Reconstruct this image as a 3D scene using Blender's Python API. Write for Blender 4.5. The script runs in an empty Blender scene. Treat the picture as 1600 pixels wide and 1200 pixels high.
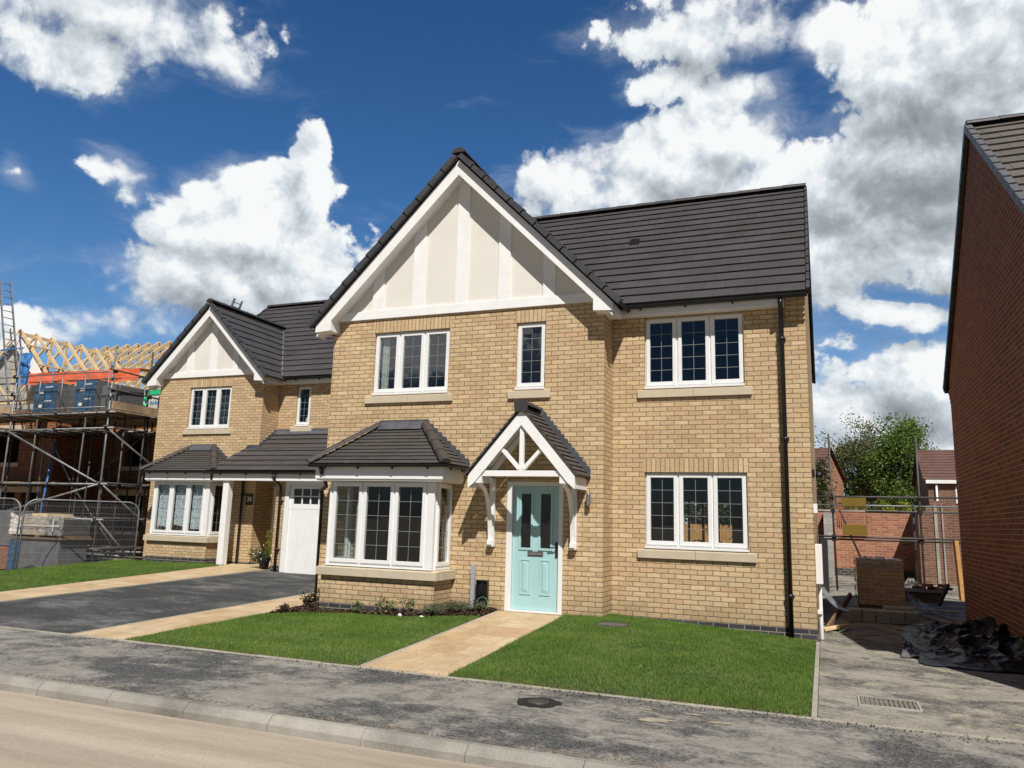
import bpy, math, random
import numpy as np
from mathutils import Vector, Matrix

random.seed(7)
rng = np.random.default_rng(11)
scn = bpy.context.scene
col = scn.collection
R_ = math.radians

# ------------------------------------------------------------------ camera
CAM = Vector((0.15594521, -12.38436998, 1.42475796))
YAW, PITCH, ROLL, FPX = 0.38406199, 0.17465816, 0.02835817, 1207.342
fw = Vector((-math.sin(YAW) * math.cos(PITCH), math.cos(YAW) * math.cos(PITCH), math.sin(PITCH)))
rr = Vector((math.cos(YAW), math.sin(YAW), 0))
uu = rr.cross(fw)
r2 = rr * math.cos(ROLL) + uu * math.sin(ROLL)
u2 = uu * math.cos(ROLL) - rr * math.sin(ROLL)
cd = bpy.data.cameras.new('camera')
cam = bpy.data.objects.new('camera', cd)
col.objects.link(cam)
M = Matrix((r2, u2, -fw)).transposed().to_4x4()
M.translation = CAM
cam.matrix_world = M
cd.sensor_width = 36
cd.lens = 36 * FPX / 1600
cd.clip_start = 0.05
cd.clip_end = 3000
scn.camera = cam

# ------------------------------------------------------------------ node helper
class G:
    def __init__(self, tree):
        self.t = tree
    def n(self, typ, inp=None, **props):
        nd = self.t.nodes.new('ShaderNode' + typ)
        for k, v in props.items():
            setattr(nd, k, v)
        if inp:
            for k, v in inp.items():
                s = nd.inputs[k]
                if isinstance(v, bpy.types.NodeSocket):
                    self.t.links.new(v, s)
                else:
                    s.default_value = v
        return nd
    def m(self, op, a, b=0.0, c=0.0, clamp=False):
        return self.n('Math', {0: a, 1: b, 2: c}, operation=op, use_clamp=clamp).outputs[0]
    def vm(self, op, a, b=(0, 0, 0), s=None):
        d = {0: a, 1: b}
        if s is not None:
            d['Scale'] = s
        nd = self.n('VectorMath', d, operation=op)
        return nd.outputs['Value'] if op in ('LENGTH', 'DOT_PRODUCT', 'DISTANCE') else nd.outputs[0]
    def mix(self, f, a, b, blend='MIX'):
        nd = self.n('Mix', {0: f}, data_type='RGBA', blend_type=blend)
        for i, v in ((6, a), (7, b)):
            if isinstance(v, bpy.types.NodeSocket):
                self.t.links.new(v, nd.inputs[i])
            else:
                nd.inputs[i].default_value = (*v[:3], 1)
        return nd.outputs[2]
    def ramp(self, f, stops, interp='LINEAR'):
        nd = self.n('ValToRGB', {0: f})
        cr = nd.color_ramp
        cr.interpolation = interp
        while len(cr.elements) > 1:
            cr.elements.remove(cr.elements[-1])
        for i, (p, c) in enumerate(stops):
            e = cr.elements[0] if i == 0 else cr.elements.new(p)
            e.position = p
            e.color = (*c[:3], 1) if not isinstance(c, (int, float)) else (c, c, c, 1)
        return nd.outputs[0]
    def noise(self, vec, scale, detail=4, rough=0.55, dist=0.0, dim='3D'):
        return self.n('TexNoise', {'Vector': vec, 'Scale': scale, 'Detail': detail, 'Roughness': rough, 'Distortion': dist}, noise_dimensions=dim).outputs[0]
    def rng(self, v, a, b, c=0.0, d=1.0):
        return self.n('MapRange', {0: v, 1: a, 2: b, 3: c, 4: d}).outputs[0]
    def sstep(self, v, a, b):
        return self.n('MapRange', {0: v, 1: a, 2: b, 3: 0.0, 4: 1.0}, interpolation_type='SMOOTHSTEP').outputs[0]

def newmat(name):
    m = bpy.data.materials.new(name)
    m.use_nodes = True
    m.node_tree.nodes.clear()
    return m, G(m.node_tree)

def finish(g, color, rough=0.7, bump=None, bstr=0.3, bdist=0.01, spec=0.5, metal=0.0, normal=None):
    b = g.n('BsdfPrincipled')
    for k, v in (('Base Color', color), ('Roughness', rough), ('Specular IOR Level', spec), ('Metallic', metal)):
        if isinstance(v, bpy.types.NodeSocket):
            g.t.links.new(v, b.inputs[k])
        elif k == 'Base Color':
            b.inputs[k].default_value = (*v[:3], 1)
        else:
            b.inputs[k].default_value = v
    if bump is not None:
        bn = g.n('Bump', {'Strength': bstr, 'Distance': bdist, 'Height': bump})
        g.t.links.new(bn.outputs[0], b.inputs['Normal'])
    o = g.n('OutputMaterial')
    g.t.links.new(b.outputs[0], o.inputs[0])
    return b

def uvvec(g):
    return g.n('UVMap').outputs[0]

def pos(g):
    return g.n('NewGeometry').outputs['Position']

def plain(name, c, rough=0.6, var=0.12, scale=6, spec=0.4, bstr=0.08, metal=0.0, fine=90):
    m, g = newmat(name)
    p = pos(g)
    n1 = g.noise(p, scale, 5)
    n2 = g.noise(p, fine, 2)
    k = g.m('ADD', g.rng(n1, .25, .75, 1 - var, 1 + var), g.rng(n2, .3, .7, -var * .4, var * .4))
    cc = g.vm('SCALE', tuple(c), s=k)
    finish(g, cc, g.rng(n1, .3, .7, rough - .06, rough + .06), n2, bstr, .003, spec, metal)
    return m

def brick(name, cols, mortar, bw=.225, bh=.075, mw=.011, swap=False, var=.18, bstr=.6, dirt=0.0, stain=None):
    m, g = newmat(name)
    uv = uvvec(g)
    sp = g.n('SeparateXYZ', {0: uv})
    u, v = (sp.outputs[1], sp.outputs[0]) if swap else (sp.outputs[0], sp.outputs[1])
    # mild wobble of the joints
    w = g.noise(uv, 9, 2)
    u = g.m('ADD', u, g.rng(w, .3, .7, -.0025, .0025))
    v = g.m('ADD', v, g.rng(g.noise(uv, 7.3, 2), .3, .7, -.002, .002))
    if swap:   # soldiers: no bond
        cu = g.m('DIVIDE', v, bh)
        ru = g.m('FLOOR', cu)
        fu = g.m('FRACT', cu)
        d1 = g.m('MULTIPLY', g.m('MINIMUM', fu, g.m('SUBTRACT', 1.0, fu)), bh)
        dist = d1
        idv = g.n('CombineXYZ', {0: ru, 1: 3.0}).outputs[0]
    else:
        rv = g.m('DIVIDE', v, bh)
        row = g.m('FLOOR', rv)
        fv = g.m('FRACT', rv)
        odd = g.m('MULTIPLY', g.m('MODULO', g.m('ABSOLUTE', row), 2.0), .5)
        cu = g.m('ADD', g.m('DIVIDE', u, bw), odd)
        c = g.m('FLOOR', cu)
        fu = g.m('FRACT', cu)
        d1 = g.m('MULTIPLY', g.m('MINIMUM', fv, g.m('SUBTRACT', 1.0, fv)), bh)
        d2 = g.m('MULTIPLY', g.m('MINIMUM', fu, g.m('SUBTRACT', 1.0, fu)), bw)
        dist = g.m('MINIMUM', d1, d2)
        idv = g.n('CombineXYZ', {0: row, 1: c}).outputs[0]
    wn = g.n('TexWhiteNoise', {'Vector': idv}, noise_dimensions='3D')
    face = g.sstep(dist, mw * .35, mw * .75)
    stops = [(i / len(cols), cc) for i, cc in enumerate(cols)]
    bc = g.ramp(wn.outputs[0], stops, 'CONSTANT')
    sc = g.n('Mapping', {'Vector': uv, 'Scale': (1, 2.2, 1)}).outputs[0]
    n1 = g.noise(sc, 14, 5, .6)
    n2 = g.noise(sc, 60, 4, .7)
    nb = g.noise(uv, .55, 4, .6)
    k = g.m('ADD', g.rng(n1, .3, .7, 1 - var, 1 + var * .6), g.m('ADD', g.rng(n2, .3, .7, -.1, .1), g.rng(nb, .3, .7, -.09, .09)))
    wn2 = g.n('TexWhiteNoise', {'Vector': g.vm('ADD', idv, (17.3, 5.1, 2.2))}, noise_dimensions='3D').outputs[0]
    k = g.m('MULTIPLY', k, g.rng(wn2, 0, 1, .9, 1.1))
    # dark drag marks
    spots = g.rng(g.noise(sc, 34, 3, .6), .66, .76, 1.0, .62)
    bc = g.vm('SCALE', bc, s=g.m('MULTIPLY', k, spots))
    mc = g.vm('SCALE', tuple(mortar), s=g.rng(n1, .3, .7, .8, 1.15))
    cc = g.mix(face, mc, bc)
    if stain:   # weathering band above the ground
        z = g.n('SeparateXYZ', {0: pos(g)}).outputs[2]
        zz = g.m('ADD', z, g.rng(nb, .3, .7, -.18, .18))
        f = g.rng(zz, stain[0], stain[1], .75, 1.0)
        cc = g.vm('SCALE', cc, s=f)
    h = g.m('ADD', g.m('MULTIPLY', face, 1.0), g.m('MULTIPLY', n2, .25))
    finish(g, cc, .85, h, bstr, .006, .25)
    return m

BUFF = [(.625, .462, .27), (.595, .43, .242), (.65, .492, .3), (.57, .402, .228), (.62, .445, .262), (.61, .457, .275), (.64, .48, .288), (.59, .405, .243), (.615, .45, .257)]
MAT = {}
MAT['buff'] = brick('buff_brick', BUFF, (.25, .175, .105), stain=(-.05, .35))
MAT['buff_soldier'] = brick('buff_soldier_brick', BUFF, (.25, .175, .105), swap=True, bw=.225)
MAT['blue'] = brick('blue_brick', [(.045, .045, .055), (.06, .058, .068), (.05, .045, .05), (.07, .065, .07)], (.33, .29, .23), bstr=.5)
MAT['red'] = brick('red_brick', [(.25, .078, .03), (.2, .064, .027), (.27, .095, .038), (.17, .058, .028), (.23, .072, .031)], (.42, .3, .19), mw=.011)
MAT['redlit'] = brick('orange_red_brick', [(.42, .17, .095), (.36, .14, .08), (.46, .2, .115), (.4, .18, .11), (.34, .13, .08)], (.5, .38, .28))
MAT['brown'] = brick('brown_brick', [(.2, .1, .065), (.24, .115, .075), (.17, .085, .06)], (.3, .25, .2))
MAT['block'] = brick('grey_blockwork', [(.4, .39, .36), (.36, .35, .33), (.44, .43, .4)], (.3, .29, .27), bw=.45, bh=.225)

def tiles(name, c, bw, gauge, rough=.55):
    m, g = newmat(name)
    uv = uvvec(g)
    sp = g.n('SeparateXYZ', {0: uv})
    row = g.m('FLOOR', g.m('DIVIDE', g.m('ADD', sp.outputs[1], .0005), gauge))
    odd = g.m('MULTIPLY', g.m('MODULO', g.m('ABSOLUTE', row), 2.0), .5)
    cu = g.m('ADD', g.m('DIVIDE', sp.outputs[0], bw), odd)
    fu = g.m('FRACT', cu)
    d = g.m('MULTIPLY', g.m('MINIMUM', fu, g.m('SUBTRACT', 1.0, fu)), bw)
    j = g.sstep(d, .0015, .005)
    wn = g.n('TexWhiteNoise', {'Vector': g.n('CombineXYZ', {0: row, 1: g.m('FLOOR', cu)}).outputs[0]}).outputs[0]
    p = pos(g)
    n1 = g.noise(p, 1.3, 5, .6)
    n2 = g.noise(p, 70, 3, .7)
    k = g.m('ADD', g.rng(wn, 0, 1, .93, 1.08), g.m('ADD', g.rng(n1, .3, .7, -.12, .14), g.rng(n2, .3, .7, -.12, .12)))
    k = g.m('MULTIPLY', k, g.rng(j, 0, 1, .6, 1))
    finish(g, g.vm('SCALE', tuple(c), s=k), rough, g.m('ADD', g.m('MULTIPLY', n2, .3), j), .35, .004, .35)
    return m
MAT['tile'] = tiles('dark_roof_tile', (.072, .065, .064), .33, .33)
MAT['tile_rh'] = tiles('grey_brown_roof_tile', (.13, .115, .1), .33, .33)
MAT['tile_small'] = tiles('small_dark_tile', (.072, .064, .06), .165, .1)
MAT['tile_porch'] = tiles('porch_tile', (.075, .066, .062), .165, .1)
MAT['tile_red'] = tiles('brown_red_tile', (.16, .09, .07), .3, .3)
MAT['ridge'] = plain('ridge_tile', (.05, .046, .047), .55, .25, 3)
MAT['hip'] = plain('hip_tile', (.06, .05, .046), .6, .25, 4)
MAT['verge'] = plain('verge_cap', (.062, .062, .068), .5, .2, 3)
MAT['vergegrey'] = plain('grey_verge_cap', (.13, .135, .14), .5, .1, 3)
MAT['lead'] = plain('lead_flashing', (.085, .09, .105), .45, .3, 5, spec=.5)
MAT['upvc'] = plain('white_upvc', (.85, .85, .85), .32, .03, 2, spec=.5, bstr=.02)
MAT['paint'] = plain('white_painted_timber', (.9, .895, .885), .45, .05, 4, spec=.4, bstr=.05)
MAT['render'] = plain('cream_render', (.78, .75, .69), .85, .05, 1.2, spec=.2, bstr=.35, fine=140)
MAT['stone'] = plain('cast_stone_sill', (.58, .5, .37), .8, .1, 3, spec=.25, bstr=.15)
MAT['black'] = plain('black_plastic', (.012, .012, .013), .35, .2, 5, spec=.5)
MAT['blackmatt'] = plain('black_matt', (.015, .014, .014), .7, .2, 5)
MAT['door'] = plain('pale_blue_door', (.4, .64, .66), .42, .04, 3, spec=.4, bstr=.1, fine=160)
MAT['steel'] = plain('galvanised_steel', (.24, .25, .26), .5, .4, 5, spec=.4, metal=.4)
MAT['steeldark'] = plain('weathered_shaded_steel', (.09, .08, .074), .55, .4, 5, metal=.4)  # weathered, and darkened so sunlit scaffold rails pass for unlit ones
MAT['chrome'] = plain('brushed_steel', (.5, .5, .5), .3, .1, 8, metal=.9)
MAT['wood'] = plain('pale_new_timber', (.74, .56, .32), .7, .2, 3, spec=.2, bstr=.2)
MAT['board'] = plain('scaffold_board', (.38, .28, .18), .8, .4, 2.5, spec=.15, bstr=.3)
MAT['oldwood'] = plain('old_timber', (.2, .13, .08), .85, .4, 4, spec=.15, bstr=.3)
MAT['greypipe'] = plain('grey_duct', (.38, .39, .41), .5, .06, 4)
MAT['orange'] = plain('orange_sheet', (.78, .15, .06), .55, .18, 2.2, spec=.3, bstr=.4, fine=12)
MAT['greywrap'] = plain('grey_blocks_wrapped', (.13, .13, .135), .5, .25, 3, spec=.5, bstr=.4, fine=10)
MAT['bluewrap'] = plain('blue_pack_wrap', (.025, .085, .17), .3, .5, 5, spec=.6, bstr=.6, fine=14)
MAT['greenwrap'] = plain('green_pack_wrap', (.04, .55, .26), .35, .25, 5, spec=.5, bstr=.5, fine=14)
MAT['whitewrap'] = plain('clear_white_wrap', (.62, .58, .53), .3, .3, 5, spec=.6, bstr=.6, fine=14)
MAT['palebrick'] = brick('pale_pack_brick', [(.42, .32, .2), (.46, .35, .22), (.38, .29, .18)], (.25, .19, .12), bw=.225, bh=.068)
MAT['darkbrick'] = brick('dark_pack_brick', [(.09, .085, .08), (.11, .1, .095), (.07, .07, .07)], (.05, .05, .05), bw=.225, bh=.068)
MAT['packbrick'] = brick('wrapped_brown_brick', [(.7, .5, .33), (.74, .54, .36), (.65, .46, .3)], (.42, .31, .22), bw=.225, bh=.07)
MAT['concrete'] = plain('concrete', (.36, .34, .3), .85, .22, 2.2, spec=.2, bstr=.3)
MAT['kerb'] = plain('kerb_concrete', (.29, .27, .235), .85, .4, 1.7, spec=.2, bstr=.35)
MAT['edging'] = plain('edging_concrete', (.36, .33, .27), .85, .25, 2, spec=.2, bstr=.3)
MAT['interior'] = plain('dim_interior_plaster', (.05, .047, .045), .9, .1, 2)  # near-black plaster, the gloom of unlit rooms put into the colour
MAT['floorint'] = plain('interior_floor', (.03, .025, .02), .6, .2, 2)  # floor darkened likewise so sun patches inside stay unseen
MAT['curtain'] = plain('pale_curtain', (.5, .49, .46), .9, .1, 8)
MAT['blind'] = plain('grey_blind', (.3, .3, .31), .6, .1, 8)
MAT['yellow'] = plain('yellow_gate_panel', (.2, .13, .018), .5, .15, 4)  # yellow darkened, shade on the gate is put into the colour
MAT['redbar'] = plain('red_painted_bar', (.3, .06, .03), .5, .2, 4)
MAT['bluepaint'] = plain('blue_painted_steel', (.06, .2, .5), .5, .3, 6)
MAT['fence'] = plain('orange_fence_board', (.5, .26, .09), .8, .3, 5, bstr=.3)
MAT['white'] = plain('white_mark', (.8, .8, .8), .6, .05)
MAT['slate'] = plain('slate_plaque', (.03, .032, .035), .5, .2)
MAT['terracotta'] = plain('dark_planter', (.035, .035, .04), .5, .3)
MAT['hose'] = plain('green_hose', (.1, .25, .12), .5, .2)

def glassmat(name, tint=.5, rf=1.0, wob=.12):
    m, g = newmat(name)
    tr = g.n('BsdfTransparent', {'Color': (tint * .93, tint, tint, 1)})
    p = pos(g)
    bn = g.n('Bump', {'Strength': wob, 'Distance': .02, 'Height': g.noise(p, 1.7, 2)})
    gl = g.n('BsdfGlossy', {'Color': (.92, .96, 1, 1), 'Roughness': .012, 'Normal': bn.outputs[0]})
    geo = g.n('NewGeometry')
    cs = g.m('ABSOLUTE', g.vm('DOT_PRODUCT', geo.outputs['Incoming'], geo.outputs['Normal']))
    f = g.m('MULTIPLY_ADD', g.m('POWER', g.m('SUBTRACT', 1.0, cs, clamp=True), 5.0), .88, .105 * rf, clamp=True)
    mx = g.n('MixShader', {0: f, 1: tr.outputs[0], 2: gl.outputs[0]})
    o = g.n('OutputMaterial')
    g.t.links.new(mx.outputs[0], o.inputs[0])
    return m
MAT['glass'] = glassmat('window_glass', .8)
MAT['doorglass'] = glassmat('door_glass', .22)
MAT['leadline'] = plain('leaded_strip', (.3, .31, .31), .5, .1)

def lace():
    m, g = newmat('lace_curtain')
    uv = uvvec(g)
    v = g.n('TexVoronoi', {'Vector': uv, 'Scale': 17}, feature='F1').outputs[0]
    w = g.m('SINE', g.m('MULTIPLY', g.n('SeparateXYZ', {0: uv}).outputs[0], 34))
    f = g.m('ADD', g.rng(v, .2, .55, .5, 1.0), g.m('MULTIPLY', w, .12), clamp=True)
    d = g.n('BsdfDiffuse', {'Color': (.82, .86, .92, 1)})
    t = g.n('BsdfTransparent')
    mx = g.n('MixShader', {0: f, 1: t.outputs[0], 2: d.outputs[0]})
    o = g.n('OutputMaterial')
    g.t.links.new(mx.outputs[0], o.inputs[0])
    return m
MAT['lace'] = lace()

def wiremesh():
    m, g = newmat('wire_mesh')
    sp = g.n('SeparateXYZ', {0: uvvec(g)})
    fs = []
    for s, pit, wd in ((0, .038, .0016), (1, .19, .0024)):
        f = g.m('FRACT', g.m('DIVIDE', sp.outputs[s], pit))
        d = g.m('MULTIPLY', g.m('MINIMUM', f, g.m('SUBTRACT', 1.0, f)), pit)
        fs.append(g.m('LESS_THAN', d, wd))
    f = g.m('MAXIMUM', fs[0], fs[1])
    b = g.n('BsdfPrincipled', {'Base Color': (.3, .31, .32, 1), 'Metallic': .4, 'Roughness': .5})
    t = g.n('BsdfTransparent')
    mx = g.n('MixShader', {0: f, 1: t.outputs[0], 2: b.outputs[0]})
    o = g.n('OutputMaterial')
    g.t.links.new(mx.outputs[0], o.inputs[0])
    return m
MAT['mesh'] = wiremesh()

def plastic_film():
    m, g = newmat('clear_plastic_film')
    p = pos(g)
    n = g.noise(p, 9, 5, .6)
    b = g.n('BsdfPrincipled', {'Base Color': (.6, .6, .58, 1), 'Roughness': .15})
    bn = g.n('Bump', {'Strength': .8, 'Distance': .02, 'Height': n})
    g.t.links.new(bn.outputs[0], b.inputs['Normal'])
    t = g.n('BsdfTransparent')
    mx = g.n('MixShader', {0: g.rng(n, .35, .7, .1, .6), 1: t.outputs[0], 2: b.outputs[0]})
    o = g.n('OutputMaterial')
    g.t.links.new(mx.outputs[0], o.inputs[0])
    return m
MAT['film'] = plastic_film()

def asphalt(name, dark, dust, lo, hi, streak=1.0, stainy=False, pale=.4):
    """tarmac: dark aggregate under ragged patches of pale site dust, loose chippings on top"""
    m, g = newmat(name)
    p = pos(g)
    vc = g.n('TexVoronoi', {'Vector': p, 'Scale': 95})
    agv = g.n('SeparateColor', {0: vc.outputs[1]}).outputs[0]
    vs = g.n('TexVoronoi', {'Vector': p, 'Scale': 38})
    chip = g.m('MULTIPLY', g.m('LESS_THAN', vs.outputs[0], .2), g.m('GREATER_THAN', g.n('SeparateColor', {0: vs.outputs[1]}).outputs[1], .86))
    st = g.n('Mapping', {'Vector': p, 'Scale': (streak, 1.25, 1)}).outputs[0]
    a = g.noise(st, .75, 4, .55, .4)
    b = g.noise(st, 3.1, 8, .68, .5)
    c = g.noise(p, 24, 6, .72)
    f = g.m('ADD', g.m('MULTIPLY', a, .5), g.m('ADD', g.m('MULTIPLY', b, .38), g.m('MULTIPLY', c, .2)))
    f = g.sstep(f, lo, hi)
    dk = g.vm('SCALE', tuple(dark), s=g.m('ADD', g.rng(agv, 0, 1, .35, 1.9), g.rng(c, .3, .7, -.3, .3)))
    du = g.vm('SCALE', tuple(dust), s=g.m('ADD', g.rng(b, .3, .7, .72, 1.22), g.m('ADD', g.rng(c, .3, .7, -.16, .16), g.rng(agv, 0, 1, -.12, .1))))
    cc = g.mix(g.m('MULTIPLY_ADD', f, .93, .05), dk, du)
    if stainy:
        k = g.sstep(g.noise(st, 1.7, 8, .66, .9), .575, .66)
        cc = g.mix(g.m('MULTIPLY', k, .8), cc, (.44, .375, .265))
        k2 = g.sstep(g.noise(g.vm('ADD', st, (7, 3, 1)), 2.3, 8, .66, .9), .57, .64)
        cc = g.mix(g.m('MULTIPLY', k2, .75), cc, (.07, .068, .066))
    cc = g.mix(chip, cc, (pale, pale * .95, pale * .85))
    h = g.m('ADD', g.m('MULTIPLY', agv, .5), g.m('ADD', g.m('MULTIPLY', c, .6), chip))
    finish(g, cc, .9, h, g.rng(f, 0, 1, .6, .35), .008, .2)
    return m
MAT['pavement'] = asphalt('pavement_asphalt', (.074, .073, .072), (.28, .26, .23), .46, .6, .9)
MAT['drive'] = asphalt('driveway_asphalt', (.048, .048, .049), (.16, .155, .15), .48, .68, .7, pale=.25)
MAT['side'] = asphalt('side_drive_asphalt', (.09, .087, .084), (.31, .285, .24), .43, .58, .9, stainy=True)

def roadmat():
    m, g = newmat('dusty_road')
    p = pos(g)
    st = g.n('Mapping', {'Vector': p, 'Scale': (.25, 1.5, 1)}).outputs[0]
    a = g.noise(st, 1.3, 6, .6)
    b = g.noise(st, 7, 5, .65)
    c = g.noise(p, 70, 3, .7)
    cc = g.ramp(g.m('ADD', g.m('MULTIPLY', a, .7), g.m('MULTIPLY', b, .3)), [(.3, (.33, .275, .21)), (.5, (.43, .365, .285)), (.7, (.5, .435, .35))])
    cc = g.vm('SCALE', cc, s=g.rng(c, .3, .7, .84, 1.14))
    tr = g.noise(g.n('Mapping', {'Vector': p, 'Scale': (.06, 2.6, 1)}).outputs[0], 1.0, 5, .6)
    cc = g.vm('SCALE', cc, s=g.rng(tr, .35, .65, .86, 1.08))
    vs = g.n('TexVoronoi', {'Vector': p, 'Scale': 30})
    pk = g.n('SeparateColor', {0: vs.outputs[1]})
    chip = g.m('MULTIPLY', g.m('LESS_THAN', vs.outputs[0], .17), g.m('GREATER_THAN', pk.outputs[0], .88))
    cc = g.mix(chip, cc, g.mix(g.m('GREATER_THAN', pk.outputs[1], .5), (.14, .12, .1), (.55, .5, .42)))
    finish(g, cc, .92, g.m('ADD', c, g.m('ADD', b, chip)), .4, .006, .15)
    return m
MAT['road'] = roadmat()

def slabs(name):
    m, g = newmat(name)
    p = pos(g)
    sp = g.n('SeparateXYZ', {0: p})
    rv = g.m('DIVIDE', sp.outputs[1], .6)
    row = g.m('FLOOR', rv)
    fv = g.m('FRACT', rv)
    cu = g.m('ADD', g.m('DIVIDE', sp.outputs[0], .45), g.m('MULTIPLY', g.m('MODULO', g.m('ABSOLUTE', row), 2.0), .5))
    fu = g.m('FRACT', cu)
    d = g.m('MINIMUM', g.m('MULTIPLY', g.m('MINIMUM', fv, g.m('SUBTRACT', 1.0, fv)), .6), g.m('MULTIPLY', g.m('MINIMUM', fu, g.m('SUBTRACT', 1.0, fu)), .45))
    j = g.sstep(d, .002, .008)
    wn = g.n('TexWhiteNoise', {'Vector': g.n('CombineXYZ', {0: row, 1: g.m('FLOOR', cu)}).outputs[0]})
    bc = g.ramp(wn.outputs[0], [(0, (.53, .39, .235)), (.3, (.57, .44, .28)), (.55, (.5, .35, .2)), (.8, (.55, .41, .255))], 'CONSTANT')
    n1 = g.noise(p, 3.5, 6, .65)
    n2 = g.noise(p, 50, 3, .7)
    bc = g.vm('SCALE', bc, s=g.m('ADD', g.rng(n1, .3, .7, .82, 1.16), g.rng(n2, .3, .7, -.07, .07)))
    cc = g.mix(j, (.38, .29, .18), bc)
    finish(g, cc, .85, g.m('ADD', j, g.m('MULTIPLY', n2, .3)), .35, .004, .2)
    return m
MAT['slabs'] = slabs('sandstone_slabs')

def grassmat():
    m, g = newmat('lawn_grass')
    p = pos(g)
    oi = g.n('TexWhiteNoise', {'Vector': g.vm('SNAP', p, (.01, .01, .2))}).outputs[0]
    n1 = g.noise(p, 1.1, 5, .6)
    n2 = g.noise(p, 9, 4, .6)
    tx = g.n('SeparateXYZ', {0: p})
    wob = g.m('MULTIPLY', g.noise(p, 1.4, 3), .5)
    roll = g.m('SINE', g.m('MULTIPLY', g.m('ADD', tx.outputs[1], wob), 9.5))
    f = g.m('ADD', g.m('MULTIPLY', n1, .5), g.m('ADD', g.m('MULTIPLY', n2, .32), g.m('MULTIPLY', oi, .22)))
    f = g.m('ADD', f, g.m('MULTIPLY', roll, .022))
    cc = g.ramp(f, [(.28, (.055, .115, .02)), (.45, (.1, .182, .032)), (.6, (.155, .24, .05)), (.78, (.28, .31, .105))])
    edge = g.m('MULTIPLY', g.rng(g.m('ADD', tx.outputs[1], g.rng(n2, .3, .7, -.12, .12)), -4.6, -4.42, .7, 0), g.rng(oi, .2, .8, 0, 1), clamp=True)
    cc = g.mix(edge, cc, (.16, .115, .055))
    b = finish(g, cc, .75, None, spec=.08)
    return m
MAT['grass'] = grassmat()
MAT['soil'] = plain('lawn_soil', (.05, .062, .022), .95, .4, 8, bstr=.4)
MAT['earth'] = plain('site_earth', (.2, .165, .12), .95, .35, 1.2, bstr=.5, fine=30)
MAT['mulchbase'] = plain('mulch_base', (.035, .02, .014), .95, .5, 20, bstr=.6, fine=40)

def leafmat(name, stops, trans=.38):
    m, g = newmat(name)
    p = pos(g)
    wn = g.n('TexWhiteNoise', {'Vector': g.vm('SNAP', p, (.07, .07, .07))}).outputs[0]
    n = g.noise(p, .9, 4, .6)
    f = g.m('ADD', g.m('MULTIPLY', wn, .4), g.m('MULTIPLY', n, .6))
    cc = g.ramp(f, stops)
    b = finish(g, cc, .5, None, spec=.3)
    t = g.n('BsdfTranslucent', {'Color': cc})
    mx = g.n('MixShader', {0: trans, 1: b.outputs[0], 2: t.outputs[0]})
    o = [n_ for n_ in g.t.nodes if n_.bl_idname == 'ShaderNodeOutputMaterial'][0]
    g.t.links.new(mx.outputs[0], o.inputs[0])
    return m
MAT['leaf_green'] = leafmat('fresh_leaf', [(.25, (.075, .135, .026)), (.5, (.155, .245, .048)), (.75, (.25, .33, .085))])
MAT['leaf_olive'] = leafmat('olive_leaf', [(.25, (.085, .11, .036)), (.5, (.155, .18, .058)), (.75, (.24, .245, .1))])
MAT['leaf_dark'] = leafmat('dark_leaf', [(.25, (.022, .048, .012)), (.5, (.045, .085, .022)), (.75, (.08, .125, .034))])
MAT['leaf_yellow'] = leafmat('yellow_leaf', [(.25, (.17, .19, .025)), (.5, (.3, .32, .04)), (.75, (.42, .4, .07))])
MAT['leaf_mauve'] = leafmat('brown_green_leaf', [(.25, (.05, .035, .022)), (.5, (.085, .065, .04)), (.75, (.13, .115, .065))])
MAT['leaf_silver'] = leafmat('grey_green_leaf', [(.25, (.07, .095, .05)), (.5, (.13, .16, .09)), (.75, (.22, .25, .16))])
MAT['leaf_varieg'] = leafmat('cream_edged_leaf', [(.3, (.07, .12, .03)), (.5, (.25, .28, .12)), (.68, (.52, .5, .32))])
MAT['flower'] = plain('white_petal', (.8, .78, .8), .6, .05)
MAT['bark'] = plain('bark', (.1, .08, .06), .9, .4, 6, bstr=.5, fine=25)
MAT['barkgrey'] = plain('grey_twig', (.22, .19, .16), .9, .3, 6)
def chipmat():
    m, g = newmat('bark_chip')
    wn = g.n('TexWhiteNoise', {'Vector': g.vm('SNAP', pos(g), (.03, .03, .1))}).outputs[0]
    cc = g.ramp(wn, [(0, (.02, .011, .008)), (.4, (.05, .028, .018)), (.75, (.09, .05, .032)), (1, (.2, .13, .085))])
    finish(g, cc, .85, None, spec=.2)
    return m
MAT['chip'] = chipmat()

# ------------------------------------------------------------------ mesh builder
def v3(p):
    return p if isinstance(p, Vector) else Vector(p)

class Fr:
    """local frame on a wall: u along the wall, d outwards, z up"""
    def __init__(s, o, u, n):
        s.o, s.u, s.n = v3(o), v3(u).normalized(), v3(n).normalized()
    def P(s, u, d, z):
        return s.o + s.u * u + s.n * d + Vector((0, 0, z))
WORLD = Fr((0, 0, 0), (1, 0, 0), (0, 1, 0))

class Runs(list):
    """collects several separate builders, each its own object in the end"""
    def __init__(s, mat):
        s.mat = mat
    def new(s):
        s.append(MB(s.mat))
        return s[-1]
    def build(s, name, parent):
        return [m.build(name, parent) for m in s]

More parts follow.
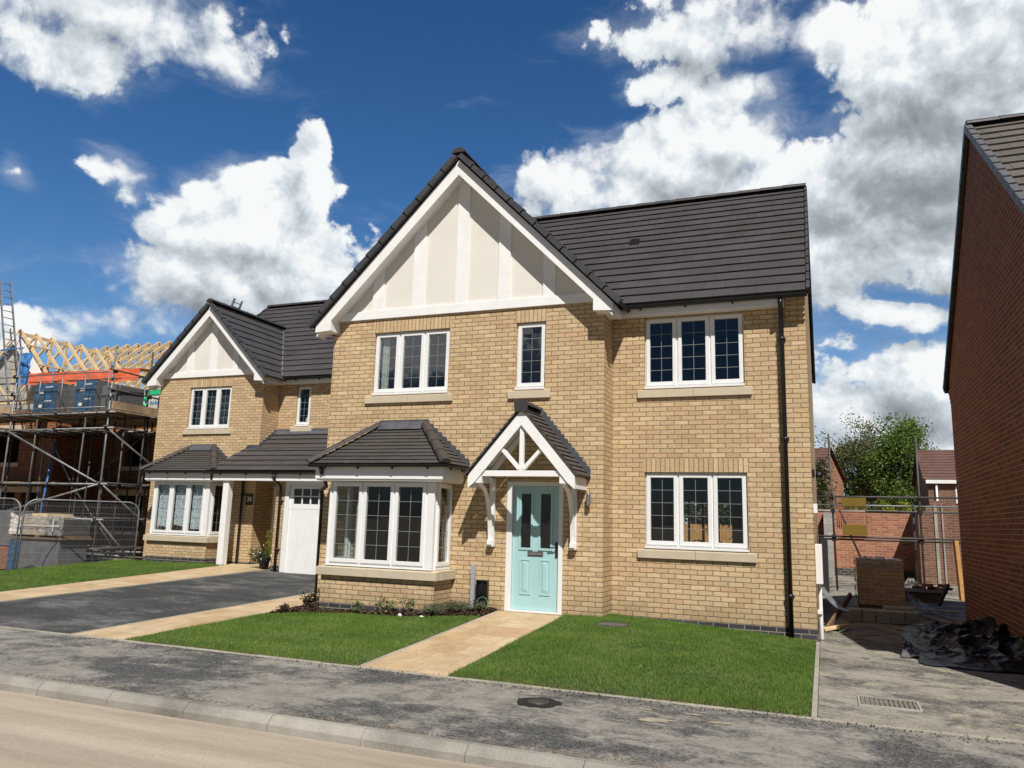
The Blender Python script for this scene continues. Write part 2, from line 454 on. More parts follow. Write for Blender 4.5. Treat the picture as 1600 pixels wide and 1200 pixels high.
class MB:
    def __init__(s, mat=None):
        s.v, s.f, s.mi, s.uv, s.mats, s.sm = [], [], [], [], [], []
        s.cur = 0
        if mat:
            s.use(mat)
    def use(s, mat):
        m = MAT[mat] if isinstance(mat, str) else mat
        if m not in s.mats:
            s.mats.append(m)
        s.cur = s.mats.index(m)
        return s
    def face(s, pts, uv=None, smooth=False):
        i = len(s.v)
        s.v += [v3(p) for p in pts]
        s.f.append(list(range(i, i + len(pts))))
        s.mi.append(s.cur)
        s.uv.append(uv)
        s.sm.append(smooth)
    def hexa(s, c):
        """8 corners: bottom ring 0-3 (ccw from above), top ring 4-7"""
        i = len(s.v)
        s.v += [v3(p) for p in c]
        for q in ((3, 2, 1, 0), (4, 5, 6, 7), (0, 1, 5, 4), (1, 2, 6, 5), (2, 3, 7, 6), (3, 0, 4, 7)):
            s.f.append([i + k for k in q])
            s.mi.append(s.cur)
            s.uv.append(None)
            s.sm.append(False)
    def box(s, x0, x1, y0, y1, z0, z1, fr=None):
        if fr is None:
            s.hexa([(x0, y0, z0), (x1, y0, z0), (x1, y1, z0), (x0, y1, z0), (x0, y0, z1), (x1, y0, z1), (x1, y1, z1), (x0, y1, z1)])
        else:   # (u0,u1,d0,d1,z0,z1); d grows outwards
            P = fr.P
            s.hexa([P(x0, y1, z0), P(x1, y1, z0), P(x1, y0, z0), P(x0, y0, z0), P(x0, y1, z1), P(x1, y1, z1), P(x1, y0, z1), P(x0, y0, z1)])
    def beam(s, a, b, w, h, up=(0, 0, 1)):
        a, b = v3(a), v3(b)
        d = (b - a).normalized()
        upv = v3(up)
        sx = d.cross(upv)
        if sx.length < 1e-4:
            sx = d.cross(Vector((0, 1, 0)))
        sx.normalize()
        uz = sx.cross(d)
        x, z = sx * (w / 2), uz * (h / 2)
        s.hexa([a - x - z, a + x - z, b + x - z, b - x - z, a - x + z, a + x + z, b + x + z, b - x + z])
    def prism(s, poly, a, b, axis='y', fr=None):
        """extrude a 2D (u,z) polygon between d=a and d=b in frame fr (or world y)"""
        fr = fr or Fr((0, 0, 0), (1, 0, 0), (0, -1, 0))
        n = len(poly)
        A = [fr.P(u, a, z) for u, z in poly]
        B = [fr.P(u, b, z) for u, z in poly]
        s.face(B)
        s.face(A[::-1])
        for i in range(n):
            j = (i + 1) % n
            s.face([A[i], A[j], B[j], B[i]])
    def tube(s, pts, r, seg=8, caps=True, smooth=True):
        pts = [v3(p) for p in pts]
        rs = r if isinstance(r, (list, tuple)) else [r] * len(pts)
        base = len(s.v)
        ref = None
        for k, p in enumerate(pts):
            d = (pts[min(k + 1, len(pts) - 1)] - pts[max(k - 1, 0)]).normalized()
            if ref is None:
                ref = d.orthogonal().normalized()
            a = (ref - d * ref.dot(d)).normalized()
            ref = a
            b = d.cross(a)
            for i in range(seg):
                t = 2 * math.pi * i / seg
                s.v.append(p + (a * math.cos(t) + b * math.sin(t)) * rs[k])
        for k in range(len(pts) - 1):
            for i in range(seg):
                j = (i + 1) % seg
                s.f.append([base + k * seg + i, base + k * seg + j, base + (k + 1) * seg + j, base + (k + 1) * seg + i])
                s.mi.append(s.cur); s.uv.append(None); s.sm.append(smooth)
        if caps:
            for k, rev in ((0, True), (len(pts) - 1, False)):
                q = [base + k * seg + i for i in range(seg)]
                s.f.append(q[::-1] if rev else q)
                s.mi.append(s.cur); s.uv.append(None); s.sm.append(False)
    def lathe(s, c, prof, seg=24, smooth=True):
        c = v3(c)
        base = len(s.v)
        for r, z in prof:
            for i in range(seg):
                t = 2 * math.pi * i / seg
                s.v.append(c + Vector((r * math.cos(t), r * math.sin(t), z)))
        for k in range(len(prof) - 1):
            for i in range(seg):
                j = (i + 1) % seg
                s.f.append([base + k * seg + i, base + k * seg + j, base + (k + 1) * seg + j, base + (k + 1) * seg + i])
                s.mi.append(s.cur); s.uv.append(None); s.sm.append(smooth)
    def build(s, name, parent=None, loc=None, bevel=0.0):
        root = parent
        while root is not None and root.parent is not None:
            root = root.parent
        off = Vector(root.location) if root is not None else (v3(loc) if loc is not None else Vector((0, 0, 0)))
        me = bpy.data.meshes.new(name)
        me.from_pydata([tuple(p - off) for p in s.v], [], s.f)
        for m in s.mats:
            me.materials.append(m)
        me.polygons.foreach_set('material_index', s.mi)
        me.polygons.foreach_set('use_smooth', s.sm)
        uvl = me.uv_layers.new(name='UVMap')
        data = np.zeros((len(me.loops), 2), dtype=np.float32)
        li = 0
        for fi, f in enumerate(s.f):
            if s.uv[fi] is not None:
                for q in s.uv[fi]:
                    data[li] = q
                    li += 1
                continue
            P = [s.v[i] for i in f]
            n = Vector((0, 0, 0))
            for k in range(1, len(P) - 1):
                n += (P[k] - P[0]).cross(P[k + 1] - P[0])
            if n.length > 1e-12:
                n.normalize()
            if abs(n.z) > .85:
                t, b = Vector((1, 0, 0)), Vector((0, 1, 0))
            else:
                t = Vector((-n.y, n.x, 0)).normalized()
                b = n.cross(t)
            for p in P:
                data[li] = (p.dot(t), p.dot(b))
                li += 1
        uvl.data.foreach_set('uv', data.ravel())
        me.update()
        o = bpy.data.objects.new(name, me)
        col.objects.link(o)
        if parent is not None:
            o.parent = parent
        else:
            o.location = off
        if bevel:
            bm = o.modifiers.new('bevel', 'BEVEL')
            bm.width = bevel
            bm.segments = 2
            bm.limit_method = 'ANGLE'
        return o

def tag(o, label=None, cat=None, group=None, kind=None):
    if label: o['label'] = label
    if cat: o['category'] = cat
    if group: o['group'] = group
    if kind: o['kind'] = kind
    return o

def thing(name, loc, label, cat, group=None):
    o = bpy.data.objects.new(name, None)
    col.objects.link(o)
    o.empty_display_size = .2
    o.location = loc
    return tag(o, label, cat, group)

def dup(root, loc, rot=None, scale=None, label=None):
    c = root.copy()
    col.objects.link(c)
    c.location = loc
    if rot is not None: c.rotation_euler = (0, 0, rot)
    if scale is not None: c.scale = (scale,) * 3 if isinstance(scale, (int, float)) else scale
    if label: c['label'] = label
    for ch in list(root.children):
        d = ch.copy()
        col.objects.link(d)
        d.parent = c
        for gch in list(ch.children):
            e = gch.copy()
            col.objects.link(e)
            e.parent = d
    return c

def npmesh(name, verts, nper, mat, parent=None, loc=None):
    """many separate n-gons (nper corners each) as one mesh"""
    n = len(verts) // nper
    me = bpy.data.meshes.new(name)
    me.vertices.add(len(verts))
    root = parent
    off = np.array(root.location if root is not None else (loc if loc is not None else (0, 0, 0)))
    me.vertices.foreach_set('co', (verts - off).astype(np.float32).ravel())
    me.loops.add(len(verts))
    me.loops.foreach_set('vertex_index', np.arange(len(verts), dtype=np.int32))
    me.polygons.add(n)
    me.polygons.foreach_set('loop_start', np.arange(0, len(verts), nper, dtype=np.int32))
    me.materials.append(MAT[mat] if isinstance(mat, str) else mat)
    me.update(calc_edges=True)
    o = bpy.data.objects.new(name, me)
    col.objects.link(o)
    if parent is not None: o.parent = parent
    elif loc is not None: o.location = loc
    return o

# ------------------------------------------------------------------ ground heights
YE = -4.6
HX = [(-60, 4, -.35), (-17.9, 4, -.35), (-17.5, 3.6, .08), (-13.9, 3.6, .1), (-13.0, 4.0, .06), (-12.8, 3.8, .0), (-9.4, 3.8, .0),
      (-9.1, 1.2, -.08), (-8.24, -.5, -.14), (-7.7, -1.1, -.15), (-5.6, -1.1, -.045), (-4.75, -.5, .0), (-3.0, -.3, 0), (0, 0, -.17), (.3, 0, -.2), (60, 0, -.2)]
def gz(x, y):
    if y <= YE:
        return -.235 - .012 * min((YE - y), 2.2)
    for (xa, ya, za), (xb, yb, zb) in zip(HX, HX[1:]):
        if xa <= x <= xb:
            t = (x - xa) / (xb - xa)
            yh, zh = ya + (yb - ya) * t, za + (zb - za) * t
            break
    else:
        yh, zh = 0, -.2
    mound = 0.0
    if -3.645 < x < -.03 and YE < y < -.02:
        mound = .075 * (math.sin(math.pi * (x + 3.645) / 3.615) * math.sin(math.pi * (y - YE) / (-.02 - YE))) ** .8
    k = (y - YE) / (yh - YE)
    z = -.235 + (zh + .235) * max(0, min(k, 1))
    if k > 1 and x > .2:
        z += min((y - yh) * .012, .3)
    return z + mound

def patch(name, mat, xs, ys, dz, label=None, kind='structure', skirt=.06):
    """ground sheet on the terrain; xs/ys breakpoints"""
    mb = MB(mat)
    for i in range(len(xs) - 1):
        for j in range(len(ys) - 1):
            q = [(xs[i], ys[j]), (xs[i + 1], ys[j]), (xs[i + 1], ys[j + 1]), (xs[i], ys[j + 1])]
            mb.face([(a, b, gz(a, b) + dz) for a, b in q])
    for j in range(len(ys) - 1):
        for x, sgn in ((xs[0], 1), (xs[-1], -1)):
            a, b = (x, ys[j]), (x, ys[j + 1])
            if sgn < 0: a, b = b, a
            mb.face([(*b, gz(*b) + dz - skirt), (*a, gz(*a) + dz - skirt), (*a, gz(*a) + dz), (*b, gz(*b) + dz)])
    for i in range(len(xs) - 1):
        for y, sgn in ((ys[0], -1), (ys[-1], 1)):
            a, b = (xs[i], y), (xs[i + 1], y)
            if sgn > 0: a, b = b, a
            mb.face([(*a, gz(*a) + dz - skirt), (*b, gz(*b) + dz - skirt), (*b, gz(*b) + dz), (*a, gz(*a) + dz)])
    o = mb.build(name)
    return tag(o, label, None, None, kind)

def lin(a, b, n):
    return [a + (b - a) * i / n for i in range(n + 1)]

# ------------------------------------------------------------------ building helpers
def clip(poly, c, keep_ge):
    out = []
    for i in range(len(poly)):
        a, b = poly[i], poly[(i + 1) % len(poly)]
        ia = (a[1] >= c - 1e-9) if keep_ge else (a[1] <= c + 1e-9)
        ib = (b[1] >= c - 1e-9) if keep_ge else (b[1] <= c + 1e-9)
        if ia: out.append(a)
        if ia != ib:
            t = (c - a[1]) / (b[1] - a[1])
            out.append((a[0] + (b[0] - a[0]) * t, c))
    return out

trs = random.Random(99)
def tiled(mb, poly, gauge=.33, thick=.028, base=.012):
    """a roof slope laid in overlapping courses; poly = convex coplanar outline"""
    P = [v3(p) for p in poly]
    n = Vector((0, 0, 0))
    for k in range(1, len(P) - 1):
        n += (P[k] - P[0]).cross(P[k + 1] - P[0])
    n.normalize()
    if n.z < 0: n = -n
    t = Vector((-n.y, n.x, 0)).normalized()
    b = n.cross(t)
    o = P[0]
    q = [((p - o).dot(t), (p - o).dot(b)) for p in P]
    v0 = min(c[1] for c in q)
    v1 = max(c[1] for c in q)
    k = 0
    while v0 + k * gauge < v1 - 1e-4:
        a, c = v0 + k * gauge, min(v0 + (k + 1) * gauge, v1)
        band = clip(clip(q, a, True), c, False)
        bw = .33 if gauge > .2 else .165
        sw_ = lambda P_: [(p[1], p[0]) for p in P_]
        if len(band) >= 3:
            ulo, uhi = min(p[0] for p in band), max(p[0] for p in band)
            j0 = math.floor(ulo / bw + .5 * (k % 2))
            j = j0
            while (j - .5 * (k % 2)) * bw < uhi:
                ua, ub = (j - .5 * (k % 2)) * bw, (j + 1 - .5 * (k % 2)) * bw
                j += 1
                pc = sw_(clip(clip(sw_(band), ua, True), ub, False))
                if len(pc) < 3:
                    continue
                jit, tw = trs.uniform(-.0016, .0016), trs.uniform(-.004, .004)
                sl = trs.uniform(-.0025, .0025) * (gauge / .33)
                def L(p):
                    h = base + thick * (1 - (p[1] - a) / gauge) + jit + tw * (p[0] - ua)
                    vv = p[1] + (sl if abs(p[1] - a) < 1e-6 and k > 0 else 0)
                    return o + t * p[0] + b * vv + n * h
                mb.face([L(p) for p in pc], [(p[0], p[1] - v0) for p in pc])
                for i in range(len(pc)):
                    p, r = pc[i], pc[(i + 1) % len(pc)]
                    if abs(p[1] - a) < 1e-6 and abs(r[1] - a) < 1e-6:
                        lo = -.02 if k == 0 else base - .004
                        mb.face([o + t * p[0] + b * p[1] + n * lo, o + t * r[0] + b * r[1] + n * lo, L(r), L(p)], [(p[0], p[1] - v0 + .01)] * 4)
                    elif abs(p[1] - r[1]) > 1e-6:   # side edge
                        lo = -.015 if (p[0] < ulo + 1e-6 or p[0] > uhi - 1e-6) else base - .004
                        mb.face([o + t * p[0] + b * p[1] + n * lo, o + t * r[0] + b * r[1] + n * lo, L(r), L(p)], [(p[0], p[1] - v0)] * 4)
        k += 1

def ridge_row(mb, a, b, r=.11, seg_len=.45, drop=.55, step=.012):
    mb = mb.new() if isinstance(mb, Runs) else mb
    """half round ridge or hip tiles end to end, each a touch higher at its lower end"""
    a, b = v3(a), v3(b)
    d = b - a
    n = max(1, round(d.length / seg_len))
    dn = d.normalized()
    side = dn.cross(Vector((0, 0, 1))).normalized()
    up = side.cross(dn)
    for k in range(n):
        p, q = a + d * (k / n), a + d * ((k + 1) / n) + dn * .02
        rings = []
        for pt, rad in ((p, r + step), (q, r)):
            rings.append([pt + side * (rad * math.cos(math.pi * i / 8)) + up * (rad * math.sin(math.pi * i / 8) * drop) for i in range(9)])
        for i in range(8):
            mb.face([rings[0][i], rings[1][i], rings[1][i + 1], rings[0][i + 1]], smooth=True)
        mb.face(rings[0])
        mb.face(rings[1][::-1])

def verge_row(mb, a, b, w=.1, h=.085, seg=.33):
    mb = mb.new() if isinstance(mb, Runs) else mb
    a, b = v3(a), v3(b)
    d = b - a
    n = max(1, round(d.length / seg))
    dn = d.normalized()
    side = Vector((0, 1, 0)) if abs(dn.y) < .3 else Vector((1, 0, 0))
    up = side.cross(dn)
    if up.z < 0: up = -up
    for k in range(n):
        p, q = a + d * (k / n), a + d * ((k + 1) / n) + dn * .025
        lo = up * (-h / 2)
        pa, qa = up * (h / 2 + .022), up * (h / 2)
        s = side * (w / 2)
        mb.hexa([p - s + lo, p + s + lo, q + s + lo, q - s + lo, p - s + pa, p + s + pa, q + s + qa, q - s + qa])

def wall(mb, fr, u0, u1, z0, z1, ops=(), reveal=.1):
    """wall sheet with openings and their reveals"""
    us = sorted({u0, u1, *[v for o in ops for v in o[:2]]})
    zs = sorted({z0, z1, *[v for o in ops for v in o[2:4]]})
    us = [u for u in us if u0 <= u <= u1]
    zs = [z for z in zs if z0 <= z <= z1]
    P = fr.P
    for i in range(len(us) - 1):
        for j in range(len(zs) - 1):
            cu, cz = (us[i] + us[i + 1]) / 2, (zs[j] + zs[j + 1]) / 2
            if any(o[0] < cu < o[1] and o[2] < cz < o[3] for o in ops):
                continue
            mb.face([P(us[i], 0, zs[j]), P(us[i + 1], 0, zs[j]), P(us[i + 1], 0, zs[j + 1]), P(us[i], 0, zs[j + 1])])
    for a, b, c, d in [o[:4] for o in ops]:
        r = -reveal
        mb.face([P(a, 0, c), P(a, 0, d), P(a, r, d), P(a, r, c)])
        mb.face([P(b, 0, d), P(b, 0, c), P(b, r, c), P(b, r, d)])
        mb.face([P(a, 0, d), P(b, 0, d), P(b, r, d), P(a, r, d)])
        mb.face([P(b, 0, c), P(a, 0, c), P(a, r, c), P(b, r, c)])

def room(mb, fr, u0, u1, z0, z1, near, far):
    P = fr.P
    mb.use('interior')
    c = lambda u, d, z: P(u, -d, z)
    mb.face([c(u0, far, z0), c(u1, far, z0), c(u1, far, z1), c(u0, far, z1)])
    mb.face([c(u0, near, z0), c(u0, far, z0), c(u0, far, z1), c(u0, near, z1)])
    mb.face([c(u1, near, z0), c(u1, far, z0), c(u1, far, z1), c(u1, near, z1)])
    mb.face([c(u0, near, z1), c(u1, near, z1), c(u1, far, z1), c(u0, far, z1)])
    mb.use('floorint')
    mb.face([c(u0, near, z0), c(u1, near, z0), c(u1, far, z0), c(u0, far, z0)])

def window(parent, fr, u0, u1, z0, z1, n=3, rec=.055, label=None, cols=2, rows=5, cill=True, posts=(0, 0), lead='leadline'):
    """casement window: frame > sash, pane"""
    f = .042
    mb = MB('upvc')
    a, b = -rec - .07, -rec
    if cill:
        mb.box(u0 + .002, u1 - .002, a, .018, z0 + .002, z0 + .036, fr)
    zb = z0 + (.038 if cill else .002)
    ui, uj = u0 + posts[0], u1 - posts[1]
    mb.box(u0 + .002, ui + f, a, b, zb, z1 - .002, fr)
    mb.box(uj - f, u1 - .002, a, b, zb, z1 - .002, fr)
    mb.box(ui + f + .0005, uj - f - .0005, a, b, z1 - f, z1 - .002, fr)
    mb.box(ui + f + .0005, uj - f - .0005, a, b, zb, zb + f, fr)
    cw = (uj - ui) / n
    for k in range(1, n):
        c = ui + cw * k
        mb.box(c - .02, c + .02, a, b, zb + f + .0005, z1 - f - .0005, fr)
    if posts[0]:
        mb.box(u0 + .001, ui - .015, b + .0005, b + .016, zb, z1 - .002, fr)
    if posts[1]:
        mb.box(uj + .015, u1 - .001, b + .0005, b + .016, zb, z1 - .002, fr)
    w = mb.build('window', parent, bevel=.005)
    if label: w['label'] = label
    sw = .062
    for k in range(n):
        c0 = ui + cw * k + (f * .55 if k == 0 else .012)
        c1 = ui + cw * (k + 1) - (f * .55 if k == n - 1 else .012)
        s0, s1 = zb + f * .55, z1 - f * .55
        sb = MB('upvc')
        da, dbb = b + .001, b + .02
        sb.box(c0, c0 + sw, da - .05, dbb, s0, s1, fr)
        sb.box(c1 - sw, c1, da - .05, dbb, s0, s1, fr)
        sb.box(c0 + sw + .0005, c1 - sw - .0005, da - .05, dbb, s1 - sw, s1, fr)
        sb.box(c0 + sw + .0005, c1 - sw - .0005, da - .05, dbb, s0, s0 + sw, fr)
        sb.build('sash', w, bevel=.006)
        pb = MB('glass')
        x0, x1, y0, y1 = c0 + sw - .004, c1 - sw + .004, s0 + sw - .004, s1 - sw + .004
        dp = b - .012
        pb.face([fr.P(x0, dp, y0), fr.P(x1, dp, y0), fr.P(x1, dp, y1), fr.P(x0, dp, y1)])
        pb.use(lead)
        t = .003
        for i in range(1, cols):
            c = x0 + (x1 - x0) * i / cols
            pb.box(c - t, c + t, dp + .001, dp + .004, y0, y1, fr)
        for j in range(1, rows):
            c = y0 + (y1 - y0) * j / rows
            pb.box(x0, x1, dp + .0015, dp + .005, c - t, c + t, fr)
        pb.build('pane', w)
    return w

def sill(parent, fr, u0, u1, z, ext=.11, h=.148, split=True, out=.045, label=None):
    mb = MB('stone')
    xs = [u0 - ext, (u0 + u1) / 2, u1 + ext] if split else [u0 - ext, u1 + ext]
    for a, b in zip(xs, xs[1:]):
        g_ = .002
        P = fr.P
        mb.hexa([P(a + g_, out, z - h), P(b - g_, out, z - h), P(b - g_, -.05, z - h), P(a + g_, -.05, z - h),
                 P(a + g_, out, z - .022), P(b - g_, out, z - .022), P(b - g_, -.05, z - .002), P(a + g_, -.05, z - .002)])
    return mb.build('window_sill', parent, bevel=.006)

def lintel(parent, fr, u0, u1, z, h=.218):
    mb = MB('buff_soldier')
    mb.box(u0, u1, .0006, .0032, z + .0005, z + h, fr)
    return mb.build('lintel', parent)

def gutter(mb, a, b, r=.056, drop=0.0, seg=8, brackets=.9):
    """half round gutter from a to b (along the wall), open upwards, with clips"""
    a, b = v3(a), v3(b)
    d = (b - a).normalized()
    side = d.cross(Vector((0, 0, 1))).normalized()
    prof = [(r * math.cos(math.pi + math.pi * i / seg), r * math.sin(math.pi + math.pi * i / seg)) for i in range(seg + 1)]
    for (p, q) in ((a, b),):
        for i in range(seg):
            (c0, s0), (c1, s1) = prof[i], prof[i + 1]
            for k in (1.0, .93):
                mb.face([p + side * c0 * k + Vector((0, 0, s0 * k)), q + side * c0 * k + Vector((0, 0, s0 * k)), q + side * c1 * k + Vector((0, 0, s1 * k)), p + side * c1 * k + Vector((0, 0, s1 * k))], smooth=True)
        for e in (p, q):
            mb.face([e + side * c + Vector((0, 0, s)) for c, s in prof])
    L = (b - a).length
    n = int(L / brackets) + 1
    for k in range(n):
        c = a + d * (L * (k + .5) / n)
        for i in range(seg):
            (c0, s0), (c1, s1) = prof[i], prof[i + 1]
            w = d * .014
            mb.hexa([c - w + side * c0 * 1.12 + Vector((0, 0, s0 * 1.12)), c + w + side * c0 * 1.12 + Vector((0, 0, s0 * 1.12)), c + w + side * c1 * 1.12 + Vector((0, 0, s1 * 1.12)), c - w + side * c1 * 1.12 + Vector((0, 0, s1 * 1.12)),
                     c - w + side * c0 + Vector((0, 0, s0)), c + w + side * c0 + Vector((0, 0, s0)), c + w + side * c1 + Vector((0, 0, s1)), c - w + side * c1 + Vector((0, 0, s1))])
        mb.box(c.x - .015, c.x + .015, c.y - .015, c.y + .015, c.z - r - .03, c.z - r + .002)

def downpipe(parent, pts, clips, wallside, r=.034):
    mb = MB('black')
    mb.tube(pts, r, 12)
    for z, x, y in clips:
        mb.tube([(x, y, z - .03), (x, y, z + .03)], r * 1.22, 12)
        mb.box(x - .055, x + .055, y + .0, y + wallside, z - .016, z + .016)
    return mb.build('downpipe', parent)

def gable_front(parent, xm, y, hw, zb, ho, hi, offs, over=.3):
    """rendered, timber-boarded gable with bargeboards on a wall at world y (facing -y)"""
    fr = Fr((0, y, 0), (1, 0, 0), (0, -1, 0))
    zo = zb - .13                    # outer corner of the bargeboard foot
    za = zo + ho * 1.01              # apex of the board
    zf = zb - .235                   # bottom of the foot
    zin = lambda dx: za - .275 - dx * 1.0
    mb = MB('render')
    mb.prism([(xm - hw, zb - .005), (xm + hw, zb - .005), (xm + hw, zb + .2), (xm, za - .03), (xm - hw, zb + .2)], -.1, .005, fr=fr)
    mb.build('gable_panel', parent)
    mb = MB('paint')
    mb.box(xm - hw - .002, xm + hw + .002, .0055, .04, zb - .012, zb + .148, fr)
    mb.build('horizontal_board', parent, bevel=.004)
    for o, w in offs:
        mb = MB('paint')
        t0, t1 = zin(abs(o - w / 2)) + .12, zin(abs(o + w / 2)) + .12
        if o == 0:
            mb.prism([(xm - w / 2, zb + .149), (xm + w / 2, zb + .149), (xm + w / 2, t1), (xm, za - .16), (xm - w / 2, t0)], .0055, .034, fr=fr)
        else:
            mb.prism([(xm + o - w / 2, zb + .149), (xm + o + w / 2, zb + .149), (xm + o + w / 2, t1), (xm + o - w / 2, t0)], .0055, .034, fr=fr)
        mb.build('vertical_board', parent, bevel=.004)
    for sgn in (-1, 1):
        mb = MB('paint')
        poly = [(xm, za), (xm, za - .275), (xm + sgn * hi, zin(hi)), (xm + sgn * hi, zf), (xm + sgn * ho, zf - .02), (xm + sgn * ho, zo)]
        if sgn < 0: poly = poly[::-1]
        mb.prism(poly, over - .022, over, fr=fr)
        mb.build('bargeboard', parent, bevel=.003)
        # boxed soffit behind the board
        mb = MB('paint')
        s0, s1 = (0, ho - .01)
        a = [(xm + sgn * s0, za - .2), (xm + sgn * s1, za - .2 - s1 * 1.005), (xm + sgn * s1, za - .23 - s1 * 1.005), (xm + sgn * s0, za - .23)]
        if sgn > 0: a = a[::-1]
        mb.prism(a, .006, over - .023, fr=fr)
        b = [(xm + sgn * (hi + .004), zf + .004), (xm + sgn * (ho - .004), zf - .014), (xm + sgn * (ho - .004), zo - .02), (xm + sgn * (hi + .004), zo + .2)]
        if sgn < 0: b = b[::-1]
        mb.prism(b, .002, over - .0235, fr=fr)
        mb.build('soffit', parent)
    return za

def gable_roof(parent, mbt, mbr, mbv, xm, yf, yb, za, ho, over=.3, tile_off=.09, ext=.1, ybl=None):
    """two slopes running back from the gable; appends to tile/ridge/verge builders"""
    zt = za + tile_off
    e = ho + ext
    ze = zt - e * 1.01
    y0 = yf - over - .03
    for s in (-1, 1):
        yb2 = yb if s > 0 or ybl is None else ybl
        tiled(mbt, [(xm + s * e, y0, ze), (xm + s * e, yb2, ze), (xm, yb, zt), (xm, y0, zt)])
        verge_row(mbv, (xm + s * (e + .02), y0 - .012, ze - .01), (xm + s * .06, y0 - .012, zt - .05))
    ridge_row(mbr, (xm, y0 - .03, zt + .035), (xm, yb, zt + .035), r=.12, drop=.7)

def stepped(mb, fr, pts, h=.075, d=(.004, .009)):
    """lead stepped flashing: zigzag strip on a wall above a sloping line from pts[0] (low) to pts[1] (high)"""
    (ua, za), (ub, zb) = pts
    n = max(1, round((zb - za) / h))
    for k in range(n):
        u0, z0 = ua + (ub - ua) * k / n, za + (zb - za) * k / n
        u1, z1 = ua + (ub - ua) * (k + 1) / n, za + (zb - za) * (k + 1) / n
        poly = [(u0, z0 - .03), (u1, z1 - .03), (u1, z1 + .085), (u0 + (u1 - u0) * .05, z1 + .08), (u0 - (u1 - u0) * .25, z0 + .075)]
        if ub < ua: poly = poly[::-1]
        mb.prism(poly, d[0] + .0007 * (k % 2), d[1] + .0007 * (k % 2), fr=fr)

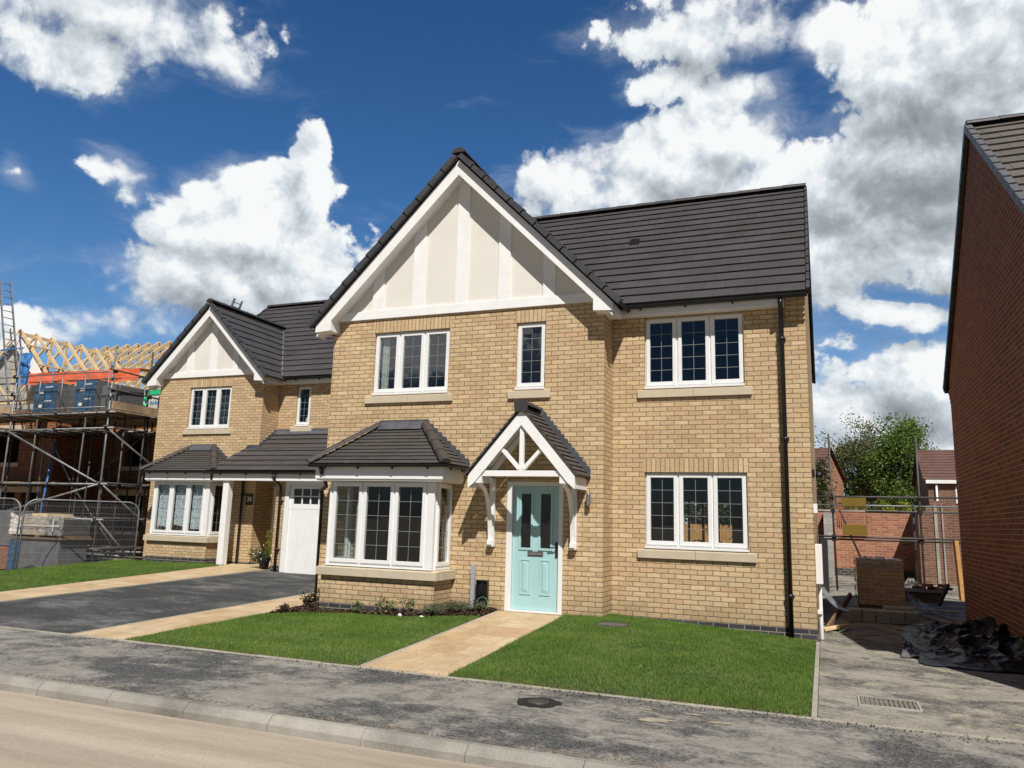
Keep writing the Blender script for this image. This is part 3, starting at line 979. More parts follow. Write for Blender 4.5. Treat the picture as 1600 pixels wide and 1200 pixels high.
def bay(parent, x0, x1, yw, depth, zdpc, zsb, zst, zh, zbase, roof_eave, roof_top, label, curtains=None, left_open=True):
    """square bay: brick base, stone sill, windows on three sides, fascia and hipped tile roof. Wall at world y=yw facing -y"""
    yf = yw - depth
    F = Fr((0, yf, 0), (1, 0, 0), (0, -1, 0))
    Lf = Fr((x0, 0, 0), (0, -1, 0), (-1, 0, 0))   # u = -y
    Rt = Fr((x1, 0, 0), (0, 1, 0), (1, 0, 0))     # u = y
    root = parent
    mb = MB('buff')
    wall(mb, F, x0, x1, zdpc, zsb + .02)
    wall(mb, Lf, -yw, -yf, zdpc, zsb + .02)
    wall(mb, Rt, yf, yw, zdpc, zsb + .02)
    mb.use('blue')
    wall(mb, F, x0, x1, zbase - .5, zdpc)
    wall(mb, Lf, -yw, -yf, zbase - .5, zdpc)
    wall(mb, Rt, yf, yw, zbase - .5, zdpc)
    bayp = mb.build('bay_base', parent)
    # stone sill
    mb = MB('stone')
    o = .07
    cx = (x0 * .58 + x1 * .42)
    for a, b in ((x0 - o, cx), (cx, x1 + o)):
        mb.hexa([(a + .002, yf - o, zsb), (b - .002, yf - o, zsb), (b - .002, yf + .1, zsb), (a + .002, yf + .1, zsb),
                 (a + .002, yf - o, zst - .02), (b - .002, yf - o, zst - .02), (b - .002, yf + .1, zst), (a + .002, yf + .1, zst)])
    mb.box(x0 - o, x0 + .1, yf + .1005, yw - .001, zsb, zst - .004)
    mb.box(x1 - .1, x1 + o, yf + .1005, yw - .001, zsb, zst - .004)
    mb.build('bay_sill', parent, bevel=.006)
    wx0, wx1, wyf = x0 + .06, x1 - .06, yf + .02
    WF = Fr((0, wyf, 0), (1, 0, 0), (0, -1, 0))
    window(parent, WF, wx0, wx1, zst + .001, zh, 3, rec=0, posts=(.05, .13))
    WR = Fr((wx1, 0, 0), (0, 1, 0), (1, 0, 0))
    window(parent, WR, wyf + .075, yw - .003, zst + .001, zh, 1, rec=0, posts=(.02, .0))
    WL = Fr((wx0, 0, 0), (0, -1, 0), (-1, 0, 0))
    window(parent, WL, -yw + .003, -wyf - .075, zst + .001, zh, 1, rec=0)
    # fascia box
    fo = .15
    fx0, fx1, fy = x0 - fo, x1 + fo, yf - fo
    mb = MB('paint')
    zf0, zf1 = zh + .035, roof_eave - .035
    mb.box(fx0, fx1, fy, fy + .02, zf0, zf1)
    mb.box(fx0, fx0 + .02, fy + .0205, yw - .002, zf0, zf1)
    mb.box(fx1 - .02, fx1, fy + .0205, yw - .002, zf0, zf1)
    mb.box(fx0 + .0205, fx1 - .0205, fy + .0205, yw - .002, zh + .003, zf0 + .012)
    mb.build('bay_fascia', parent, bevel=.004)
    # roof
    ex0, ex1, ey = fx0 - .08, fx1 + .08, fy - .08
    run = yw - ey
    t0, t1 = ex0 + run, ex1 - run
    if t1 < t0 + .25:
        m_ = (t0 + t1) / 2
        t0, t1 = m_ - .3, m_ + .3
    mb = MB('tile_small')
    e, t = roof_eave, roof_top
    tiled(mb, [(ex0, ey, e), (ex1, ey, e), (t1, yw, t), (t0, yw, t)], .1, .016, .008)
    tiled(mb, [(ex1, ey, e), (ex1, yw, e), (t1, yw, t)], .1, .016, .008)
    tiled(mb, [(ex0, yw, e), (ex0, ey, e), (t0, yw, t)], .1, .016, .008)
    roof = mb.build('bay_roof', parent)
    for a, b in (((ex0, ey, e), (t0, yw, t)), ((ex1, ey, e), (t1, yw, t))):
        mb = MB('hip')
        va, vb = v3(a), v3(b)
        dd = (vb - va).normalized()
        ridge_row(mb, va + Vector((0, 0, .03)) - dd * .02, vb + Vector((0, 0, .03)) - dd * .1, r=.085, seg_len=.36, drop=.8)
        mb.build('hip_tiles', roof)
    FW = Fr((0, yw, 0), (1, 0, 0), (0, -1, 0))
    mb = MB('lead')
    stepped(mb, FW, ((ex1, e), (t1, t)))
    stepped(mb, FW, ((ex0, e), (t0, t)))
    mb.prism([(t0 - .06, t - .03), (t1 + .06, t - .03), (t1 + .05, t + .085), (t0 - .05, t + .085)], .002, .012, fr=FW)
    mb.hexa([(t0 - .02, yw - .18, t - .1), (t1 + .02, yw - .18, t - .1), (t1 + .02, yw - .013, t + .045), (t0 - .02, yw - .013, t + .045),
             (t0 - .02, yw - .18, t - .092), (t1 + .02, yw - .18, t - .092), (t1 + .02, yw - .013, t + .055), (t0 - .02, yw - .013, t + .055)])
    mb.build('lead_flashing', roof)
    mb = MB('black')
    gutter(mb, (ex0 - .01, ey + .005, e - .002), (ex1 + .01, ey + .005, e - .002), .05, brackets=.75)
    gutter(mb, (ex1 - .005, ey, e - .004), (ex1 - .005, yw - .01, e - .004), .05, brackets=.8)
    mb.build('bay_gutter', parent)
    return dict(fx0=fx0, fx1=fx1, fy=fy, ey=ey, ex0=ex0, ex1=ex1, zf0=zf0)

# ------------------------------------------------------------------ world: sun, sky, clouds
SUN = Vector((.37, -.65, .91)).normalized()
SEL = math.asin(SUN.z)
SAZ = math.atan2(SUN.x, SUN.y)
sl = bpy.data.lights.new('sun', 'SUN')
sl.energy = 5.0
sl.angle = R_(.53)
sl.color = (1.0, .955, .88)
so = bpy.data.objects.new('sun', sl)
col.objects.link(so)
so.rotation_mode = 'QUATERNION'
so.rotation_quaternion = SUN.to_track_quat('Z', 'Y')

def blobs(g, vec, lst, sm):
    """soft maximum of elliptical masses on the sky sphere"""
    acc = None
    for (a, e, ra, re, rot, w) in lst:
        v = g.n('VectorMath', {0: vec, 1: (1 / ra, 1 / re, 0), 2: (-a / ra, -e / re, 0)}, operation='MULTIPLY_ADD').outputs[0]
        f = g.m('MULTIPLY_ADD', g.vm('LENGTH', v), -w, w)
        acc = f if acc is None else g.m('SMOOTH_MAX', acc, f, sm)
    return acc

def cloud_noise(g, ae, det=9):
    st = g.vm('MULTIPLY', ae, (1, 1.15, 1))
    n1 = g.noise(st, 6.5, det, .58, .2, dim='2D')
    wv = g.vm('ADD', st, g.vm('SCALE', g.n('TexNoise', {'Vector': st, 'Scale': 34, 'Detail': 6, 'Roughness': .6}, noise_dimensions='2D').outputs[1], s=.036))
    vo = g.n('TexVoronoi', {'Vector': wv, 'Scale': 21}, feature='F1', voronoi_dimensions='2D').outputs[0]
    vo2 = g.n('TexVoronoi', {'Vector': wv, 'Scale': 52}, feature='F1', voronoi_dimensions='2D').outputs[0]
    nn = g.m('MULTIPLY_ADD', n1, 1.9, -.95)
    nn = g.m('ADD', nn, g.m('MULTIPLY_ADD', vo, -.5, .24))
    return g.m('ADD', nn, g.m('ADD', g.m('MULTIPLY_ADD', vo2, -.3, .14), g.m('MULTIPLY_ADD', g.noise(st, 26, 7, .66, .3, dim='2D'), .62, -.31)))

CLOUDS = [
    (-0.906, 0.552, 0.177, 0.058, 0.233, 1.0),
    (-0.798, 0.529, 0.059, 0.03, 0.2, 1.0),
    (-0.925, 0.491, 0.057, 0.035, 0.608, 0.9),
    (-0.986, 0.496, 0.081, 0.037, 0.288, 0.9),
    (-0.735, 0.337, 0.12, 0.071, 0.123, 1.35),
    (-0.674, 0.424, 0.028, 0.046, 0.394, 0.95),
    (-0.756, 0.394, 0.067, 0.033, 0.152, 1.2),
    (-0.754, 0.254, 0.133, 0.065, 0.107, 1.5),
    (-0.696, 0.284, 0.096, 0.069, 0.101, 1.2),
    (-0.656, 0.382, 0.045, 0.053, 0.115, 1.1),
    (-0.8, 0.339, 0.06, 0.044, 0.156, 1.1),
    (-0.89, 0.385, 0.032, 0.022, 0.213, 0.62),
    (-0.869, 0.363, 0.025, 0.021, 0.197, 0.6),
    (-0.975, 0.349, 0.011, 0.011, 0.241, 0.35),
    (-0.956, 0.199, 0.047, 0.031, 0.152, 0.8),
    (-0.847, 0.211, 0.123, 0.03, 0.12, 0.3),
    (0.007, 0.157, 0.035, 0.061, -0.036, 0.6),
    (0.073, 0.222, 0.123, 0.052, -0.088, 0.3),
    (0.02, 0.286, 0.043, 0.045, -0.092, 0.9),
    (-0.625, 0.308, 0.075, 0.07, 0.087, 0.4),
    (-0.175, 0.423, 0.155, 0.078, -0.083, 1.35),
    (-0.321, 0.407, 0.074, 0.054, -0.011, 1.1),
    (-0.099, 0.466, 0.096, 0.05, -0.112, 1.2),
    (-0.005, 0.401, 0.11, 0.079, -0.135, 1.3),
    (-0.146, 0.604, 0.143, 0.049, -0.125, 1.0),
    (-0.182, 0.549, 0.069, 0.048, -0.083, 0.85),
    (-0.101, 0.521, 0.058, 0.035, -0.113, 0.8),
    (-0.208, 0.612, 0.105, 0.026, -0.087, 0.7),
    (0.161, 0.518, 0.15, 0.115, -0.263, 1.5),
    (0.098, 0.416, 0.126, 0.115, -0.187, 1.5),
    (0.228, 0.397, 0.138, 0.138, -0.241, 1.3),
    (0.014, 0.336, 0.153, 0.07, -0.125, 1.4),
    (0.126, 0.312, 0.058, 0.043, -0.14, 1.1),
    (0.123, 0.362, 0.078, 0.049, -0.166, 1.1),
    (0.033, 0.564, 0.046, 0.045, -0.185, 1.0),
    (0.085, 0.254, 0.098, 0.025, -0.104, 1.1),
    (0.091, 0.176, 0.086, 0.055, -0.065, 1.6),
    (0.048, 0.125, 0.086, 0.06, -0.032, 1.5),
    (0.094, 0.102, 0.076, 0.044, -0.025, 1.4),
    (0.13, 0.159, 0.056, 0.058, -0.06, 1.1),
    (0.009, 0.215, 0.064, 0.031, -0.063, 0.35),
]
GREY = [
    (0.16, 0.418, 0.162, 0.098, 0.0, 1.0),
    (0.096, 0.373, 0.131, 0.07, 0.0, 1.0),
    (0.167, 0.424, 0.106, 0.059, 0.0, 1.0),
    (0.115, 0.454, 0.074, 0.053, 0.0, 1.0),
    (0.211, 0.486, 0.038, 0.025, 0.0, 1.0),
    (0.109, 0.138, 0.057, 0.029, 0.0, 1.0),
    (0.111, 0.392, 0.111, 0.076, 0.0, 1.0),
    (0.054, 0.394, 0.084, 0.057, 0.0, 1.0),
    (0.151, 0.379, 0.094, 0.081, 0.0, 1.0),
    (-0.113, 0.56, 0.067, 0.027, 0.0, 1.0),
    (-0.753, 0.239, 0.084, 0.027, 0.0, 1.0),
    (0.201, 0.369, 0.083, 0.06, 0.0, 1.0),
    (-0.697, 0.3, 0.048, 0.019, 0.0, 1.0),
]
# a few more cloud masses around the rest of the sky (seen only in the window glass)
CLOUDS += [(2.4, .5, .2, .08, 0, 1.0), (-2.62, .24, .22, .07, 0, 1.1)]

def make_world():
    w = bpy.data.worlds.new('World')
    scn.world = w
    w.use_nodes = True
    w.cycles.sampling_method = 'NONE'
    t = w.node_tree
    t.nodes.clear()
    g = G(t)
    sky = g.n('TexSky', sky_type='NISHITA', sun_disc=False, sun_elevation=SEL, sun_rotation=SAZ, altitude=50, air_density=1.0, dust_density=.4, ozone_density=3.0)
    d = g.n('TexCoord').outputs['Generated']
    sp = g.n('SeparateXYZ', {0: d})
    el = sp.outputs[2]
    # deeper blue overhead, paler to the horizon; unseen zenith dimmed to cut fill light
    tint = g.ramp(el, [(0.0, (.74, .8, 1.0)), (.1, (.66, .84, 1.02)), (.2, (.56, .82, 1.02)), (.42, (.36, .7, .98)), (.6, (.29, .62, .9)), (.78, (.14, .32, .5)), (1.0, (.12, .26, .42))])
    blue = g.vm('SCALE', g.mix(1.0, sky.outputs[0], tint, 'MULTIPLY'), s=g.rng(sp.outputs[1], -.5, .15, .28, 1.0))  # blue also dimmed behind the camera to weaken ambient fill and deepen shadows
    az = g.m('ARCTAN2', sp.outputs[0], sp.outputs[1])
    ae = g.n('CombineXYZ', {0: az, 1: g.m('ARCSINE', el)}).outputs[0]
    # slow warp so the masses have ragged outlines
    wz = g.n('TexNoise', {'Vector': g.vm('MULTIPLY', ae, (5, 7, 1)), 'Scale': 1.0, 'Detail': 3}, noise_dimensions='2D').outputs[1]
    aew = g.vm('ADD', ae, g.vm('SCALE', g.vm('SUBTRACT', wz, (.5, .5, .5)), s=.09))
    cov = g.m('MAXIMUM', blobs(g, aew, CLOUDS, .25), -.75)
    gr = blobs(g, aew, GREY, .3)
    # vertical trend inside each mass: light tops, grey feet
    cov_up = g.m('MAXIMUM', blobs(g, g.vm('ADD', aew, (.012, .03, 0)), CLOUDS[:-2], .25), -.75)
    n0 = cloud_noise(g, ae)
    n1 = cloud_noise(g, g.vm('ADD', ae, (.012, .02, 0)))
    d0 = g.m('ADD', g.m('MULTIPLY', cov, 1.35), n0)
    soft = g.m('MULTIPLY_ADD', g.sstep(g.noise(ae, 4.2, 3, .5, 0, dim='2D'), .42, .66), .62, .26)
    a = g.n('MapRange', {0: d0, 1: .1, 2: g.m('ADD', soft, .1), 3: 0.0, 4: 1.0}, interpolation_type='SMOOTHSTEP').outputs[0]
    # thin veil round the masses and drifting streaks
    vn = g.noise(g.vm('MULTIPLY', aew, (6, 19, 1)), 1.0, 7, .62, .1, dim='2D')
    veil = g.m('MULTIPLY', g.sstep(g.m('ADD', g.m('MULTIPLY', cov, .9), g.m('MULTIPLY_ADD', vn, 2.2, -1.1)), -.3, .9), .34)
    a = g.m('SUBTRACT', 1.0, g.m('MULTIPLY', g.m('SUBTRACT', 1.0, a), g.m('SUBTRACT', 1.0, veil)))
    shade = g.m('MULTIPLY_ADD', g.m('SUBTRACT', n0, n1), .5, .8)
    shade = g.m('ADD', shade, g.m('MULTIPLY', g.m('SUBTRACT', cov, cov_up), .4))
    shade = g.m('ADD', shade, g.m('MULTIPLY_ADD', g.sstep(g.noise(ae, 10, 9, .66, .5, dim='2D'), .3, .7), .32, -.16))
    gr = g.sstep(gr, -.3, .75)
    shade = g.m('SUBTRACT', shade, g.m('MULTIPLY', gr, .42), clamp=True)
    cc = g.ramp(shade, [(0.0, (2.5, 2.75, 3.0)), (.3, (3.6, 3.95, 4.3)), (.55, (5.2, 5.7, 6.2)), (.78, (7.0, 7.6, 8.1)), (1.0, (9.3, 9.5, 9.6))])
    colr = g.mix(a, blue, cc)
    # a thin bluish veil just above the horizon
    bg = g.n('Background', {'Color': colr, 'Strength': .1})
    o = g.n('OutputWorld')
    t.links.new(bg.outputs[0], o.inputs[0])
make_world()

# ------------------------------------------------------------------ ground, road, pavement
def structure(o):
    return tag(o, kind='structure')

mb = MB('earth')
gx = [-900, -200, -60, -40, -30, -25, -21, -19, -17.9, -17.5, -16, -13.9, -12.9, -11, -9.1, -8.24, -6, -4, -2, 0, .3, 1, 2, 3, 5, 10, 40, 200, 900]
gy = [-1200, -200, -40, -15, -9, -6.8, -4.6, -3, -1.5, 0, 1.5, 3, 4.5, 7, 10, 14, 20, 30, 60, 200, 1200]
for i in range(len(gx) - 1):
    for j in range(len(gy) - 1):
        q = [(gx[i], gy[j]), (gx[i + 1], gy[j]), (gx[i + 1], gy[j + 1]), (gx[i], gy[j + 1])]
        mb.face([(a, b, gz(max(-59, min(a, 59)), b) - (.32 if b <= -6.4 else .035) - (.05 if b < -7 else 0)) for a, b in q])
structure(mb.build('ground'))

KY = -6.62     # back of the kerb
mb = MB('road')
for i in range(24):
    x0, x1 = -90 + i * 7.5, -82.5 + i * 7.5
    ys = [KY - 5.6, KY - 3, KY - 1.5, KY - .8, KY - .13]
    for j in range(4):
        zc = lambda y: -.372 + (.02 * min((KY - .13 - y), 2.8) / 2.8)
        mb.face([(x0, ys[j], zc(ys[j])), (x1, ys[j], zc(ys[j])), (x1, ys[j + 1], zc(ys[j + 1])), (x0, ys[j + 1], zc(ys[j + 1]))])
structure(mb.build('road'))

structure(patch('pavement', 'pavement', lin(-70, 60, 60), [KY, -6.2, -5.7, -5.2, -4.65], 0.0, skirt=.12))

mb = MB('kerb')
k = 0
x = -60.0
while x < 45:
    x1 = x + .914
    zt = -.235 - .012 * 2.02 + .006 + random.uniform(-.003, .003)
    a, b = x + .003, x1 - .003
    yo = random.uniform(-.003, .003)
    # half battered profile
    prof = [(KY, -.6), (KY, zt), (KY - .062 + yo, zt), (KY - .125 + yo, zt - .06), (KY - .137 + yo, -.6)]
    A = [(a, y, z) for y, z in prof]
    B = [(b, y, z) for y, z in prof]
    mb.face(A)
    mb.face(B[::-1])
    for i in range(4):
        mb.face([A[i], B[i], B[i + 1], A[i + 1]])
    x = x1
structure(mb.build('kerb', bevel=.009))

def edging_run(mb, a, b, w=.05, top=.012, seg=.914):
    a, b = Vector((*a, 0)), Vector((*b, 0))
    d = b - a
    n = max(1, round(d.length / seg))
    s = Vector((-d.y, d.x, 0)).normalized() * (w / 2)
    for k in range(n):
        p, q = a + d * (k / n), a + d * ((k + 1) / n)
        e = d.normalized() * .002
        p, q = p + e, q - e
        z0, z1 = gz(p.x, p.y) + top + random.uniform(-.002, .003), gz(q.x, q.y) + top + random.uniform(-.002, .003)
        lo = Vector((0, 0, -.3))
        c = [p - s, q - s, q + s, p + s]
        zz = [z0, z1, z1, z0]
        mb.hexa([c[i] + lo for i in range(4)] + [c[i] + Vector((0, 0, zz[i])) for i in range(4)])

mb = MB('edging')
edging_run(mb, (-40, -4.625), (14, -4.625))
structure(mb.build('edging_kerb', bevel=.006))
mb = MB('edging')
edging_run(mb, (.0, -4.58), (.0, -.12), top=.02)
edging_run(mb, (-4.745, -4.58), (-4.745, -1.25), top=.006)
edging_run(mb, (-4.745, -1.25), (-4.745, -.6), top=.006)
edging_run(mb, (-9.225, -4.58), (-9.225, 1.8), top=.01)
edging_run(mb, (-12.93, -4.58), (-12.93, 4.2), top=.01)
structure(mb.build('path_edging', bevel=.005))

structure(patch('front_path', 'slabs', [-4.72, -4.2, -3.655], lin(-4.598, -.56, 8), .004))
structure(patch('side_path', 'slabs', [-9.2, -8.75, -8.3], lin(-4.598, -1.0, 6) + [-.5, .5, 1.5, 2.5], .006))
structure(patch('entrance_path', 'slabs', [-14.0, -13.5, -12.96], lin(-4.598, 3.4, 8), .006))
structure(patch('porch_path', 'slabs', [-14.35, -13.9, -13.4, -12.96], [3.402, 4.0, 4.98], .006))
structure(patch('driveway', 'drive', lin(-12.905, -9.25, 5), lin(-4.598, 3.77, 10), -.004))
structure(patch('side_drive', 'side', [.03, .3, .8, 1.6, 2.6, 4, 7, 12], lin(-4.598, 0, 5) + [1, 2, 3, 4.5, 6, 8, 11, 15.5], -.004))

# lawns: soil sheet + blades
def blades(name, region, dens, mats='grass', h=(.022, .042), inside=None, label=None):
    x0, x1, y0, y1 = region
    n = int((x1 - x0) * (y1 - y0) * dens)
    px, py = rng.uniform(x0, x1, n), rng.uniform(y0, y1, n)
    if inside is not None:
        k = np.array([inside(a, b) for a, b in zip(px, py)])
        px, py = px[k], py[k]
        n = len(px)
    # height field on a grid, bilinear
    gxs, gys = np.linspace(x0 - .1, x1 + .1, 60), np.linspace(y0 - .1, y1 + .1, 60)
    H = np.array([[gz(a, b) for b in gys] for a in gxs])
    fx = (px - gxs[0]) / (gxs[1] - gxs[0]); fy = (py - gys[0]) / (gys[1] - gys[0])
    ix, iy = np.clip(fx.astype(int), 0, 58), np.clip(fy.astype(int), 0, 58)
    tx, ty = fx - ix, fy - iy
    pz = (H[ix, iy] * (1 - tx) * (1 - ty) + H[ix + 1, iy] * tx * (1 - ty) + H[ix, iy + 1] * (1 - tx) * ty + H[ix + 1, iy + 1] * tx * ty)
    ang = rng.uniform(0, 2 * np.pi, n)
    hh = rng.uniform(*h, n) * (1 + .35 * np.sin(px * 2.3 + np.cos(py * 1.7)) * np.sin(py * 3.1))
    w = rng.uniform(.0022, .0042, n)
    lean = rng.uniform(0, .025, n)
    la = rng.uniform(0, 2 * np.pi, n)
    dx, dy = np.cos(ang) * w, np.sin(ang) * w
    V = np.zeros((n, 3, 3))
    V[:, 0] = np.stack([px - dx, py - dy, pz], 1)
    V[:, 1] = np.stack([px + dx, py + dy, pz], 1)
    V[:, 2] = np.stack([px + np.cos(la) * lean, py + np.sin(la) * lean, pz + hh], 1)
    o = npmesh(name, V.reshape(-1, 3), 3, mats, loc=((x0 + x1) / 2, (y0 + y1) / 2, 0))
    return tag(o, label, 'grass', kind='stuff')

def bed_edge(x):   # front edge of the planting bed
    return np.interp(x, [-8.3, -7.9, -7.0, -5.9, -5.2, -4.75], [-1.95, -1.55, -1.5, -1.55, -1.35, -1.2])
structure(patch('lawn', 'soil', lin(-3.645, -.03, 16), lin(-4.598, -.3, 16) + [-.005], .004))
structure(patch('lawn', 'soil', lin(-8.29, -4.775, 6), lin(-4.598, -1.3, 6), .004))
structure(patch('lawn', 'soil', lin(-17.5, -14.02, 6), lin(-4.598, 3.62, 8), .004))
blades('grass', (-3.64, -.035, -4.595, -.012), 9000, label='short green lawn grass between the front path and the right hand edging',
       inside=lambda a, b: not (a < -3.04 and b > -.55) and not (-2.95 < a < -2.5 and -1.35 < b < -.85))
blades('grass', (-8.285, -4.78, -4.595, -1.2), 9000, label='short green lawn grass in front of the bay window', inside=lambda a, b: b < bed_edge(a))
blades('grass', (-17.5, -14.03, -4.595, 3.6), 3800, label='short green lawn grass before the neighbouring house', h=(.025, .05))

# planting bed
mb = MB('mulchbase')
xs = lin(-8.28, -4.77, 18)
for a, b in zip(xs, xs[1:]):
    ea, eb = float(bed_edge(a)), float(bed_edge(b))
    for k in range(4):
        ya0, ya1 = ea + (-.52 - ea) * k / 4, ea + (-.52 - ea) * (k + 1) / 4
        yb0, yb1 = eb + (-.52 - eb) * k / 4, eb + (-.52 - eb) * (k + 1) / 4
        z = lambda x, y, q: gz(x, y) + .008 + .022 * math.sin(q * math.pi / 4) ** .5
        mb.face([(a, ya0, z(a, ya0, k)), (b, yb0, z(b, yb0, k)), (b, yb1, z(b, yb1, min(k + 1, 3))), (a, ya1, z(a, ya1, min(k + 1, 3)))])
structure(mb.build('flower_bed'))
def chips(n):
    V = []
    for _ in range(n):
        x = rng.uniform(-8.26, -4.78)
        y = rng.uniform(float(bed_edge(x)) + .01, -.55)
        if -7.74 < x < -5.58 and y > -1.2: continue
        c = Vector((x, y, gz(x, y) + rng.uniform(.012, .05)))
        L, W = rng.uniform(.012, .045), rng.uniform(.006, .014)
        q = Matrix.Rotation(rng.uniform(0, 6.3), 3, 'Z') @ Matrix.Rotation(rng.uniform(-.6, .6), 3, 'X') @ Matrix.Rotation(rng.uniform(-.5, .5), 3, 'Y')
        V += [c + q @ Vector(p) for p in ((-L, -W, 0), (L, -W * .6, 0), (L * .9, W, .003), (-L, W * .7, 0))]
    return np.array([tuple(v) for v in V])
tag(npmesh('bark_mulch', chips(5200), 4, 'chip', loc=(-6.5, -1.2, 0)), 'dark brown bark chips covering the planting bed under the bay', 'mulch', kind='stuff')

# ================================================================== the buff brick house in the middle
GY = -.543
XL, XR = -8.24, -3.04
H = thing('detached_house', (-4, 3.4, -.1), 'new buff brick house with pale blue front door and large white boarded gable', 'house')
F0 = Fr((0, 0, 0), (1, 0, 0), (0, -1, 0))
FG = Fr((0, GY, 0), (1, 0, 0), (0, -1, 0))
W_LO = (-2.505, -.92, 1.05, 2.25)
W_UP = (-2.505, -.92, 3.60, 4.80)
W_A = (-7.36, -5.83, 3.57, 4.73)
W_B = (-4.575, -4.05, 3.57, 4.73)
DOOR = (-4.655, -3.69, .0, 2.05)
BAYO = (-7.55, -5.78, .62, 2.0)
mb = MB('buff')
wall(mb, F0, XR, 0, 0, 4.99, [W_LO, W_UP])
wall(mb, FG, XL, XR, 0, 5.0, [W_A, W_B, DOOR, BAYO])
wall(mb, Fr((XR, 0, 0), (0, 1, 0), (1, 0, 0)), GY, 0, 0, 5.0)
wall(mb, Fr((XL, 0, 0), (0, -1, 0), (-1, 0, 0)), -7.4, -GY, 0, 5.0)
wall(mb, Fr((0, 0, 0), (0, 1, 0), (1, 0, 0)), 0, 7.4, 0, 4.95)
mb.face([(0, 0, 4.95), (0, 7.4, 4.95), (0, 3.7, 8.12)])
mb.face([(XL, 7.4, 4.95), (XL, 0, 4.95), (XL, 3.7, 8.12)])
PAT = (1.85, 3.35, .05, 2.06)     # rear patio opening, u = -x
wall(mb, Fr((0, 7.4, 0), (-1, 0, 0), (0, 1, 0)), 0, -XL, 0, 5.0, [PAT], reveal=.25)
mb.build('wall', H)
mb = MB('blue')
wall(mb, F0, XR, 0, -.8, 0)
wall(mb, FG, XL, XR, -.8, 0)
wall(mb, Fr((XR, 0, 0), (0, 1, 0), (1, 0, 0)), GY, 0, -.8, 0)
wall(mb, Fr((XL, 0, 0), (0, -1, 0), (-1, 0, 0)), -7.4, -GY, -.8, 0)
wall(mb, Fr((0, 0, 0), (0, 1, 0), (1, 0, 0)), 0, 7.4, -.8, 0)
mb.build('plinth', H)
# corbelled corner under the eaves
mb = MB('buff')
for k in range(4):
    z0 = 4.60 + .075 * k
    dd = .052 * (k + 1)
    mb.box(-.285, .0 - .001, 0.0015 - .003, dd, z0 + .0005, z0 + (.075 if k < 3 else .145), F0)
mb.build('corbel', H)

# inside: dim rooms behind each window, the kitchen open to the garden
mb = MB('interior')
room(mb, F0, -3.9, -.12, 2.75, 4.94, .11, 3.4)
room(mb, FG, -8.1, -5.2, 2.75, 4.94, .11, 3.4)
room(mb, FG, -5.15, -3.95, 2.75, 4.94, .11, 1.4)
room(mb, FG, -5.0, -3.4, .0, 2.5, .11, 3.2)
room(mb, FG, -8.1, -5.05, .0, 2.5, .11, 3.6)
# kitchen, open to the bay side of the front wall and to the patio
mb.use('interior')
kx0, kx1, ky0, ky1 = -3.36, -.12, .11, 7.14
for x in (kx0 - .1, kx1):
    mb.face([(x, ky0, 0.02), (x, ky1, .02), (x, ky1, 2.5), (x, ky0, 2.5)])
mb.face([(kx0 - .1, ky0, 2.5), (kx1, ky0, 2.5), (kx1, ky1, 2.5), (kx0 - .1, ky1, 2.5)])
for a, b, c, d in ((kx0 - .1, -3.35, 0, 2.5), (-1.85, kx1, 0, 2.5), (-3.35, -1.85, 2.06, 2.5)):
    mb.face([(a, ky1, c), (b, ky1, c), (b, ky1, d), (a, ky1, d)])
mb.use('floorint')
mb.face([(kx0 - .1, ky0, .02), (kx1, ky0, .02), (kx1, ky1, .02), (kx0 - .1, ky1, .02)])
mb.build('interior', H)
mb = MB('paint')
FB = Fr((0, 7.2, 0), (1, 0, 0), (0, -1, 0))
for a, b in ((-3.35, -3.27), (-2.98, -2.93), (-2.64, -2.58), (-2.27, -2.22), (-1.93, -1.85)):
    mb.box(a, b, -.05, 0, .05, 2.06, FB)
mb.box(-3.27, -1.93, -.05, -.001, 2.0, 2.06, FB)
mb.build('patio_door', H)
mb = MB('black')
for x in (-1.82, -1.52):
    mb.tube([(x, .32, .95)] + [(x + .09 - .09 * math.cos(t), .34, 1.13 + .07 * math.sin(t)) for t in lin(0, math.pi, 8)], .011, 6)
mb.build('kitchen_tap', H)

window(H, F0, *W_LO)
window(H, F0, *W_UP)
window(H, FG, *W_A)
window(H, FG, *W_B, n=1)
sill(H, F0, W_LO[0], W_LO[1], 1.05)
sill(H, F0, W_UP[0], W_UP[1], 3.60)
sill(H, FG, W_A[0], W_A[1], 3.57)
sill(H, FG, W_B[0], W_B[1], 3.57, split=False)
lintel(H, F0, W_LO[0] - .02, W_LO[1] + .02, 2.25)
lintel(H, FG, W_A[0] - .02, W_A[1] + .02, 4.73)
lintel(H, FG, W_B[0] - .02, W_B[1] + .02, 4.73)

ZA = gable_front(H, -5.64, GY, 2.6, 5.0, 2.82, 2.49, [(-1.68, .225), (-.85, .235), (0, .225), (.82, .225), (1.645, .215)])
# roofs
EY, EZ, RY = -.29, 4.965, 3.7
TAN = .842
RZ = EZ + (RY - EY) * TAN
tm, rm, vm_ = MB('tile'), Runs('ridge'), Runs('verge')
vx0, vx1 = XL - .05, .045
tiled(tm, [(vx0, EY, EZ), (vx1, EY, EZ), (vx1, RY, RZ), (vx0, RY, RZ)])
tiled(tm, [(vx1, 2 * RY - EY, EZ), (vx0, 2 * RY - EY, EZ), (vx0, RY, RZ), (vx1, RY, RZ)])
ridge_row(rm, (vx0, RY, RZ + .02), (vx1, RY, RZ + .02), r=.13, drop=.7)
for x in (vx0 - .01, vx1 + .01):
    verge_row(vm_, (x, EY, EZ + .0), (x, RY - .05, RZ - .02), w=.05, h=.09)
    verge_row(vm_, (x, 2 * RY - EY, EZ + .0), (x, RY + .05, RZ - .02), w=.05, h=.09)
gable_roof(H, tm, rm, vm_, -5.64, GY, 3.1, ZA, 2.82)
roof = tm.build('roof', H)
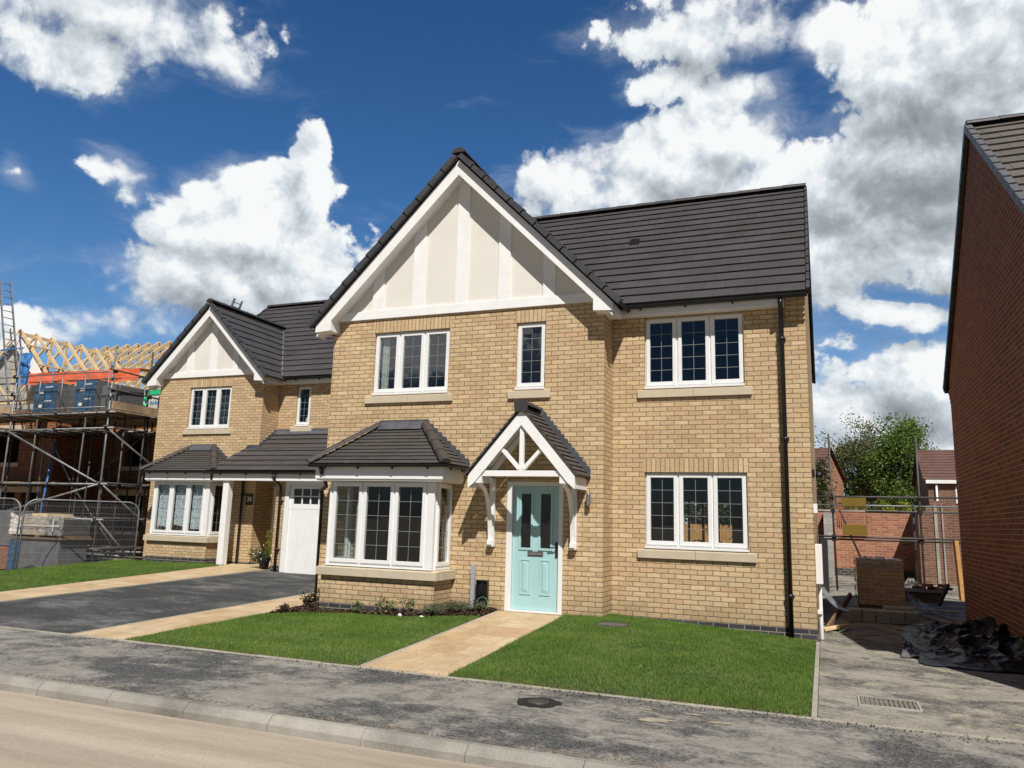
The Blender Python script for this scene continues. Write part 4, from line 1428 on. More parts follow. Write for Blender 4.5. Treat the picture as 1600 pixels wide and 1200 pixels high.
rm.build('ridge_tiles', roof)
vm_.build('verge_caps', roof)
mb = MB('black')
vy = 1.95
vz = EZ + (vy - EY) * TAN + .04
mb.hexa([(-3.2, vy - .1, vz - .085), (-3.02, vy - .1, vz - .085), (-3.02, vy + .1, vz + .08), (-3.2, vy + .1, vz + .08),
         (-3.19, vy - .1, vz + .01), (-3.03, vy - .1, vz + .01), (-3.04, vy + .06, vz + .1), (-3.18, vy + .06, vz + .1)])
mb.build('roof_vent', roof)
# eaves
mb = MB('paint')
mb.box(XR - .0 + .0, -.292, .18, .2, 4.81, 4.955, F0)
mb.box(XR + .002, -.292, .001, .1795, 4.81, 4.825, F0)
xo = -5.64 + 2.82
mb.box(xo - .02, xo, -.542 - .3, -.2005, 4.765, 4.87)          # side of the gable's boxed foot
mb.box(XR + .003, xo - .0205, -.5, -.2005, 4.765, 4.78)
mb.build('fascia', H, bevel=.003)
mb = MB('black')
gutter(mb, (XR + .16, -.262, 4.955), (.04, -.262, 4.955), .058, brackets=.8)
mb.build('gutter', H)
downpipe(H, [(-.35, -.255, 4.9), (-.35, -.255, 4.8), (-.35, -.1, 4.66), (-.35, -.085, 4.6), (-.35, -.085, -.19)],
         [(4.3, -.35, -.085), (2.75, -.35, -.085), (.45, -.35, -.085)], .085, .034)

# door
mb = MB('upvc')
mb.box(DOOR[0] + .001, -4.56, -.1, .006, .0, 2.049, FG)
mb.box(-3.765, DOOR[1] - .001, -.1, .006, .0, 2.049, FG)
mb.box(-4.5595, -3.7655, -.1, .006, 1.985, 2.049, FG)
mb.box(-4.5595, -3.7655, -.1, .012, .0, .03, FG)
mb.build('door_frame', H, bevel=.004)
DL = Fr((0, GY + .045, 0), (1, 0, 0), (0, -1, 0))
x0, x1, z0, z1 = -4.555, -3.77, .034, 1.98
gl = [(-4.415, -4.245, 1.0, 1.86), (-4.08, -3.91, 1.0, 1.86)]
pn = [(-4.42, -4.24, .27, .82), (-4.085, -3.905, .27, .82)]
mb = MB('door')
# stiles and rails around openings
P = DL.P
us = [x0] + [v for g_ in gl for v in g_[:2]] + [x1]
class _o: pass
wall(mb, DL, x0, x1, z0, z1, gl, reveal=.03)
for a, b, c, d in gl:     # raised mouldings round the glass
    for q in ((a - .035, a, c - .035, d + .035), (b, b + .035, c - .035, d + .035)):
        mb.box(q[0], q[1], .0005, .014, q[2], q[3], DL)
    mb.box(a + .0005, b - .0005, .0005, .014, d, d + .035, DL)
    mb.box(a + .0005, b - .0005, .0005, .014, c - .035, c, DL)
for a, b, c, d in pn:     # moulded lower panels: frame, then a bevelled field
    w = .022
    mb.box(a, a + w, .0005, .012, c, d, DL); mb.box(b - w, b, .0005, .012, c, d, DL)
    mb.box(a + w + .0005, b - w - .0005, .0005, .012, d - w, d, DL); mb.box(a + w + .0005, b - w - .0005, .0005, .012, c, c + w, DL)
    i = .05
    lo = [(a + w + .01, c + w + .01), (b - w - .01, c + w + .01), (b - w - .01, d - w - .01), (a + w + .01, d - w - .01)]
    hi = [(a + i + .012, c + i + .03), (b - i - .012, c + i + .03), (b - i - .012, d - i - .012), (a + i + .012, d - i - .012)]
    for k in range(4):
        j = (k + 1) % 4
        mb.face([P(lo[k][0], .001, lo[k][1]), P(lo[j][0], .001, lo[j][1]), P(hi[j][0], .014, hi[j][1]), P(hi[k][0], .014, hi[k][1])])
    mb.face([P(u, .014, z) for u, z in hi])
dr = mb.build('front_door', H)
mb = MB('doorglass')
for a, b, c, d in gl:
    mb.face([P(a, -.015, c), P(b, -.015, c), P(b, -.015, d), P(a, -.015, d)])
mb.build('door_glazing', dr)
mb = MB('steeldark')
mb.box(-4.29, -4.03, .001, .014, .875, .945, DL)
mb.use('chrome')
mb.box(-4.272, -4.048, .0145, .022, .888, .932, DL)
mb.build('letterbox', dr, bevel=.004)
mb = MB('blackmatt')
mb.box(-3.825, -3.79, .001, .012, .86, 1.1, DL)
mb.tube([P(-3.807, .012, 1.02), P(-3.807, .055, 1.02), P(-3.82, .06, 1.02), P(-3.93, .06, 1.01)], .011, 8)
mb.build('door_handle', dr)

# porch canopy
px, ph, pe, pa, pd = -4.19, .93, 2.12, 3.2, .68
ps = (pa - pe) / ph
mb = MB('tile_porch')
for s in (-1, 1):
    tiled(mb, [(px + s * ph, GY - pd, pe), (px + s * ph, GY - .004, pe), (px, GY - .004, pa), (px, GY - pd, pa)], .1, .02, .006)
pr = mb.build('porch_roof', H)
mb = MB('ridge')
ridge_row(mb, (px, GY - pd - .01, pa + .01), (px, GY - .02, pa + .01), r=.1, seg_len=.35, drop=.8)
mb.prism([(px - .1, pa - .1), (px + .1, pa - .1), (px + .115, pa + .04), (px, pa + .115), (px - .115, pa + .04)], pd, pd + .025, fr=FG)
mb.build('ridge_end', pr)
for s in (-1, 1):
    mb = MB('lead')
    stepped(mb, FG, ((px + s * (ph + .0), pe + .03), (px + s * .06, pa - .02)))
    mb.build('lead_flashing', pr)
mb = MB('paint')
for s in (-1, 1):
    e = .885
    poly = [(px, pa - .07), (px, pa - .30), (px + s * (e - .12), pa - .30 - ps * (e - .12)), (px + s * (e - .1), pa - .32 - ps * (e - .12)), (px + s * e, pa - .07 - ps * e - .19), (px + s * e, pa - .07 - ps * e)]
    if s < 0: poly = poly[::-1]
    mb.prism(poly, pd - .05 + .0006 * s, pd - .022 + .0006 * s, fr=FG)
mb.build('porch_bargeboard', H, bevel=.003)
mb = MB('paint')
for s in (-1, 1):
    e = .885
    a = [(px + s * .0, pa - .03), (px + s * e, pa - .03 - ps * e), (px + s * e, pa - .05 - ps * e), (px + s * .0, pa - .05)]
    if s > 0: a = a[::-1]
    mb.prism(a, .003, pd - .051, fr=FG)
    xa = px + s * e
    mb.box(min(xa, xa - s * .02), max(xa, xa - s * .02), .003, pd - .0505, pa - .25 - ps * e, pa - .075 - ps * e, FG)
    # wall plate rafters against the brick
    b = [(px, pa - .07), (px + s * (e - .03), pa - .07 - ps * (e - .03)), (px + s * (e - .03), pa - .2 - ps * (e - .03)), (px, pa - .2)]
    if s > 0: b = b[::-1]
    mb.prism(b, .0035 + .0005 * s, .05 + .0005 * s, fr=FG)
mb.build('porch_soffit', H)
mb = MB('paint')
zt = 2.1
mb.box(px - .69, px + .69, pd - .125, pd - .055, zt, zt + .09, FG)      # tie beam
zi = lambda dx: pa - .26 - ps * dx
mb.box(px - .035, px + .035, pd - .12, pd - .06, zt + .0905, zi(.02) + .1, FG)
for s in (-1, 1):
    d0, d1 = .06, .37
    a = FG.P(px + s * .03, pd - .09, zt + .11)
    b = FG.P(px + s * .37, pd - .09, zi(.37) + .06)
    mb.beam(a, b, .056, .075, up=(0, -1, 0))
mb.build('porch_truss', H, bevel=.003)
for xb in (-4.9, -3.5):
    mb = MB('paint')
    w = .045
    mb.box(xb - w, xb + w, .002, .07, 1.02, 2.098, FG)
    mb.box(xb - w - .006, xb + w + .006, .0015, .1, 1.0, 1.09, FG)
    mb.box(xb - w, xb + w, .0705, pd - .06, 2.01, 2.098, FG)
    mb.box(xb - w - .01, xb + w + .01, pd - .13, pd - .045, 1.995, 2.099, FG)
    # curved brace
    n = 14
    O, I = [], []
    for k in range(n + 1):
        t = math.pi / 2 * k / n
        O.append((.55 - .47 * math.cos(t) ** 1.0 if False else .60 - (.60 - .075) * math.cos(math.pi / 2 - t) , 2.0 - .93 * (1 - math.cos(t)) ** 1.0))
    # quarter curve hugging the wall, thick .07
    outer, inner = [], []
    for k in range(n + 1):
        t = math.pi / 2 * k / n
        outer.append((.58 - .475 * math.sin(t), 1.1 + .895 * math.cos(t)))
        inner.append((.51 - .438 * math.sin(t), 1.1 + .84 * math.cos(t) ** 1.15 if t < math.pi / 2 else 1.1))
    for k in range(n):
        (a0, b0), (a1, b1) = outer[k], outer[k + 1]
        (c0, e0), (c1, e1) = inner[k], inner[k + 1]
        q = [FG.P(xb - w * .8, c0, e0), FG.P(xb + w * .8, c0, e0), FG.P(xb + w * .8, c1, e1), FG.P(xb - w * .8, c1, e1),
             FG.P(xb - w * .8, a0, b0), FG.P(xb + w * .8, a0, b0), FG.P(xb + w * .8, a1, b1), FG.P(xb - w * .8, a1, b1)]
        mb.hexa(q)
    mb.box(xb - w * .8 - .004, xb + w * .8 + .004, .0702, .13, 1.03, 1.105, FG)
    mb.build('porch_bracket', H, bevel=.003)
# wall lamp
mb = MB('chrome')
c = FG.P(-3.255, .085, 0)
mb.lathe((c.x, c.y, 0), [(.0, 1.69), (.034, 1.69), (.036, 1.70), (.036, 1.86), (.034, 1.868), (0, 1.868)], 20)
mb.box(-3.275, -3.235, .001, .06, 1.75, 1.81, FG)
mb.build('wall_lamp', H)
# cable duct and open meter box by the door
mb = MB('greypipe')
mb.box(-5.235, -5.165, .004, .07, -.12, .66, FG)
mb.box(-5.24, -5.16, .003, .075, .55, .565, FG)
mb.box(-5.228, -5.172, .006, .064, .6605, .70, FG)
mb.build('cable_duct', H, bevel=.004)
mb = MB('black')
mb.box(-5.13, -4.93, .002, .015, .16, .46, FG)
for a, b, c_, d in ((-5.13, -5.115, .16, .46), (-4.945, -4.93, .16, .46), (-5.1145, -4.9455, .445, .46), (-5.1145, -4.9455, .16, .18)):
    mb.box(a, b, .0155, .075, c_, d, FG)
mb.box(-5.1, -4.96, .0155, .04, .22, .4, FG)
mb.tube([FG.P(-5.02, .05, .42), FG.P(-5.03, .075, .3), FG.P(-5.0, .06, .2)], .012, 6)
mb.hexa([FG.P(-5.15, .12, .13), FG.P(-4.92, .12, .13), FG.P(-4.92, .0155, .13), FG.P(-5.15, .0155, .13), FG.P(-5.15, .12, .145), FG.P(-4.92, .12, .145), FG.P(-4.92, .0155, .155), FG.P(-5.15, .0155, .155)])
mb.build('meter_box', H, bevel=.003)
# services on the right hand side wall
FS = Fr((0, 0, 0), (0, 1, 0), (1, 0, 0))
mb = MB('upvc')
mb.box(.28, .68, .002, .1, .62, 1.2, FS)
mb.tube([(.05, .42, .6195), (.05, .42, -.25)], .03, 10)
mb.box(.36, .48, .003, .075, .18, .24, FS)
mb.build('gas_meter_box', H, bevel=.006)
mb = MB('upvc')
mb.box(.3, .44, .002, .06, 1.66, 1.8, FS)
mb.build('wall_vent', H, bevel=.004)
mb = MB('black')
mb.box(.3, .42, .002, .04, 2.2, 2.32, FS)
mb.lathe((.1, .36, 2.19), [(0, 0), (.045, .01), (.05, .05), (.03, .1), (0, .1)], 12)
mb.build('security_light', H)

B1 = bay(H, -7.72, -5.60, GY, .65, 0.0, .45, .60, 2.0, -.15, 2.275, 3.03, '')
mb = MB('curtain')
def curtain(mb, p, q, z0, z1, n=40, amp=.022, f=9):
    p, q = Vector(p), Vector(q)
    d = q - p
    s = Vector((-d.y, d.x, 0)).normalized()
    pts = [p + d * (k / n) + s * amp * math.sin(k / n * 2 * math.pi * f * d.length + math.sin(k * .7)) for k in range(n + 1)]
    for a, b in zip(pts, pts[1:]):
        mb.face([(a.x, a.y, z0), (b.x, b.y, z0), (b.x, b.y, z1), (a.x, a.y, z1)], smooth=True)
curtain(mb, (-7.26, -.4, 0), (-7.12, -.4, 0), 3.58, 4.72, 20, .015, 22)
curtain(mb, (-7.2, -1.04, 0), (-6.98, -1.04, 0), .62, 1.98, 30, .02, 22)
curtain(mb, (-5.76, -.98, 0), (-5.76, -.84, 0), .62, 1.98, 16, .015, 25)
mb.build('curtain', H)
mb = MB('black')
mb.tube([(B1['ex0'] + .22, B1['ey'] + .02, 2.22), (B1['ex0'] + .22, B1['ey'] + .06, 2.13), (-7.78, -1.2, 2.06), (-8.05, -.75, 1.93), (-8.29, -.58, 1.86), (-8.3, -.5, 1.8), (-8.3, -.48, -.1)], .034, 10)
mb.build('bay_downpipe', H)

# ================================================================== neighbouring house on the left
NY, NR, DZ = 4.3, 5.0, .16
NL, NX = -17.54, -13.85
nxm = (NL + NX) / 2
N = thing('neighbour_house', (-14, 8, 0), 'buff brick house on the left with small white gable, white garage door and lean-to porch', 'house')
FN = Fr((0, NY, 0), (1, 0, 0), (0, -1, 0))
FR = Fr((0, NR, 0), (1, 0, 0), (0, -1, 0))
NG = 3.78
FGR = Fr((0, NG, 0), (1, 0, 0), (0, -1, 0))
NA = (-16.42, -14.94, 3.69, 4.88)
NB = (-13.28, -12.81, 3.80, 4.92)
NBAY = (-16.6, -14.9, .8, 2.2)
GAR = (-12.46, -9.95, -.1, 2.2)
NDR = (-13.78, -12.92, .12, 2.15)
mb = MB('buff')
wall(mb, FN, NL, NX, DZ, 5.18, [NA, NBAY])
wall(mb, Fr((NX, 0, 0), (0, 1, 0), (1, 0, 0)), NY, NR, DZ, 5.16)
wall(mb, FR, NX, -8.9, DZ, 5.16, [NB, NDR])
wall(mb, FGR, -12.74, -9.4, DZ, 2.45, [(GAR[0], GAR[1], GAR[2], 2.25)])
wall(mb, Fr((-12.74, 0, 0), (0, -1, 0), (-1, 0, 0)), -NR, -NG, DZ, 2.45)
wall(mb, Fr((NL, 0, 0), (0, -1, 0), (-1, 0, 0)), -12.4, -NY, DZ, 5.16)
wall(mb, Fr((-8.9, 0, 0), (0, 1, 0), (1, 0, 0)), NR, 12.4, DZ, 5.16)
mb.face([(NL, 12.4, 5.1), (NL, 5.0, 5.1), (NL, 8.7, 8.25)])
mb.face([(-8.9, 5.0, 5.1), (-8.9, 12.4, 5.1), (-8.9, 8.7, 8.25)])
mb.build('wall', N)
mb = MB('blue')
wall(mb, FN, NL, NX, -.6, DZ)
wall(mb, Fr((NX, 0, 0), (0, 1, 0), (1, 0, 0)), NY, NR, -.6, DZ)
wall(mb, FR, NX, -12.9, -.6, DZ, [(NDR[0], NDR[1], .1, .2)])
wall(mb, FGR, -12.74, GAR[0], -.6, DZ)
wall(mb, Fr((-12.74, 0, 0), (0, -1, 0), (-1, 0, 0)), -NR, -NG, -.6, DZ)
wall(mb, Fr((NL, 0, 0), (0, -1, 0), (-1, 0, 0)), -12.4, -NY, -.6, DZ)
mb.build('plinth', N)
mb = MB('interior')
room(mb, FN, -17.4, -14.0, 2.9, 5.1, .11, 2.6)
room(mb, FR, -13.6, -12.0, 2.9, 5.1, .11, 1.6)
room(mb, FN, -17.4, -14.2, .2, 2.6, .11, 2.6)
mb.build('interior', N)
wn = window(N, FN, *NA)
window(N, FR, *NB, n=1)
sill(N, FN, NA[0], NA[1], NA[2])
sill(N, FR, NB[0], NB[1], NB[2], split=False)
lintel(N, FN, NA[0] - .02, NA[1] + .02, NA[3])
mb = MB('blind')
for k in range(3):
    u0 = NA[0] + .13 + k * .455
    for j in range(26):
        z = NA[2] + .12 + j * .039
        mb.hexa([FN.P(u0, -.15, z), FN.P(u0 + .36, -.15, z), FN.P(u0 + .36, -.18, z + .012), FN.P(u0, -.18, z + .012), FN.P(u0, -.15, z + .003), FN.P(u0 + .36, -.15, z + .003), FN.P(u0 + .36, -.18, z + .015), FN.P(u0, -.18, z + .015)])
mb.build('venetian_blind', N)
mb = MB('white')
mb.lathe((NB[1] - .14, NR + .2, NB[2] + .08), [(0, 0), (.07, .0), (.11, .08), (.1, .16), (.05, .2), (0, .21)], 14)
mb.build('ornament', N)
ZN = gable_front(N, nxm, NY, 1.845, 5.18, 2.065, 1.735, [(-.82, .2), (0, .215), (.83, .2)])
tm, rm, vm_ = MB('tile'), Runs('ridge'), Runs('verge')
EYN, EZN, RYN = 4.71, 5.125, 8.7
RZN = EZN + (RYN - EYN) * TAN
a0, a1 = NL - .05, -8.85
tiled(tm, [(a0, EYN, EZN), (a1, EYN, EZN), (a1, RYN, RZN), (a0, RYN, RZN)])
tiled(tm, [(a1, 2 * RYN - EYN, EZN), (a0, 2 * RYN - EYN, EZN), (a0, RYN, RZN), (a1, RYN, RZN)])
ridge_row(rm, (a0, RYN, RZN + .02), (a1, RYN, RZN + .02), r=.13, drop=.7)
for x in (a0 - .01, a1 + .01):
    verge_row(vm_, (x, EYN, EZN), (x, RYN - .05, RZN - .02), w=.05, h=.09)
zt = ZN + .09
ybk = EYN + (zt - EZN) / TAN + .1
gable_roof(N, tm, rm, vm_, nxm, NY, ybk, ZN, 2.065)
rf = tm.build('roof', N)
rm.build('ridge_tiles', rf)
vm_.build('verge_caps', rf)
mb = MB('steel')      # valley line where the two slopes meet
zl = lambda dx: zt - dx * 1.01
pts = []
for dx in (2.0, 0.02):
    z = zl(dx)
    pts.append(Vector((nxm + dx, EYN + (z - EZN) / TAN, z + .035)))
mb.beam(pts[0], pts[1], .035, .02)
mb.build('valley', rf)
mb = MB('paint')
mb.box(NX + .002, -8.95, .18, .2, EZN - .155, EZN - .01, FR)
mb.box(NX + .002, -8.95, .001, .1795, EZN - .155, EZN - .14, FR)
xo = nxm + 2.065
mb.box(xo - .02, xo, NY - .298, NR - .2005, 4.945, 5.05)
mb.box(NX + .003, xo - .0205, NY - .275, NR - .2005, 4.945, 4.96)
mb.build('fascia', N)
mb = MB('black')
gutter(mb, (NX + .3, EYN + .03, EZN - .01), (-8.9, EYN + .03, EZN - .01), .058)
mb.build('gutter', N)
BN = bay(N, -16.77, -14.73, NY, .65, DZ + .08, .63, .79, 2.2, .09, 2.47, 3.18, '')
mb = MB('lace')
for a, b in ((-16.6, -16.06), (-16.02, -15.48), (-15.44, -14.92)):
    mb.face([(a, 3.78, 1.02 + .06 * math.sin(a * 7)), (b, 3.78, .98), (b, 3.78, 2.2), (a, 3.78, 2.2)], [(a, 1.0), (b, 1.0), (b, 2.2), (a, 2.2)])
mb.build('lace_curtain', N)
mb = MB('oldwood')
mb.box(-16.5, -16.1, 3.85, 3.95, .8, .98)
mb.box(-15.9, -15.6, 3.85, 3.95, .8, 1.0)
mb.use('blackmatt')
mb.box(-15.35, -15.0, 3.85, 3.95, .8, 1.02)
mb.build('window_ornaments', N)
# lean-to roof over porch and garage
LX0, LX1, LEY, LEZ, LTZ = -14.72, -8.9, 3.42, 2.475, 3.62
tm = MB('tile')
tl = (LTZ - LEZ) / (NR - LEY)
zlean = lambda y: LEZ + (y - LEY) * tl
tiled(tm, [(LX0, LEY, LEZ), (LX1, LEY, LEZ), (LX1, NY - .003, zlean(NY)), (LX0 + .42, NY - .003, zlean(NY))], .24, .026)
tiled(tm, [(NX + .002, NY - .003, zlean(NY)), (LX1, NY - .003, zlean(NY)), (LX1, NR - .003, LTZ), (NX + .002, NR - .003, LTZ)], .24, .026)
lr = tm.build('lean_to_roof', N)
mb = MB('lead')
mb.prism([(NX + .01, LTZ - .02), (LX1, LTZ - .02), (LX1, LTZ + .11), (NX + .01, LTZ + .11)], .003, .012, fr=FR)
mb.hexa([(NX + .01, NR - .16, LTZ - .06), (LX1, NR - .16, LTZ - .06), (LX1, NR - .013, LTZ + .055), (NX + .01, NR - .013, LTZ + .055),
         (NX + .01, NR - .16, LTZ - .05), (LX1, NR - .16, LTZ - .05), (LX1, NR - .013, LTZ + .065), (NX + .01, NR - .013, LTZ + .065)])
mb.build('lead_flashing', lr)
mb = MB('lead')
mb.prism([(LX0 + .42, zlean(NY)), (NX, zlean(NY) - .02), (NX, zlean(NY) + .12), (LX0 + .5, zlean(NY) + .12)], .003, .011, fr=FN)
SR = Fr((NX, 0, 0), (0, 1, 0), (1, 0, 0))
stepped(mb, SR, ((NY + .02, zlean(NY) + .02), (NR - .02, LTZ)))
mb.build('lead_flashing', lr)
mb = MB('paint')
fy = LEY + .08
mb.box(LX0 + .06, LX1, fy, fy + .022, 2.235, 2.44)
mb.box(LX0 + .06, LX1, fy + .0225, NG - .004, 2.27, 2.285)
mb.box(LX0 + .06, -12.75, NG - .003, NR - .003, 2.27, 2.285)
mb.box(LX0 + .06, LX0 + .08, fy + .0225, NY - .004, 2.29, 2.5)
mb.build('porch_fascia', N, bevel=.003)
mb = MB('black')
gutter(mb, (LX0, LEY + .03, LEZ - .02), (LX1, LEY + .03, LEZ - .02), .055, brackets=.9)
mb.build('porch_gutter', N)
mb = MB('paint')
mb.box(-14.26, -14.08, 3.55, 3.73, .04, 2.268)
mb.build('porch_post', N, bevel=.006)
downpipe(N, [(-12.6, LEY + .03, 2.4), (-12.6, LEY + .03, 2.3), (-12.55, NG - .09, 2.12), (-12.55, NG - .08, 2.07), (-12.55, NG - .08, -.05)],
         [(1.75, -12.55, NG - .08), (.55, -12.55, NG - .08)], .08)
downpipe(N, [(-14.2, NY - .075, 2.26), (-14.2, NY - .075, .1)], [(1.9, -14.2, NY - .075)], .075)
# entrance door in the shade of the porch
mb = MB('upvc')
mb.box(NDR[0] + .001, NDR[0] + .07, -.1, .01, .1, NDR[3] - .001, FR)
mb.box(NDR[1] - .07, NDR[1] - .001, -.1, .01, .1, NDR[3] - .001, FR)
mb.box(NDR[0] + .0705, NDR[1] - .0705, -.1, .01, NDR[3] - .07, NDR[3] - .001, FR)
mb.build('door_frame', N)
mb = MB('slate')
mb.box(NDR[0] + .071, NDR[1] - .071, -.08, -.04, .12, NDR[3] - .071, FR)
for k in range(2):
    mb.box(NDR[0] + .15 + .33 * k, NDR[0] + .38 + .33 * k, -.0395, -.028, .3, .95, FR)
    mb.box(NDR[0] + .15 + .33 * k, NDR[0] + .38 + .33 * k, -.0395, -.028, 1.1, 1.95, FR)
mb.build('entrance_door', N)
mb = MB('slate')
pc = (-14.005, 1.78)
mb.box(pc[0] - .115, pc[0] + .115, .002, .016, pc[1] - .15, pc[1] + .15, FN)
plq = mb.build('house_number_plaque', N, bevel=.004)
cu = bpy.data.curves.new('house_number', 'FONT')
cu.body = '38'
cu.size = .17
cu.align_x = 'CENTER'
cu.align_y = 'CENTER'
cu.extrude = .002
cu.materials.append(MAT['white'])
tmp_ = bpy.data.objects.new('house_number', cu)
me_ = bpy.data.meshes.new_from_object(tmp_)
bpy.data.objects.remove(tmp_)
to = bpy.data.objects.new('house_number', me_)
col.objects.link(to)
to.parent = plq
to.location = Vector((pc[0], NY - .02, pc[1])) - Vector(N.location)
to.rotation_euler = (R_(90), 0, 0)
# garage door
mb = MB('upvc')
mb.box(GAR[0] + .001, GAR[0] + .12, -.1, .012, -.2, 2.245, FGR)
mb.box(GAR[1] - .12, GAR[1] - .001, -.1, .012, -.2, 2.245, FGR)
mb.box(GAR[0] + .1205, GAR[1] - .1205, -.1, .012, 2.13, 2.245, FGR)
mb.build('garage_frame', N, bevel=.004)
mb = MB('paint')
gx0, gx1 = GAR[0] + .125, GAR[1] - .125
zl0, zl1 = 1.68, 2.06
w = .075
x = gx0
mb.box(gx0, gx1, -.06, -.045, -.02, 1.6, FGR)
k = 0
while x < gx1 - .01:
    b = min(x + w, gx1)
    mb.box(x + .003, b - .003, -.0445, -.034, -.015, 1.56, FGR)
    x = b
mb.box(gx0, gx1, -.06, -.03, 1.5605, zl0, FGR)
mb.box(gx0, gx1, -.06, -.03, zl1, 2.125, FGR)
xs = [gx0 + .12 + i * (gx1 - gx0 - .24) / 8 for i in range(9)]
mb.box(gx0, xs[0], -.06, -.03, zl0 + .0005, zl1 - .0005, FGR)
mb.box(xs[-1], gx1, -.06, -.03, zl0 + .0005, zl1 - .0005, FGR)
for q in xs[1:-1]:
    mb.box(q - .016, q + .016, -.06, -.032, zl0 + .0005, zl1 - .0005, FGR)
mb.box(xs[0] + .0005, xs[-1] - .0005, -.06, -.036, (zl0 + zl1) / 2 - .014, (zl0 + zl1) / 2 + .014, FGR)
gd = mb.build('garage_door', N)
mb = MB('black')
mb.box(xs[0], xs[-1], -.075, -.062, zl0, zl1, FGR)
mb.use('glass')
mb.face([FGR.P(xs[0], -.05, zl0), FGR.P(xs[-1], -.05, zl0), FGR.P(xs[-1], -.05, zl1), FGR.P(xs[0], -.05, zl1)])
mb.build('garage_glazing', gd)

# ================================================================== red brick house on the right
RHX = 2.56
RY0, RY1 = -3.05, 4.85
RHE, RHP = 4.26, .84
Q = thing('red_brick_house', (5, 1, -.25), 'tall dark red brick house at the right edge with its blank gable wall in shade', 'house')
ry = (RY0 + RY1) / 2
re0, re1 = RY0 - .27, RY1 + .27
rz = RHE + (ry - re0) * RHP
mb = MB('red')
FQ = Fr((RHX, 0, 0), (0, -1, 0), (-1, 0, 0))
mb.face([(RHX, RY1, -.7), (RHX, RY0, -.7), (RHX, RY0, RHE + .2), (RHX, RY1, RHE + .2)])
mb.face([(RHX, RY1, RHE + .2), (RHX, RY0, RHE + .2), (RHX, ry, rz - .06)])
mb.face([(RHX, RY0, -.7), (11, RY0, -.7), (11, RY0, RHE + .2), (RHX, RY0, RHE + .2)])
mb.face([(11, RY0, -.7), (11, RY1, -.7), (11, RY1, RHE + .2), (11, RY0, RHE + .2)])
mb.face([(11, RY1, -.7), (RHX, RY1, -.7), (RHX, RY1, RHE + .2), (11, RY1, RHE + .2)])
# corbelled eaves corner
for k in range(3):
    mb.box(RHX - .0 + .002, RHX + .3, RY1 - .01, RY1 + .07 * (k + 1), RHE - .32 + .1 * k, RHE - .22 + .1 * k)
mb.build('wall', Q)
tm, rm, vm_ = MB('tile_rh'), Runs('ridge'), Runs('verge')
q0, q1 = RHX - .06, 11.1
tiled(tm, [(q0, re0, RHE), (q1, re0, RHE), (q1, ry, rz), (q0, ry, rz)])
tiled(tm, [(q1, re1, RHE), (q0, re1, RHE), (q0, ry, rz), (q1, ry, rz)])
ridge_row(rm, (q0, ry, rz + .02), (q1, ry, rz + .02), r=.13, drop=.7)
vg = MB('vergegrey')
verge_row(vg, (q0 + .01, re0, RHE), (q0 + .01, ry - .05, rz - .02), w=.09, h=.11)
verge_row(vm_, (q0 + .01, re1, RHE), (q0 + .01, ry + .05, rz - .02), w=.06, h=.1)
o = tm.build('roof', Q)
rm.build('ridge_tiles', o)
vg.build('front_verge_caps', o)
vm_.build('rear_verge_caps', o)
mb = MB('black')
gutter(mb, (q0, re1 - .03, RHE - .02), (11, re1 - .03, RHE - .02))
mb.build('gutter', Q)

# ================================================================== plants
def leafcloud(pts, size, n_per, spread, flat=.6, aspect=.55):
    """many small leaf quads gathered round the given points"""
    P = np.repeat(np.asarray(pts, float), n_per, axis=0)
    n = len(P)
    sp = np.asarray(spread) if np.ndim(spread) else np.array([spread] * 3)
    P = P + rng.normal(0, 1, (n, 3)) * sp
    a = rng.uniform(0, 2 * np.pi, n)
    t = rng.uniform(-1, 1, n) * (1.25 - flat * .5)
    L = rng.uniform(.6, 1.25, n) * size
    u = np.stack([np.cos(a) * np.cos(t), np.sin(a) * np.cos(t), np.sin(t)], 1) * L[:, None]
    r = rng.normal(0, 1, (n, 3))
    w = np.cross(u, r)
    w = w / (np.linalg.norm(w, axis=1)[:, None] + 1e-9) * (L * aspect * .5)[:, None]
    V = np.zeros((n, 4, 3))
    V[:, 0] = P
    V[:, 1] = P + u * .5 + w
    V[:, 2] = P + u
    V[:, 3] = P + u * .5 - w
    return V.reshape(-1, 3)

